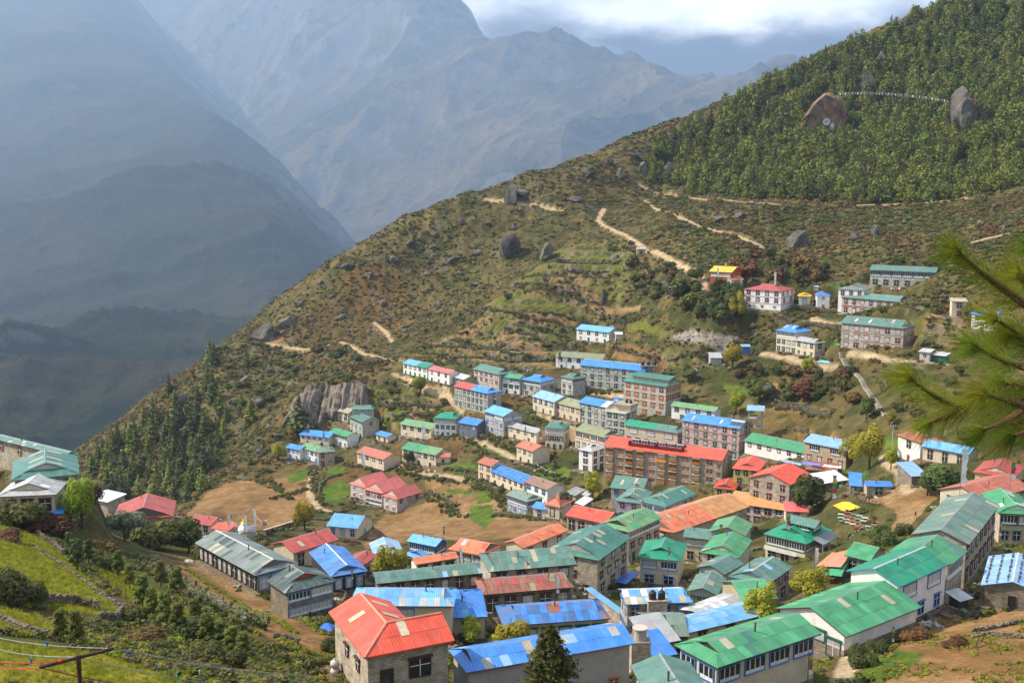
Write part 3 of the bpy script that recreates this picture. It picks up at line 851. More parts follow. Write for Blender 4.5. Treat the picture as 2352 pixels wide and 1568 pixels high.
# ---- foreground, along the lower edge
def l_house():
    """stone house with an L-shaped coral roof"""
    P0, P1, P2 = R2(1510, 1350), R2(2285, 1200), R2(1270, 945)
    h = 5.6
    A3 = hit(*P0, h, y0=95); B3 = on_plane(*P1, A3.z); C3 = on_plane(*P2, A3.z)
    dx = (B3 - A3); Lf = dx.length; dx /= Lf; dy = Vector((-dx.y, dx.x, 0)); Ll = (C3 - A3).dot(dy)
    root = thing('house', 'rough stone house under an L-shaped coral red roof', 'house', (A3.x, A3.y, A3.z - h), (0, 0, math.atan2(dx.y, dx.x)), 'buildings of the village')
    W = 6.6; s = W / 2; r = 1.55; o = .5
    c = A3 + dx * Lf / 2 + dy * Ll / 2
    PADS.append((c.x, c.y, dx.x, dx.y, Lf / 2 - .4, Ll / 2 - .4, A3.z - h))
    wb = MB()
    wb.box(o, Lf - o, o, W - o, -2.2, h + .1); wb.box(o, W - o, W - o, Ll - o, -2.2, h + .1)
    wb.poly([(Lf - o, o, h + .1), (Lf - o, W - o, h + .1), (Lf - o, s, h + r - .1)]); wb.poly([(W - o, Ll - o, h + .1), (o, Ll - o, h + .1), (s, Ll - o, h + r - .1)])
    wb.build('wall', wall_mat('stone'), root)
    slopes = [[(0, 0, 0), (Lf, 0, 0), (Lf, s, r), (s, s, r)], [(0, Ll, 0), (0, 0, 0), (s, s, r), (s, Ll, r)], [(s, Ll, r), (s, s, r), (W, W, 0), (W, Ll, 0)], [(s, s, r), (Lf, s, r), (Lf, W, 0), (W, W, 0)]]
    rb = MB()
    for q in slopes: rb.prism([(x, y, z + h) for x, y, z in q], (0, 0, .09))
    ro = rb.build('roof', roof_mat('coral', 'X'), root)
    # sheets: rows across each slope
    for qi, q in enumerate(slopes):
        a, b, c_, d = [Vector(p) + Vector((0, 0, h)) for p in q]
        low0, low1, up1, up0 = (a, b, c_, d) if qi in (0, 1) else ((d, c_, b, a) if qi == 2 else (c_, d, a, b))
        along = (low1 - low0); n = max(2, int(along.length / 0.95)); ad = along.normalized()
        for i in range(2):
            for j in range(n):
                pts = []
                for tt, jj in ((i / 2, j), (i / 2, j + 1), ((i + 1) / 2, j + 1), ((i + 1) / 2, j)):
                    e0 = low0.lerp(up0, tt); e1 = low1.lerp(up1, tt)
                    base_ = low0 + (up0 - low0 - ad * (up0 - low0).dot(ad)) * tt
                    u = min(max(along.length * jj / n, (e0 - low0).dot(ad)), (e1 - low0).dot(ad))
                    pts.append(base_ + ad * u + Vector((0, 0, .035 + (.012 if tt == i / 2 else -.012))))
                if (pts[1] - pts[0]).length < .02 and (pts[2] - pts[3]).length < .02: continue
                clean = [p for k, p in enumerate(pts) if (p - pts[k - 1]).length > .01]
                if len(clean) < 3: continue
                if (clean[1] - clean[0]).cross(clean[2] - clean[0]).z < 0: clean = clean[::-1]
                sb = MB(); sb.prism(clean, (0, 0, .025)); sb.build('roof_sheet', roof_mat('coral', 'X' if qi in (0, 3) else 'Y'), ro)
    rc = MB(); cm = mat('ridge_coral', (0.75, 0.26, 0.17), rough=.4)
    rc.tube([(s, Ll, h + r + .02), (s, s, h + r + .02)], .13, 6); rc.tube([(s, s, h + r + .02), (Lf, s, h + r + .02)], .13, 6); rc.tube([(s, s, h + r + .02), (0, 0, h + .05)], .13, 6)
    rc.build('ridge_cap', cm, ro)
    pm = mat('skylight_sheet', (0.50, 0.43, 0.30), rough=0.35, spec=0.4, rand=0.15)
    for slope, u, a_, b_ in ((1, Ll - 4.2, .28, .75), (2, Ll - 2.2, .3, .8), (2, Ll - 5.4, .3, .8), (0, 4.6, .45, .95)):
        sb = MB(); k = .42
        f_ = {0: lambda u, t: (u, s * t, h + r * t + .08), 1: lambda u, t: (s * t, u, h + r * t + .08), 2: lambda u, t: (W - s * t, u, h + r * t + .08)}[slope]
        pts = [Vector(f_(u - k, a_)), Vector(f_(u + k, a_)), Vector(f_(u + k, b_)), Vector(f_(u - k, b_))]
        if (pts[1] - pts[0]).cross(pts[2] - pts[0]).z < 0: pts = pts[::-1]
        sb.prism(pts, (0, 0, .03)); sb.build('skylight_sheet', pm, ro)
    fm, pg, pc, pa, dl = win_meshes('W', 2.2, 1.9, 'brown')
    wo = obj('window', fm, root, loc=(5.6, o, 2.5)); obj('pane', pg, wo)
    fm, pg, pc, pa, dl = win_meshes('d', 1.3, 2.3, 'brown')
    d = obj('door', fm, root, loc=(2.3, o, 1.6)); obj('door_leaf', bpy.data.meshes.get('pane') and pg, d)
    fm, pg, pc, pa, dl = win_meshes('w', 1.0, 1.2, 'brown')
    for v in (3.5, 7.0):
        wo = obj('window', fm, root, loc=(o, v, 2.8), rot=(0, 0, R(-90))); obj('pane', pg, wo)
    return root, A3
LH, LA = l_house()
house('house', 'long bright blue roof with pale patched sheets at the picture foot', R3(355,1475), R3(1800,1225), 5.6, 'blue', 'grey', RA=R3(300,1275), f=(0.35,0), rows=[(1,'s'),(5,'s')], trim='red', alt=[('pblue',.06),('tin',.05),('beige',.03)], fc='orange', gable='slate', y0=100)
house('house', 'green roofed house with two blue window galleries at its near corner', R4(580,1440), R4(1475,1145), 5.2, 'green', 'cream', RA=R4(470,1215), f=(0.5,0), rows=[(4,'B'),(0,'x')], left=[(2,'B'),(0,'x')], fc='blue', trim='dark', alt=[('lgreen',.16),('beige',.02),('teal',.05)], gable='dark', y0=96, curtain=.25)
house('house', 'cut-off green roof with a vent at the very lower edge', R4(60,1830), R4(620,1790), 3.6, 'gteal', 'grey', w=9, axis='y', f=(0.5,0), rows=[(3,'w')], fc='blue', y0=85)
H25 = house('house', 'largest green roof, white plastered gable with tall green window and doors', R5(160,1222), R5(735,995), 2.4, 'green', 'white', RA=R4(1430,900), rows=[(0,'x')], left=[(1,'W','green',.62)], base=4, pads=False, fc='green', alt=[('beige',.05),('lgreen',.12)], patch=0, trim='dark', y0=96)
house('house', 'vivid emerald roof over blue-framed windows and white lower wall', R5(565,845), R5(955,665), 6.2, 'emerald', 'white', RA=R5(335,712), rows=[(2,'B','blue'),(3,'w','blue')], left=[(0,'x'),(0,'x')], fc='blue', trim='blue', alt=[('green',.05)], y0=100)
house('house', 'green house squeezed between the emerald roof and the long grey-green one', R5(950,680), R5(1080,572), 6.4, 'green', 'stone', RB=R5(858,442), rows=[(1,'b'),(0,'x')], fc='white', alt=[('gteal',.2)], y0=100)
house('lodge', 'long lodge with grey-green roof, solar heater and two window rows facing the lane', R5(1090,525), R5(1322,225), 7.2, 'ggreen', 'stone', RA=R5(868,415), rows=[(7,'w'),(7,'w')], left=[(0,'x'),(0,'x')], fc='brown', alt=[('gteal',.35),('beige',.03)], patch=0, y0=100)
house('house', 'tail end of a green and white roofed lodge with dark gallery at the frame', R5(1305,285), R5(1620,300), 6.0, 'green', 'stone', w=13, axis='y', f=(0.35,0), rows=[(2,'b','black'),(3,'w','green')], fc='green', gable='white', alt=[('white',.12)], curtain=.1, y0=100)
house('house', 'brick red roofed house with small upper gable beside the white flagpole', R5(1200,200), R5(1560,95), 4.4, 'brick', 'cream', w=11, rows=[(4,'w')], fc='green', left=[(2,'w')], y0=100)
house('house', 'red gable behind the juniper with one white-framed attic window', S7(1540,1405), S7(1985,1470), 5.0, 'red', 'cream', w=12, axis='y', f=(0.3,0), rows=[(2,'w')], fc='red', gable='cream', y0=100)
H31 = house('shed', 'pale blue tin roof weighted with rows of stones beside dry wall', R5(1175,828), R5(1660,905), 3.0, 'pblue', 'dstone', cat='shed', w=13, axis='y', t=.30, rows=[(1,'d','black')], trim='blue', y0=100, flue=0)
house('shed', 'tiny grey tin hut below the stone-weighted blue roof', R5(1020,955), R5(1125,925), 1.9, 'tin', 'dark', cat='shed', w=2.6, shed=True, t=.22, y0=100, flue=0)
# ---- left edge
house('house', 'dark grey-green patched roof, long, beside the ploughed strip', R2(580,640), R2(950,540), 3.7, 'grey', 'dstone', C=R2(182,335), axis='y', f=(0.28,0), rows=[(3,'W','lblue')], left=[(12,'W','black')], fc='lblue', alt=[('beige',.12),('ggreen',.3),('dgreen',.12)], gable='slate', trim='white', curtain=.6, y0=100)
house('house', 'black-green roof with red gablet over two blue window galleries', R2(835,800), R2(1280,688), 4.6, 'dgreen', 'dstone', w=6.5, axis='y', f=(0.5,0), rows=[(2,'b','lblue'),(1,'b','lblue')], fc='lblue', gable='red', alt=[('grey',.1)], y0=152, curtain=.2)
house('house', 'deep blue gabled roof behind the black-green one', R2(1225,655), R2(1545,602), 3.6, 'rblue', 'dark', C=R2(985,452), axis='y', f=(0.35,0), rows=[(3,'w','lblue')], fc='lblue', gable='slate', alt=[('blue',.65),('beige',.02)], trim='blue', y0=100)
house('house', 'dark red roofed house with one yellow sheet near the stupa', R2(905,455), R2(1300,335), 4.2, 'red', 'cream', RB=R2(1135,260), rows=[(3,'w')], side=[(2,'w')], fc='brown', patch=1, y0=100)
H6 = house('house', 'small cream house with sky-blue roof and three blue windows by the fields', R2(1185,218), R2(1455,243), 3.9, 'sky', 'cream', RA=R2(1255,108), rows=[(3,'w','lblue')], side=[(1,'d','lblue')], fc='lblue', y0=120)
house('house', 'small red gable roof beside the yellow-green willow', R2(1490,568), R2(1630,470), 3.2, 'red', 'buff', RB=R2(1540,422), rows=[(1,'d','brown')], left=[(1,'w')], fc='brown', y0=110)
house('house', 'flat pale-blue roof behind the willow, left of the blue upper room', R2(1590,470), R2(1850,448), 3.0, 'pblue', 'cream', w=8, axis='y', f=(0.4,0), rows=[(2,'w')], fc='lblue', alt=[('tin',.2)], y0=110)
H9 = house('house', 'sky-blue house with glazed upper room and skirt roof', R2(1872,348), R2(2122,398), 5.6, 'sky', 'blue', RA=R2(1965,294), rows=[(2,'b','lblue'),(2,'w','lblue')], side=[(1,'b','black'),(1,'w')], fc='lblue', y0=110, curtain=.15)
house('house', 'sky-blue house with glazed upper room and skirt roof', R2(1838,458), R2(2010,515), 2.6, 'sky', 'blue', w=8, axis='y', f=(0.35,0), rows=[(2,'b','lblue')], fc='lblue', root=H9['root'], gable='blue', y0=110)
house('house', 'low orange roof tucked between blue house and long grey roof', R2(1950,552), R2(2322,492), 3.0, 'orange', 'white', RB=R2(2275,438), rows=[(3,'W','brown')], fc='brown', y0=110)
house('house', 'longest narrow grey-green roof crossing behind the light blue one', R2(1612,716), R3(505,622), 3.2, 'gteal', 'dstone', RA=R2(1530,622), rows=[(7,'w')], fc='brown', alt=[('grey',.2),('pblue',.12),('beige',.04)], y0=105)
house('house', 'light blue hipped roof with sun-bleached sheets above a long blue window band', R2(1378,903), R2(2280,908), 5.4, 'sky', 'cream', RA=R2(1460,742), f=(0.45,0.45), rows=[(1,'B','blue'),(0,'x')], fc='blue', alt=[('pblue',.45),('beige',.08),('tin',.12)], gable='blue', curtain=1.0, y0=140)
house('house', 'small blue hipped annex with one pale sheet, right of the light blue roof', R3(212,1010), R3(538,996), 3.8, 'blue', 'cream', RA=R3(285,778), f=(0,0.7), rows=[(1,'W','blue')], fc='blue', alt=[('sky',.3)], y0=100)
house('lodge', 'grey-green roofed lodge with cream skylight strips and dark corniced windows', R3(548,613), R3(1300,549), 5.6, 'gteal', 'stone', RA=R3(520,446), f=(0.25,0), rows=[(4,'W','brown'),(4,'w','brown')], fc='brown', alt=[('ggreen',.2),('beige',.08)], y0=105)
H15 = house('lodge', 'three-storey stone lodge with teal slope and bleached striped slope', R3(1490,516), R3(1762,320), 7.6, 'teal', 'stone', RA=R3(1228,388), rows=[(3,'w','brown'),(4,'w','brown'),(3,'w','brown')], left=[(1,'w'),(1,'w'),(2,'w')], fc='brown', f=(0.22,0), gable='grey', alt=[('beige',.04),('gteal',.12)], y0=110)
house('house', 'rust-red roof stained with lichen, white prayer banner before it', R3(487,810), R3(1278,744), 4.0, 'rust', 'dstone', RA=R3(470,672), f=(0.3,0.2), rows=[(5,'W','brown')], fc='brown', alt=[('red',.18),('khaki',.12)], y0=105)
house('house', 'cobalt blue roof with rust-brown streaks behind the cedar', R3(667,1077), R3(1592,1012), 4.2, 'rblue', 'cream', RA=R3(700,892), f=(0.55,0.4), rows=[(6,'W','green')], fc='green', alt=[('blue',.35),('rust',.08),('dblue',.2)], gable='dark', y0=100)
H19 = house('lodge', 'pale striped blue roof with two black water tanks and blue windows', R3(1715,892), R3(2292,872), 6.3, 'sky', 'stone', RA=R3(1640,765), f=(0,0.3), rows=[(4,'w','blue'),(4,'w','blue')], side=[(2,'w'),(2,'w')], left=[(2,'w'),(1,'b')], fc='blue', alt=[('pblue',.3),('white',.2),('beige',.12)], trim='blue', y0=105)
house('house', 'pale striped blue roof with two black water tanks and blue windows', R3(1690,985), R3(1745,970), 3.2, 'sky', 'stone', w=10.5, shed=True, t=.12, root=H19['root'], trim='white', y0=105, flue=0, pads=False)
house('house', 'grey-green gable hugging the stone chimney, rusty tin lean-to below', R3(1880,1170), R3(2262,1165), 3.4, 'ggreen', 'dstone', RA=R3(1975,965), rows=[(2,'w')], fc='brown', alt=[('dgreen',.3)], y0=105)
house('shed', 'bright blue lean-to over tarpaulin pile and green door', R3(1965,1352), R3(2165,1312), 3.0, 'blue', 'green', cat='shed', w=5, shed=True, t=.3, rows=[(1,'d','green')], fc='green', y0=100, flue=0)
house('shed', 'rust-streaked bare tin lean-to above the bright blue one', R3(1912,1245), R3(2192,1195), 3.4, 'tin', 'dstone', cat='shed', w=6, shed=True, t=.3, y0=105, flue=0)
# ---- market quarter, right of centre
house('house', 'emerald hip-roofed cream house with flag bundle on its corner', R3(1815,487), R3(2190,522), 5.8, 'emerald', 'cream', w=11, axis='y', f=(0.6,0.3), rows=[(2,'B','blue'),(2,'W','blue')], fc='blue', gable='green', y0=110, alt=[('green',.1)])
H37 = house('house', 'two-tier green roofs with grey upper wall and prayer flag strings', R4(425,447), R4(768,497), 5.0, 'green', 'cream', w=12, axis='y', f=(0.35,0), rows=[(2,'w','brown'),(1,'w','brown')], fc='brown', gable='cream', alt=[('tin',.06),('olive',.15)], y0=110)
house('house', 'two-tier green roofs with grey upper wall and prayer flag strings', R4(500,267), R4(822,308), 7.8, 'olive', 'grey', w=9, axis='y', f=(0,0), rows=[(2,'w','brown'),(0,'x'),(0,'x')], fc='brown', root=H37['root'], y0=115, ez=None, alt=[('green',.3),('beige',.06)])
house('house', 'narrow green-roofed house with white gallery left of the two-tier one', R4(280,312), R4(515,338), 6.0, 'gteal', 'cream', w=7, rows=[(1,'b','brown'),(2,'w','brown')], fc='brown', alt=[('green',.3),('tin',.1)], y0=115)
H35 = house('lodge', 'big emerald house with glazed roof dormer and carved gallery', R4(970,287), R4(1348,377), 6.2, 'emerald', 'cream', w=13.5, axis='y', f=(0.5,0.2), rows=[(1,'b','green'),(3,'W','green')], side=[(2,'b'),(3,'w')], fc='green', gable='green', alt=[('lgreen',.07),('green',.15)], y0=120, curtain=.2)
house('house', 'grey-green gable with a yellow signboard above the lane', R4(312,782), R4(582,818), 4.0, 'gteal', 'grey', w=9, axis='y', f=(0,0), rows=[(4,'w','green')], side=[(3,'w','white')], fc='green', alt=[('ggreen',.3),('beige',.06)], y0=105)
house('house', 'small grey-green gable tucked behind the signboard roof', R4(395,575), R4(640,640), 4.2, 'gteal', 'grey', w=8, axis='y', rows=[(2,'w')], fc='green', alt=[('beige',.15)], y0=110)
house('house', 'green-grey roof edged sky blue with water tank on a blue stand', R4(672,648), R4(1005,728), 5.2, 'gteal', 'stone', w=11, axis='y', f=(0.35,0.1), rows=[(2,'b','white'),(2,'w')], side=[(4,'w','brown'),(2,'w')], fc='brown', gable='slate', alt=[('pblue',.10),('grey',.15),('teal',.2)], trim='blue', y0=110)
house('shed', 'long rust-stained tin roof between willow and bushes', R4(480,1030), R4(870,880), 2.8, 'tin', 'dstone', cat='shed', w=5.5, t=.22, y0=105, flue=0, rows=[(2,'w')], alt=[('beige',.1),('white',.15)])
house('house', 'bright light green roof behind the two yellow willows', R4(800,872), R4(1100,842), 3.4, 'lgreen', 'buff', w=9, rows=[(2,'w','brown')], fc='brown', y0=105)
house('house', 'thin blue roof strip behind the near green roof', R4(330,1140), R4(1070,965), 3.0, 'sky', 'cream', w=5.5, t=.3, y0=105, rows=[(3,'w')], alt=[('pblue',.3)])
house('house', 'green roof beside the salmon tarpaulin and hanging flags', R4(1665,472), R4(1890,525), 3.4, 'green', 'stone', RA=R4(1790,362), rows=[(2,'w','green')], fc='green', y0=120)
H38 = house('lodge', 'orange L-shaped lodge with dark red windows round a yard', R4(190,285), S1(1700,1112), 5.6, 'orange', 'stone', RB=S1(1650,908), f=(0.15,0), rows=[(0,'x'),(0,'x')], left=[(2,'W','brown'),(1,'w')], fc='brown', alt=[('coral',.04),('beige',.02)], split=(.52,'tan'), y0=130, sheets=True)
house('lodge', 'orange L-shaped lodge with dark red windows round a yard', S2(300,936), S2(890,1022), 5.4, 'tan', 'pinkw', RA=S2(212,793), t=.40, rows=[(5,'W','brown'),(5,'W','brown')], fc='brown', root=H38['root'], y0=130, curtain=0)
house('house', 'salmon tin annex joined to the end of the orange lodge', S2(885,1030), S2(1140,1040), 3.2, 'pink', 'cream', w=5, shed=True, t=.25, y0=130, flue=0, rows=[(1,'w')])
house('house', 'coral roof with dutch gable above lime-green walls', S2(330,582), S2(622,612), 5.2, 'coral', 'lime', w=13, axis='y', f=(0.5,0), rows=[(3,'w','brown'),(2,'w')], fc='brown', gable='slate', y0=140, alt=[('orange',.1)])
H39 = house('lodge', 'red and orange roofed lodge with glazed corner and dark red balcony', S2(948,757), S2(1165,640), 6.4, 'coral', 'stone', RA=S2(722,632), rows=[(1,'b','black'),(1,'b','red')], left=[(3,'w','red'),(3,'w','red')], fc='red', alt=[('orange',.45)], y0=140, curtain=.1)
house('house', 'low coral wing stepping down beside the lime-green house', S2(135,782), S2(368,806), 3.6, 'coral', 'lime', w=9, axis='y', f=(0.2,0), rows=[(2,'w','brown')], fc='brown', y0=140)
house('house', 'large teal roof with sky-blue framed attic, back of the trio', S1(230,912), S1(575,950), 6.4, 'gteal', 'stone', RA=S1(398,797), rows=[(3,'w','lblue'),(3,'w','lblue')], left=[(1,'w'),(1,'w')], fc='lblue', patch=2, y0=150)
house('house', 'middle gable of the teal trio with lilac ground floor', S1(282,1048), S1(560,1082), 5.8, 'gteal', 'lilac', w=13, axis='y', f=(0.42,0), rows=[(2,'w','red'),(2,'W','lblue')], fc='lblue', gable='slate', patch=2, y0=150)
house('lodge', 'right-hand teal gable with white ridge and blue-white windows', S1(538,1048), S1(822,1112), 7.0, 'teal', 'grey', w=17, axis='y', f=(0.5,0), rows=[(2,'B','lblue'),(2,'w')], side=[(5,'W','white'),(1,'b','white')], fc='lblue', gable='slate', patch=2, y0=150, trim='white')
house('house', 'olive-green roof, cream ridge, long gallery over green awning', S1(440,1382), S1(788,1226), 7.4, 'olive', 'stone', RA=S1(275,1262), f=(0.35,0), rows=[(1,'b','white'),(4,'w','brown'),(3,'d','green')], left=[(2,'W','brown'),(0,'x'),(0,'x')], fc='brown', gable='dark', alt=[('khaki',.12),('green',.2)], y0=130)
house('house', 'brilliant red roof with white-edged ridge over dark red windows', R7(1200,1205), R7(1625,1292), 4.8, 'coral', 'stone', RA=R7(1372,1108), rows=[(4,'W','brown')], fc='brown', y0=150, sheets=True)
house('house', 'long orange roof running beside the brown field', R3(840,412), R3(1232,256), 4.0, 'orange', 'cream', RB=R3(1120,206), rows=[(3,'w')], fc='brown', y0=140, sheets=True, alt=[('coral',.12)])
H71 = house('house', 'orange hipped roof with little dormer and grey patch, by bare trees', R3(192,418), R3(505,478), 4.0, 'orange', 'white', RA=R3(330,330), f=(0.2,0.2), rows=[(3,'W','brown')], fc='brown', y0=130, sheets=True, alt=[('tin',.04),('coral',.1)])
# ---- middle distance
H41 = house('hotel', 'longest hotel: coral roof, dark red roof terrace, wooden bay windows', S1(165,477), S1(1408,634), 11.2, 'coral', 'stone', cat='hotel', RA=S1(255,372), rows=[None]*4, side=[(2,'w','orange')]*4, band='grey', fc='orange', y0=200, flue=0, trim='dark')
house('hotel', 'white three-storey block with grey hipped roof and dark windows', R7(1330,514), R7(1486,544), 7.8, 'tin', 'white', cat='hotel', w=9, f=(.6,.6), rows=[(1,'W','brown')]*3, side=[(2,'W','brown')]*3, fc='brown', y0=200, curtain=.1)
H43 = house('hotel', 'four-storey pinkish stone hotel under plain blue roof with solar panels', S1(975,212), S1(1592,300), 11.2, 'blue', 'pstone', cat='hotel', RA=S1(1062,132), rows=[(6,'w','green')]*4, side=[(1,'w','green'),(0,'x'),(1,'w','green'),(0,'x')], band='dark', fc='green', patch=2, y0=200, curtain=.55)
house('hotel', 'dark green roofed house with maroon gallery behind the coral hotel', S1(372,260), S1(945,347), 6.8, 'emerald', 'beige', RA=S1(472,208), f=(0,0.5), rows=[(3,'B','red'),(6,'w','green')], side=[(1,'b','red'),(2,'w')], fc='red', split=(0.58,'gteal'), patch=0, y0=200)
house('house', 'low grass-green roof with sloping black window surrounds', S1(862,58), S1(1332,122), 5.2, 'olive', 'white', RA=S1(880,6), rows=[(4,'t','green'),(2,'w')], side=[(1,'d','green')], fc='green', y0=200)
H46 = house('hotel', 'tall stone hotel with brown wooden windows and raised roof monitor', S4(760,712), S4(1212,777), 12.6, 'teal', 'gstone', cat='hotel', RA=S4(880,640), rows=[(5,'W','orange'),(5,'W','orange'),(5,'W','orange'),(3,'W','orange')], side=[(4,'W','orange'),(4,'W','orange'),(0,'x'),(0,'x')], band='white', fc='orange', y0=200, amber=.95, curtain=0, flue=0)
H47 = house('hotel', 'long grey stone hotel with lettered front and blue roof', S4(305,547), S4(990,612), 9.2, 'blue', 'gstone', cat='hotel', RA=S4(430,497), rows=[(8,'w','green'),(8,'w','green'),(8,'w','green')], side=[(2,'w')]*3, band='white', fc='green', y0=200, curtain=.5, trim='blue')
house('house', 'khaki roofed white house with three dark Tibetan windows', S4(48,458), S4(548,493), 5.6, 'khaki', 'white', RA=S4(105,404), rows=[(5,'t','black'),(4,'d','green')], fc='green', y0=200)
house('house', 'lone white house with blue roof among the upper terraces', S4(265,172), S4(618,210), 5.4, 'rblue', 'white', RA=S4(352,127), rows=[(4,'t','black'),(4,'m','green')], side=[(1,'s'),(0,'x')], fc='green', y0=200, split=(.0,'sky'))
house('house', 'narrow green-roofed house with red gallery left of the lettered hotel', S4(100,667), S4(237,698), 7.4, 'gteal', 'gstone', w=8, f=(.5,.5), rows=[(1,'b','red'),(2,'w','green'),(2,'w','green')], side=[(1,'b','red'),(0,'x'),(0,'x')], fc='green', y0=200)
house('house', 'row house with pale blue tin roof above sacks of rubble', S3(1502,612), S3(1738,677), 6.0, 'pblue', 'beige', RA=S3(1622,549), rows=[(4,'t','green'),(3,'m','green')], fc='green', y0=200)
house('house', 'row house with khaki roof and small red windows above the yard', S3(1738,677), S3(2012,746), 6.0, 'khaki', 'beige', RA=S3(1850,618), rows=[(5,'w','red'),(4,'m','red')], fc='red', y0=200)
house('hotel', 'blue-roofed stone block with green window frames next to flat terrace', S4(290,937), S4(592,994), 8.4, 'blue', 'gstone', RA=S4(400,884), rows=[(4,'w','green')]*3, fc='green', band='grey', y0=200, split=(.78,'tin'))
H54 = house('hotel', 'stone block with open flat roof terrace and white balustrade', S4(572,1032), S4(792,1062), 8.6, 'beige', 'gstone', cat='hotel', w=10, flat=True, rows=[(3,'w','green')]*3, side=[(2,'W','green')]*3, fc='green', band='white', y0=200)
house('house', 'green corner house with glazed upper bay and roof lantern', R7(980,285), R7(1195,302), 8.2, 'teal', 'cream', w=9, f=(.8,.6), rows=[(1,'b','white'),(4,'t','green'),(3,'d','green')], side=[(1,'b','white'),(1,'w'),(0,'x')], left=[(1,'b','white'),(1,'w'),(0,'x')], fc='green', y0=200)
house('house', 'pale olive roof attached to the glazed corner house', R7(1292,312), R7(1622,392), 7.0, 'khaki', 'cream', RA=R7(1392,252), f=(0,.3), rows=[(4,'B','red'),(5,'w','green')], fc='green', y0=200)
house('house', 'cream house under striped silver tin roof', S3(1237,922), S3(1552,1002), 4.6, 'tin', 'cream', RA=S3(1312,882), rows=[(4,'w','green'),(2,'d','green')], fc='green', y0=200)
house('lodge', 'sky-blue roofed stone lodge with lilac-blue window rows', S3(1002,767), S3(1207,826), 8.2, 'sky', 'gstone', RA=S3(1112,702), rows=[(2,'b','blue'),(4,'w','blue'),(4,'w','blue')], side=[(2,'b','blue'),(0,'x'),(0,'x')], fc='blue', y0=200, curtain=.6)
house('house', 'small slate-walled house with bright blue roof', S3(735,887), S3(932,922), 5.6, 'sky', 'slate', RA=S3(812,825), rows=[(3,'w','blue'),(3,'m','blue')], fc='blue', y0=200, split=(.0,'blue'))
house('house', 'emerald-roofed corner house with black and white gallery', S3(477,838), S3(722,852), 7.8, 'emerald', 'white', w=9.5, f=(.7,.5), rows=[(1,'b','black'),(4,'w','green'),(4,'m','green')], side=[(1,'b','black'),(1,'w','green'),(0,'x')], fc='green', y0=200)
house('house', 'long leaf-green roof with white banner pole in front', S3(122,902), S3(452,957), 5.2, 'olive', 'cream', RA=S3(212,852), rows=[(4,'t','green'),(3,'m','white')], side=[(1,'d')], fc='green', y0=200)
house('house', 'faded green sagging roof above brown windows, red lean-to beside', S3(135,1158), S3(502,1230), 5.6, 'green', 'cream', RA=S3(217,1088), rows=[(5,'t','green'),(3,'d','brown')], fc='green', y0=200, split=(.55,'olive'))
house('shed', 'red striped lean-to joined to the sagging green roof', S3(500,1245), S3(655,1250), 3.0, 'brick', 'cream', cat='shed', w=5.5, rows=[(1,'d','brown')], fc='brown', y0=200, flue=0)
house('house', 'brick-coloured roof on a small two-storey plaster house', S3(1332,1132), S3(1512,1192), 5.6, 'brick', 'cream', RA=S3(1412,1062), rows=[(3,'w','green'),(2,'d','green')], fc='green', y0=200)
house('house', 'old chapel house with grey and red roof and yellow window cloth', S3(930,1302), S3(1082,1347), 6.4, 'brick', 'cream', RA=S3(1032,1250), rows=[(2,'t','orange'),(2,'w','brown')], fc='brown', y0=200, amber=.5)
H64 = house('house', 'blue roof dotted with stones in the middle of the terraces', S3(1062,1392), S3(1422,1532), 4.8, 'blue', 'cream', RA=S3(1182,1332), rows=[(6,'w','brown'),(4,'d','brown')], fc='brown', y0=200, flue=0)
house('house', 'tan-roofed white house with sky-blue windows', R7(770,852), R7(1012,942), 5.6, 'khaki', 'white', RA=R7(872,787), rows=[(3,'W','lblue'),(1,'d','lblue')], fc='lblue', y0=200, split=(.0,'brown'))
house('house', 'grey-green roofed stone house with blue gallery below the tan roof', R7(580,987), R7(802,1064), 5.6, 'ggreen', 'gstone', RA=R7(682,927), rows=[(1,'b','lblue'),(4,'w','lblue')], side=[(1,'b','lblue'),(1,'d','lblue')], fc='lblue', f=(0,.35), gable='grey', y0=200)
house('house', 'small cream house with plain blue roof beside the pyramid roof', R7(850,1122), R7(1002,1147), 3.6, 'blue', 'cream', w=6.5, rows=[(1,'w','lblue')], fc='lblue', y0=180)
H67 = house('chapel', 'cream chapel with terracotta pyramid roof and finial', R7(970,1087), R7(1152,1122), 4.6, 'brick', 'cream', cat='chapel', w=8, t=.55, f=(.98,.98), rows=[(1,'t','brown')], fc='brown', y0=180, cap=False, flue=0)
house('shed', 'buff hut with grey slab roof below the row of tan roofs', R7(1200,965), R7(1310,1000), 2.6, 'grey', 'buff', cat='shed', w=5, shed=True, t=.25, rows=[(1,'d','brown')], y0=180, flue=0)
house('shed', 'little slab-roofed hut behind the pyramid roof', R7(1372,985), R7(1440,1003), 2.2, 'tin', 'buff', cat='shed', w=3.5, shed=True, t=.3, y0=180, flue=0)
house('shed', 'striped tin shed right of the pyramid roof', R7(1300,1072), R7(1395,1105), 2.2, 'tin', 'dstone', cat='shed', w=4.5, shed=True, t=.35, y0=180, flue=0)
house('house', 'long green roof on white house with crooked black windows, above awnings', S2(450,292), S2(1092,428), 4.8, 'green', 'white', RA=S2(562,212), rows=[(6,'w','brown'),(0,'x')], fc='brown', y0=180, trim='dark')
house('house', 'pale blue roof over buff lodge with maroon galleries beside willows', S2(1072,302), S2(1532,394), 6.4, 'pblue', 'buff', RA=S2(1162,217), rows=[(2,'B','brown'),(4,'w','red')], side=[(1,'w'),(0,'x')], fc='brown', y0=180)
house('shed', 'brown flat tin roof over slate-blue wall in the market', S2(1100,592), S2(1440,618), 3.0, 'rust', 'slate', cat='shed', w=6, shed=True, t=.2, y0=180, flue=0)
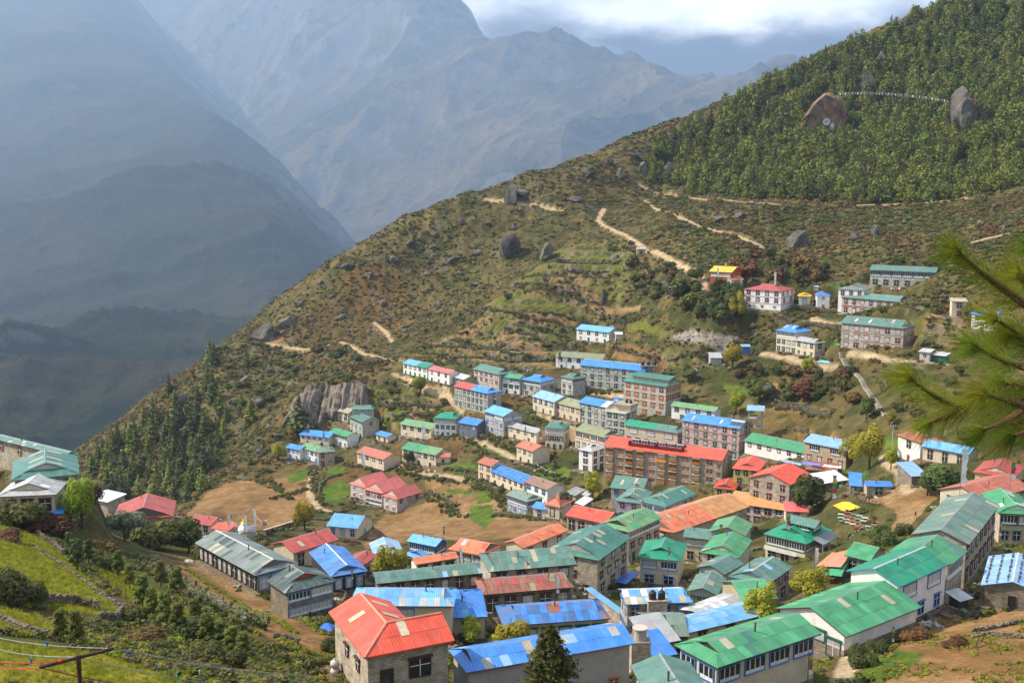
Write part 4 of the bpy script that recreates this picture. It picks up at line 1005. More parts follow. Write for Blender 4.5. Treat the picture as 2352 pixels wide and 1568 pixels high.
house('shed', 'white slab roof weighted with stones beside the market', S2(1290,742), S2(1560,700), 2.8, 'white', 'dstone', cat='shed', w=6, shed=True, t=.25, y0=170, flue=0)
house('shed', 'narrow blue strip roof littered with stones', S2(1560,762), S2(1700,772), 2.6, 'blue', 'dstone', cat='shed', w=9, shed=True, t=.15, rows=[(2,'w','lblue')], fc='lblue', y0=170, flue=0)
house('house', 'low blue roofed stone house with white patch by the path', S2(1735,768), S2(2020,775), 2.8, 'blue', 'stone', RA=S2(1790,705), rows=[(1,'W','tealf')], fc='tealf', y0=170)
house('house', 'brick-roofed whitewashed house with carved window box under the pine', S7(740,1012), S7(992,1102), 6.6, 'brick', 'white', RA=S7(885,945), f=(.3,.5), rows=[(1,'W','brown'),(1,'d','red')], side=[(1,'w'),(0,'x')], fc='brown', gable='cream', y0=150)
house('house', 'light blue long roof half hidden by the pine needles', S7(1002,1132), S7(1500,1225), 4.2, 'sky', 'cream', w=7, rows=[(3,'w','brown')], fc='brown', y0=150)
house('shed', 'pale blue sloping sheet roof behind the juniper tree', S7(905,1450), S7(1090,1440), 2.6, 'pblue', 'dstone', cat='shed', w=8, shed=True, t=.2, y0=140, flue=0)
# ---- left middle distance
house('house', 'long blue roof below the tall dark tree by the cliff', R6(247,752), R6(562,788), 4.0, 'blue', 'cream', RA=R6(322,697), rows=[(5,'w','brown'),(2,'d','brown')], fc='brown', y0=250)
house('house', 'green-roofed white house with carved balcony right of the blue roof', R6(552,722), R6(748,777), 5.6, 'green', 'white', RA=R6(622,677), rows=[(1,'b','green'),(4,'w','green')], fc='green', y0=250)
house('house', 'tiny violet-blue roof at the row end nearest the scrub slope', R6(105,887), R6(255,916), 4.8, 'blue', 'white', RA=R6(152,842), rows=[(3,'w','blue'),(2,'d','lblue')], fc='blue', y0=250)
house('house', 'green roof with skylight and blue doors below the scrub slope', R6(250,886), R6(452,942), 5.0, 'olive', 'white', RA=R6(322,830), rows=[(4,'W','blue'),(3,'d','lblue')], fc='blue', patch=1, y0=250)
house('house', 'grey-green corner house at the end of the blue-door row', R6(448,942), R6(632,928), 6.8, 'ggreen', 'buff', w=9, f=(.5,.4), rows=[(2,'w','brown'),(2,'w','brown')], left=[(2,'w','brown'),(2,'w','lblue')], fc='brown', y0=250)
H73 = house('house', 'stepped grey house with two roofs and projecting lantern', R6(765,562), R6(905,625), 7.2, 'gteal', 'gstone', w=9, rows=[(1,'b','green'),(3,'w','green'),(3,'d','green')], side=[(1,'w'),(0,'x'),(0,'x')], fc='green', y0=250)
house('house', 'stepped grey house with two roofs and projecting lantern', R6(798,492), R6(1032,490), 10.0, 'gteal', 'grey', w=7, rows=[(3,'w','brown'),(0,'x'),(0,'x'),(0,'x')], fc='brown', root=H73['root'], y0=250, f=(.3,.3))
house('house', 'pale brown roof under the cliff behind the stepped grey house', R6(590,490), R6(762,532), 4.6, 'brown', 'cream', RA=R6(682,437), rows=[(3,'w','brown')], fc='brown', y0=250, split=(.0,'beige'))
house('shed', 'little blue roof with stones under the stepped grey house', R6(1042,747), R6(1172,782), 2.8, 'blue', 'cream', cat='shed', RA=R6(1092,707), rows=[(2,'m','brown')], fc='brown', y0=250, flue=0)
house('house', 'brown tin roof above green windows and a white banner', R6(842,937), R6(1132,1017), 5.0, 'brown', 'cream', RA=R6(932,872), rows=[(4,'t','green'),(2,'d','white')], fc='green', y0=250, split=(.0,'brick'))
HJ = house('hotel', 'pink triple-gabled hotel standing alone in the brown fields', R6(1115,1387), R6(1277,1432), 5.4, 'pink', 'pinkw', cat='hotel', C=None, w=13, axis='y', t=.62, f=(.22,0), rows=[(2,'w','white'),(2,'w','white')], side=[(3,'w','brown'),(0,'x')], fc='white', gable='cream', y0=250, trim='red')
house('hotel', 'pink triple-gabled hotel standing alone in the brown fields', R6(925,1322), R6(1122,1367), 5.6, 'pink', 'pinkw', w=14, axis='y', t=.62, f=(.22,0), rows=[(3,'W','red'),(1,'b','white')], fc='red', gable='cream', y0=250, root=HJ['root'], trim='red')
house('hotel', 'pink triple-gabled hotel standing alone in the brown fields', R6(770,1260), R6(942,1307), 5.4, 'pink', 'pinkw', w=13, axis='y', t=.62, f=(.22,0), rows=[(2,'w','white'),(2,'w','white')], fc='white', gable='cream', y0=250, root=HJ['root'], trim='red')
house('house', 'white row house half blue half green roof at the upper row end', S3(150,267), S3(408,322), 5.2, 'sky', 'white', RA=S3(237,227), rows=[(5,'t','black'),(5,'d','green')], fc='green', y0=250, split=(.55,'emerald'))
house('house', 'white row house with salmon roof and green doors', S3(412,327), S3(642,380), 5.6, 'pink', 'white', RA=S3(482,294), rows=[(3,'w','black'),(3,'d','green')], fc='green', y0=250)
house('house', 'small buff house with weathered grey roof after the salmon one', S3(642,402), S3(795,442), 4.2, 'tin', 'buff', w=8, rows=[(3,'w','brown')], fc='brown', y0=250)
house('hotel', 'three-storey stone hotel, roof half maroon and half blue', S3(682,507), S3(1042,587), 8.6, 'red', 'gstone', cat='hotel', RA=S3(772,459), f=(0,.5), rows=[(8,'w','brown'),(8,'w','green'),(8,'w','green')], side=[(1,'w','green')]*3, fc='green', band='grey', y0=250, split=(.5,'blue'), curtain=.5)
house('hotel', 'grey-green roofed stone house with red sills and solar plate', S3(887,327), S3(1162,390), 7.6, 'gteal', 'gstone', RA=S3(992,279), f=(0,.4), rows=[(5,'w','red'),(5,'w','red'),(0,'x')], side=[(2,'w','red'),(2,'w','red'),(0,'x')], fc='red', y0=250)
house('house', 'white house with leaf-green roof and three big windows', S3(1187,412), S3(1382,432), 7.4, 'green', 'white', RA=S3(1242,372), rows=[(2,'b','black'),(3,'W','green'),(2,'d','green')], fc='green', y0=250)
house('house', 'blue pavilion roof on stone house with curved glazed bay', S3(1387,435), S3(1602,468), 6.8, 'blue', 'gstone', w=11, f=(.6,.6), rows=[(1,'b','white'),(3,'w','green'),(2,'w','green')], side=[(1,'b','blue'),(2,'w'),(0,'x')], fc='green', y0=250)
# ---- monastery and the upper right
H79 = house('temple', 'red monastery hall with golden yellow roof', S5(615,354), S5(855,367), 8.6, 'yellow', 'red', cat='temple', RA=S5(702,300), rows=[(1,'b','orange'),(3,'W','orange'),(2,'W','brown')], side=[(2,'W','orange'),(0,'x'),(0,'x')], fc='orange', y0=280, amber=.4, flue=0)
house('temple', 'white monastery annex with red and yellow lean-to roof', S5(845,445), S5(985,442), 6.0, 'brick', 'white', cat='temple', w=8, rows=[(1,'W','orange'),(1,'w','brown')], fc='brown', y0=280, flue=0, split=(.0,'brick'))
H79c = house('temple', 'white monastery block with red hipped roof and slanted maroon windows', S5(970,537), S5(1376,564), 8.4, 'red', 'white', cat='temple', w=15, t=.26, f=(.7,.7), rows=[(4,'t','red'),(4,'t','red'),(3,'s','black')], side=[(3,'t','red'),(2,'t','red'),(0,'x')], fc='red', band='dark', y0=280, flue=0)
house('shrine', 'small white shrine with yellow tent roof', S5(1542,612), S5(1692,616), 4.2, 'yellow', 'cream', cat='shrine', w=7, axis='y', f=(.4,0), rows=[(1,'W','tealf')], fc='tealf', y0=280, flue=0, gable='cream')
house('shrine', 'white two-step shrine with bright blue roof and gilded finial', S5(1735,607), S5(1895,610), 5.6, 'blue', 'white', cat='shrine', w=7.5, axis='y', f=(.3,0), rows=[(1,'s','red'),(1,'d','orange')], fc='orange', y0=280, flue=0, gable='white')
H80 = house('lodge', 'cream lodge with blue hip roof on the slope below the monastery', S5(1307,967), S5(1532,997), 8.6, 'blue', 'cream', RA=S5(1440,912), f=(.3,.5), rows=[(1,'b','white'),(4,'w','green'),(4,'w','green')], fc='green', patch=2, y0=280)
house('lodge', 'cream lodge with blue hip roof on the slope below the monastery', S5(1507,1072), S5(1722,1107), 5.8, 'tin', 'cream', RA=S5(1572,1032), f=(0,.3), rows=[(3,'w','green'),(3,'m','tealf')], side=[(1,'W','green'),(1,'B','blue')], fc='green', root=H80['root'], y0=280)
house('lodge', 'long veranda lodge with green tin roofs, topmost at the terraces', S6(462,468), S6(1162,497), 6.6, 'gteal', 'gstone', RA=S6(562,425), rows=[(6,'b','green'),(6,'W','green')], fc='green', y0=280, curtain=.15)
H81 = house('lodge', 'red-lettered grey stone guest house with dutch-gabled upper block', S6(162,752), S6(800,806), 6.8, 'gteal', 'gstone', cat='guest house', w=10, f=(0,.3), rows=[(7,'w','red'),(7,'w','red')], side=[(1,'w','red'),(1,'w','red')], fc='red', band='dark', y0=280, curtain=.4)
house('lodge', 'red-lettered grey stone guest house with dutch-gabled upper block', S6(125,666), S6(418,683), 9.8, 'ggreen', 'white', w=11, axis='y', f=(.45,.3), rows=[(3,'w','red'),(0,'x'),(0,'x')], fc='red', root=H81['root'], gable='gstone', y0=280)
H81c = house('hotel', 'stone hotel with carved orange-red window surrounds and plain green roof', S6(157,1022), S6(828,1082), 9.2, 'gteal', 'gstone', cat='hotel', RA=S6(278,955), f=(0,.25), rows=[(6,'W','orange')]*3, side=[(3,'w','orange')]*3, fc='orange', band='dark', patch=3, gable='cream', y0=280, curtain=.5)
house('house', 'plain whitewashed house at the edge of the pine branch', S6(1320,797), S6(1500,802), 6.0, 'beige', 'cream', w=7, rows=[(1,'W','red'),(1,'w','red')], fc='red', y0=260, shed=True, t=.08)
house('house', 'white house with blue roof behind the pine needles', S6(1512,922), S6(1765,962), 5.6, 'blue', 'white', w=8, rows=[(2,'w','brown'),(1,'w','brown')], fc='brown', y0=250)
house('shed', 'grey block hut with pale tin roof beside the orange-windowed hotel', S6(972,1320), S6(1100,1335), 3.0, 'tin', 'grey', cat='shed', w=4, shed=True, t=.2, rows=[(1,'s','brown')], y0=260, flue=0)
house('shed', 'green-doored tin hut next to the grey block hut', S6(1118,1355), S6(1270,1372), 2.6, 'tin', 'green', cat='shed', w=4, shed=True, t=.2, rows=[(2,'d','green')], fc='green', y0=260, flue=0)
house('shed', 'blue box hut on stone base above the yellow tree', S5(958,1140), S5(1058,1140), 3.2, 'pblue', 'blue', cat='shed', w=3.4, shed=True, t=.15, y0=280, flue=0)
house('shed', 'silver tin shed with a solar heater left of the yellow tree', S5(625,1258), S5(760,1258), 3.0, 'tin', 'grey', cat='shed', w=5, shed=True, t=.3, y0=280, flue=0)
house('shed', 'tiny trail hut of yellow stone on the upper terraces', PP(1462,572), PP(1485,572), 3.0, 'tin', 'buff', cat='shed', w=4, shed=True, t=.12, rows=[(1,'d','black')], y0=350, flue=0)
house('shed', 'dark tarpaulin shelter among the bushes left of the monastery', S5(262,540), S5(400,520), 3.0, 'grey', 'dark', cat='shed', w=4, shed=True, t=.2, y0=300, flue=0)
house('shed', 'small white-walled store beside the lone terrace house', S4(680,228), S4(765,228), 3.0, 'white', 'beige', cat='shed', w=4, shed=True, t=.15, y0=300, flue=0)
# ---- left edge cluster
house('lodge', 'broad teal roof farthest back at the left edge', S8(-120,392), S8(690,590), 6.0, 'gteal', 'stone', RB=S8(560,487), f=(0,.35), side=[(2,'W','orange'),(2,'w','orange')], rows=[(4,'w'),(0,'x')], fc='orange', ez=-53.5, alt=[('tin',.1)], gable='stone')
house('lodge', 'teal gabled roof with skylight strips in the left cluster', S8(115,842), S8(832,772), 6.0, 'teal', 'stone', w=13, axis='y', f=(.42,0), rows=[(4,'W','green'),(4,'W','green')], side=[(2,'W','green'),(2,'W','green')], fc='green', gable='grey', patch=3, y0=120, alt=[('gteal',.3)])
house('house', 'grey tin roof with rust stripes above a cream wall, left edge', S8(-40,1010), S8(590,985), 3.4, 'tin', 'cream', w=8, axis='y', f=(.3,0), rows=[(3,'W','brown')], fc='brown', gable='cream', y0=110, alt=[('white',.1)])
house('shed', 'flat blue sheet roof on stone shed between bushes', S8(420,1198), S8(665,1182), 2.6, 'blue', 'stone', cat='shed', w=4, shed=True, t=.12, y0=110, flue=0)
house('house', 'weathered crimson roof behind the round grey bushes', S8(1180,1258), S8(1812,1214), 3.6, 'red', 'buff', C=S8(995,1107), axis='y', f=(.12,0), rows=[(3,'w','brown')], left=[(4,'w','brown')], fc='brown', gable='slate', ez=-73.0)
house('shed', 'white flat roof with stones and a hoop behind the crimson roof', S8(905,1020), S8(1120,1068), 3.0, 'white', 'stone', cat='shed', w=6, shed=True, t=.1, ez=-78.0, flue=0)
house('house', 'small crimson roof peeping between bushes and stupa', R2(0,195), R2(200,218), 3.2, 'red', 'cream', w=8, rows=[(2,'w')], y0=130)
house('house', 'low red strip roof behind the dark patched roof', R2(195,240), R2(350,262), 2.6, 'coral', 'buff', w=4, shed=True, t=.2, y0=130, flue=0)
# ================================================================ ground sheet
def polar_grid(angs, rads, oy=-12.0):
    A, Rr = np.meshgrid(angs, rads)
    return (np.sin(A) * Rr).ravel(), (np.cos(A) * Rr + oy).ravel(), A.shape
def grid_quads(shape):
    r, c = shape
    i = np.arange(r * c).reshape(r, c)
    return np.stack([i[:-1, :-1].ravel(), i[:-1, 1:].ravel(), i[1:, 1:].ravel(), i[1:, :-1].ravel()], 1)
def mixc(a, b, t):
    t = np.clip(t, 0, 1)[:, None]
    return a * (1 - t) + np.array(b)[None] * t
rads = np.concatenate([np.geomspace(3.0, 85.0, 60, endpoint=False), np.arange(85, 520, 1.0), np.arange(520, 760, 1.5), np.geomspace(760, 1250, 70)])
angs = np.radians(np.linspace(-37, 37, 640))
gx, gy, shp = polar_grid(angs, rads)
gz, Z = ground_np(gx, gy, True)
n1 = fbm(gx, gy, 7.0, 4, 61); n2 = fbm(gx, gy, 30.0, 4, 67); n3 = fbm(gx, gy, 2.5, 3, 71); n4 = fbm(gx, gy, 90.0, 3, 75)
col = np.tile(np.array([0.092, 0.076, 0.032]), (len(gx), 1))
col = mixc(col, (0.046, 0.050, 0.016), smooth01(n1 * 2.2 + n2 * 1.0 + 0.45))
col = mixc(col, (0.185, 0.138, 0.058), smooth01(n3 * 1.8 - n2 * 1.2 - 0.25) * 0.6)
col = mixc(col, (0.120, 0.060, 0.026), smooth01(n4 * 3 + n3 - 0.6) * 0.6)
col = mixc(col, (0.120, 0.110, 0.098), smooth01(ridged(gx, gy, 16.0, 4, 91) * 5 - 3.6) * (gy > 430) * 0.9)
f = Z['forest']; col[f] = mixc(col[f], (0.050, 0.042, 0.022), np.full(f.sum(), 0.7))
near = smooth01((300 - gy) / 120)
col = mixc(col, (0.075, 0.080, 0.018), near * smooth01(n1 * 2 + 0.6) * 0.8)
g = Z['grass']; gn = smooth01(n1 * 1.5 + 0.5)
gc = mixc(np.tile(np.array([0.135, 0.150, 0.022]), (len(gx), 1)), (0.185, 0.155, 0.045), smooth01(n3 * 1.6 + n2 + 0.05))
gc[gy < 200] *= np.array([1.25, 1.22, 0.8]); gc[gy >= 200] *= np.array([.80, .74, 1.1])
col[g] = gc[g]
s = Z['soil']; sc_ = mixc(np.tile(np.array([0.235, 0.145, 0.072]), (len(gx), 1)), (0.165, 0.098, 0.046), smooth01(n1 * 1.3 + n3 * 0.8 + 0.4))
sc_ = mixc(sc_, (0.285, 0.195, 0.105), smooth01(n2 * 2 - 0.1) * 0.6)
sc_[gy < 200] *= np.array([1.08, 1.02, 0.95])
col[s] = sc_[s]
c = Z['crop']; cc = mixc(np.tile(np.array([0.055, 0.098, 0.018]), (len(gx), 1)), (0.095, 0.125, 0.024), smooth01(n3 * 2 + 0.5)); col[c] = cc[c]
w = Z['sand']; col[w] = np.array([0.26, 0.23, 0.185]) * (1 + n3[w, None] * 0.35)
# risers of the terraces: stone and scrub
r = Z['riser'] & ~f
rc = mixc(np.tile(np.array([0.050, 0.052, 0.020]), (len(gx), 1)), (0.155, 0.130, 0.095), smooth01(n3 * 3 + n1 + 0.1)); col[r] = rc[r]
t = Z['terr'] & ~r & ~f & ~s & ~g & ~c
tc_ = mixc(np.tile(np.array([0.130, 0.125, 0.038]), (len(gx), 1)), (0.225, 0.150, 0.075), smooth01(n2 * 2.5 + 0.3)); col[t] = tc_[t] * (1 + n3[t, None] * 0.3)
# the built-up ground: trodden earth
pd_ = np.full(gx.shape, 99.0)
for cx, cy, ux, uy, hl, hd, pz in PADS:
    k = np.nonzero((np.abs(gx - cx) < hl + hd + 9) & (np.abs(gy - cy) < hl + hd + 9))[0]
    u = np.abs((gx[k] - cx) * ux + (gy[k] - cy) * uy) - hl; v = np.abs(-(gx[k] - cx) * uy + (gy[k] - cy) * ux) - hd
    pd_[k] = np.minimum(pd_[k], np.hypot(np.maximum(u, 0), np.maximum(v, 0)))
col = mixc(col, (0.215, 0.165, 0.105), smooth01((2.4 + n3 * 2.2 - pd_) / 1.8) * 0.8)
k = Z['pd']; pc = np.where((gy > 430)[:, None], np.array([[0.40, 0.30, 0.185]]), np.array([[0.36, 0.275, 0.175]])) * (1 + n3[:, None] * 0.2)
kk = smooth01((0.5 - k) / 0.7)[:, None]; col = col * (1 - kk) + pc * kk
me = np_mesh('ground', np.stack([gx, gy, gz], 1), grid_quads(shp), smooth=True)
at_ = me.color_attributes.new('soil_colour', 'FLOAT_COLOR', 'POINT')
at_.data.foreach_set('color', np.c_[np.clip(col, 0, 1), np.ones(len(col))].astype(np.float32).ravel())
def ground_mat():
    m = bpy.data.materials.new('ground'); m.use_nodes = True
    t = m.node_tree; N = t.nodes; K = t.links.new; b = N['Principled BSDF']
    b.inputs['Roughness'].default_value = 0.95; b.inputs['Specular IOR Level'].default_value = 0.1
    a = N.new('ShaderNodeVertexColor'); a.layer_name = 'soil_colour'
    co = N.new('ShaderNodeTexCoord')
    n = N.new('ShaderNodeTexNoise'); n.inputs['Scale'].default_value = 1.6; n.inputs['Detail'].default_value = 6; n.inputs['Roughness'].default_value = 0.7
    n2 = N.new('ShaderNodeTexNoise'); n2.inputs['Scale'].default_value = 0.33; n2.inputs['Detail'].default_value = 5
    K(co.outputs['Object'], n.inputs['Vector']); K(co.outputs['Object'], n2.inputs['Vector'])
    r = N.new('ShaderNodeMapRange'); r.inputs['From Min'].default_value = 0.3; r.inputs['From Max'].default_value = 0.7; r.inputs['To Min'].default_value = 0.55; r.inputs['To Max'].default_value = 1.45
    r2 = N.new('ShaderNodeMapRange'); r2.inputs['From Min'].default_value = 0.3; r2.inputs['From Max'].default_value = 0.7; r2.inputs['To Min'].default_value = 0.75; r2.inputs['To Max'].default_value = 1.25
    K(n.outputs['Fac'], r.inputs['Value']); K(n2.outputs['Fac'], r2.inputs['Value'])
    mu = N.new('ShaderNodeMath'); mu.operation = 'MULTIPLY'; K(r.outputs['Result'], mu.inputs[0]); K(r2.outputs['Result'], mu.inputs[1])
    h = N.new('ShaderNodeHueSaturation'); h.inputs['Saturation'].default_value = 1.08; K(a.outputs['Color'], h.inputs['Color']); K(mu.outputs['Value'], h.inputs['Value'])
    K(h.outputs['Color'], b.inputs['Base Color'])
    bp = N.new('ShaderNodeBump'); bp.inputs['Strength'].default_value = 0.9; bp.inputs['Distance'].default_value = 0.35
    K(n.outputs['Fac'], bp.inputs['Height']); K(bp.outputs['Normal'], b.inputs['Normal'])
    return m
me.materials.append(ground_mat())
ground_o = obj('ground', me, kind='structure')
ground_o['label'] = 'bowl-shaped hillside with terraces, brown fields, trails and scrub'

_gz2 = gz.reshape(shp)
def ground(x, y):
    """height of the finished ground sheet"""
    r = math.hypot(x, y + 12.0); a = math.atan2(x, y + 12.0)
    j = int(np.clip(np.searchsorted(rads, r) - 1, 0, len(rads) - 2)); i = int(np.clip(np.searchsorted(angs, a) - 1, 0, len(angs) - 2))
    u = min(max((r - rads[j]) / (rads[j + 1] - rads[j]), 0), 1); v = min(max((a - angs[i]) / (angs[i + 1] - angs[i]), 0), 1)
    return float((_gz2[j, i] * (1 - v) + _gz2[j, i + 1] * v) * (1 - u) + (_gz2[j + 1, i] * (1 - v) + _gz2[j + 1, i + 1] * v) * u)

# ================================================================ far mountains
def mountain_mat(name, c1, c2, c3, c4):
    m = bpy.data.materials.new(name); m.use_nodes = True
    t = m.node_tree; N = t.nodes; K = t.links.new; b = N['Principled BSDF']
    b.inputs['Roughness'].default_value = 1.0; b.inputs['Specular IOR Level'].default_value = 0.0
    co = N.new('ShaderNodeTexCoord')
    def nz(s, d, r=0.6):
        n = N.new('ShaderNodeTexNoise'); n.inputs['Scale'].default_value = s; n.inputs['Detail'].default_value = d; n.inputs['Roughness'].default_value = r
        K(co.outputs['Object'], n.inputs['Vector']); return n
    def mr(src, a, b_):
        r = N.new('ShaderNodeMapRange'); r.inputs['From Min'].default_value = a; r.inputs['From Max'].default_value = b_; K(src, r.inputs['Value']); return r.outputs['Result']
    def mx(f, a, b_):
        x = N.new('ShaderNodeMix'); x.data_type = 'RGBA'; K(f, x.inputs['Factor'])
        for s, v in (('A', a), ('B', b_)):
            if isinstance(v, tuple): x.inputs[s].default_value = (*v, 1)
            else: K(v, x.inputs[s])
        return x.outputs['Result']
    big = nz(0.0011, 9); fine = nz(0.016, 7, 0.72); mid = nz(0.0042, 8, 0.68)
    c = mx(mr(big.outputs['Fac'], .38, .62), c1, c2)
    c = mx(mr(fine.outputs['Fac'], .56, .7), c, c3)
    ge = N.new('ShaderNodeNewGeometry'); sx = N.new('ShaderNodeSeparateXYZ'); K(ge.outputs['Normal'], sx.inputs['Vector'])
    ad = N.new('ShaderNodeMath'); ad.operation = 'MULTIPLY_ADD'; K(mid.outputs['Fac'], ad.inputs[0]); ad.inputs[1].default_value = -0.9; K(sx.outputs['Z'], ad.inputs[2])
    c = mx(mr(ad.outputs['Value'], 0.17, 0.02), c, c4)
    K(c, b.inputs['Base Color'])
    bp = N.new('ShaderNodeBump'); bp.inputs['Strength'].default_value = 1.0; bp.inputs['Distance'].default_value = 34
    K(fine.outputs['Fac'], bp.inputs['Height']); K(bp.outputs['Normal'], b.inputs['Normal'])
    return m
def mountain(name, label, pts, world_pts, a0, a1, na, r0, r1, nr, amp, sc, seed, m):
    Q = np.array([tuple(at(*p)) for p in pts] + world_pts)
    W = _fit2(Q, 1000.0)
    x, y, sh = polar_grid(np.radians(np.linspace(a0, a1, na)), np.geomspace(r0, r1, nr))
    z = tps(x, y, Q, W, 1000.0)
    u = x * 0.80 + y * 0.60; v = -x * 0.60 + y * 0.80
    z += (ridged(u * 0.6, v * 1.3, sc, 8, seed, 0.55) - 0.55) * amp * 2.6 + fbm(x, y, sc * 2.2, 3, seed + 5) * amp * 0.7
    me = np_mesh(name, np.stack([x, y, z], 1), grid_quads(sh), [m], smooth=True)
    o = obj(name, me, kind='structure'); o['label'] = label
    return o
def _fit2(Q, sc):
    X = Q[:, :2] / sc; n = len(X)
    d2 = ((X[:, None] - X[None]) ** 2).sum(-1)
    A = np.zeros((n + 3, n + 3)); A[:n, :n] = _U(d2) + 0.002 * np.eye(n)
    A[:n, n] = 1; A[:n, n + 1:] = X; A[n, :n] = 1; A[n + 1:, :n] = X.T
    return np.linalg.solve(A, np.r_[Q[:, 2], 0, 0, 0])
LM_R = [(200,-60,4250),(245,0,4050),(325,85,3800),(395,190,3550),(450,275,3350),(545,345,3100),(600,430,2900),(640,520,2700),(700,610,2500),(760,690,2380),(840,790,2250)]
lm = [(-500,1200,1500),(0,1150,1600),(300,1100,1650),(600,1100,1650),(0,900,2000),(300,900,2020),(560,830,2080),(-500,900,2000),(0,600,2600),(300,620,2550),(520,640,2450),(-500,600,2600),
      (0,300,3200),(250,310,3250),(-500,300,3200),(0,0,3900),(140,20,3900),(-500,0,3900),(-100,-250,4500),(-500,-250,4500)] + LM_R
lm = [(x, y, d * (0.92 + max(0, 1150 - y) / 1150 * 1.6)) for x, y, d in lm]
LM_R = [(x, y, d * (0.92 + max(0, 1150 - y) / 1150 * 1.6)) for x, y, d in LM_R]
lw = []
for c in LM_R:
    p = at(*c); lw += [(p.x + 400, p.y + 560, p.z - 420), (p.x + 1100, p.y + 1400, p.z - 1300)]
mountain('mountain', 'steep hazy blue mountainside across the valley, nearest of the far slopes', lm, lw, -38, -3, 420, 1300, 13000, 480, 160, 1500, 101,
         mountain_mat('near_mountain', (0.028, 0.034, 0.016), (0.066, 0.052, 0.026), (0.010, 0.014, 0.007), (0.14, 0.125, 0.11)))
mm = [(500,800,2900),(700,640,3200),(760,560,3400),(900,560,3300),(1100,520,3200),(1400,420,3200),(1800,330,3300),(2200,250,3300),(2500,250,3300),(640,400,4300),(850,400,4000),(1100,330,3900),(1400,290,3900),(1750,270,3950),(2100,250,3900),
      (500,150,5300),(800,150,5000),(1050,130,4700),(1150,60,5000),(1250,120,4900),(1400,165,4800),(1600,185,4800),(1800,190,4750),(2000,185,4750),(2300,170,4750),(2700,170,4800),(1000,-60,5300),(700,-130,5600),(300,-170,5700),(0,-190,5800),(200,200,5400)]
mm = [(x, y, d * 2.2) for x, y, d in mm]
mw = [tuple(at(x, y, d * 2.2) + Vector((0, 1200, -800))) for x, y, d in [(1250,120,4900),(1400,165,4800),(1600,185,4800),(1800,190,4750),(2000,185,4750),(2300,170,4750),(2700,170,4800)]]
mountain('mountain', 'farthest pale blue mountain wall rising into the cloud', mm, mw, -26, 36, 560, 5900, 13600, 400, 330, 2300, 211,
         mountain_mat('far_mountain', (0.050, 0.050, 0.030), (0.150, 0.110, 0.055), (0.020, 0.026, 0.014), (0.17, 0.155, 0.14)))  # warm second tone: sunlit highlights of the spurs put into the colour
# ================================================================ plants
def leaf_mat(name, c1, c2, trans=0.3, rand=0.25, huer=0.03):
    m = bpy.data.materials.new(name); m.use_nodes = True
    t = m.node_tree; N = t.nodes; K = t.links.new; b = N['Principled BSDF']; out = N['Material Output']
    b.inputs['Roughness'].default_value = 0.65; b.inputs['Specular IOR Level'].default_value = 0.25
    oi = N.new('ShaderNodeObjectInfo'); co = N.new('ShaderNodeTexCoord')
    n = N.new('ShaderNodeTexNoise'); n.inputs['Scale'].default_value = 1.3; n.inputs['Detail'].default_value = 3
    K(co.outputs['Object'], n.inputs['Vector'])
    r = N.new('ShaderNodeMapRange'); r.inputs['From Min'].default_value = 0.35; r.inputs['From Max'].default_value = 0.65; K(n.outputs['Fac'], r.inputs['Value'])
    mx = N.new('ShaderNodeMix'); mx.data_type = 'RGBA'; mx.inputs['A'].default_value = (*c1, 1); mx.inputs['B'].default_value = (*c2, 1); K(r.outputs['Result'], mx.inputs['Factor'])
    hs = N.new('ShaderNodeHueSaturation')
    rv = N.new('ShaderNodeMapRange'); rv.inputs['To Min'].default_value = 1 - rand; rv.inputs['To Max'].default_value = 1 + rand; K(oi.outputs['Random'], rv.inputs['Value']); K(rv.outputs['Result'], hs.inputs['Value'])
    mu = N.new('ShaderNodeMath'); mu.operation = 'MULTIPLY'; mu.inputs[1].default_value = 7.31; K(oi.outputs['Random'], mu.inputs[0])
    fr = N.new('ShaderNodeMath'); fr.operation = 'FRACT'; K(mu.outputs['Value'], fr.inputs[0])
    rh = N.new('ShaderNodeMapRange'); rh.inputs['To Min'].default_value = 0.5 - huer; rh.inputs['To Max'].default_value = 0.5 + huer; K(fr.outputs['Value'], rh.inputs['Value']); K(rh.outputs['Result'], hs.inputs['Hue'])
    K(mx.outputs['Result'], hs.inputs['Color']); K(hs.outputs['Color'], b.inputs['Base Color'])
    tr = N.new('ShaderNodeBsdfTranslucent'); K(hs.outputs['Color'], tr.inputs['Color'])
    ms = N.new('ShaderNodeMixShader'); ms.inputs['Fac'].default_value = trans
    K(b.outputs['BSDF'], ms.inputs[1]); K(tr.outputs['BSDF'], ms.inputs[2]); K(ms.outputs['Shader'], out.inputs['Surface'])
    return m
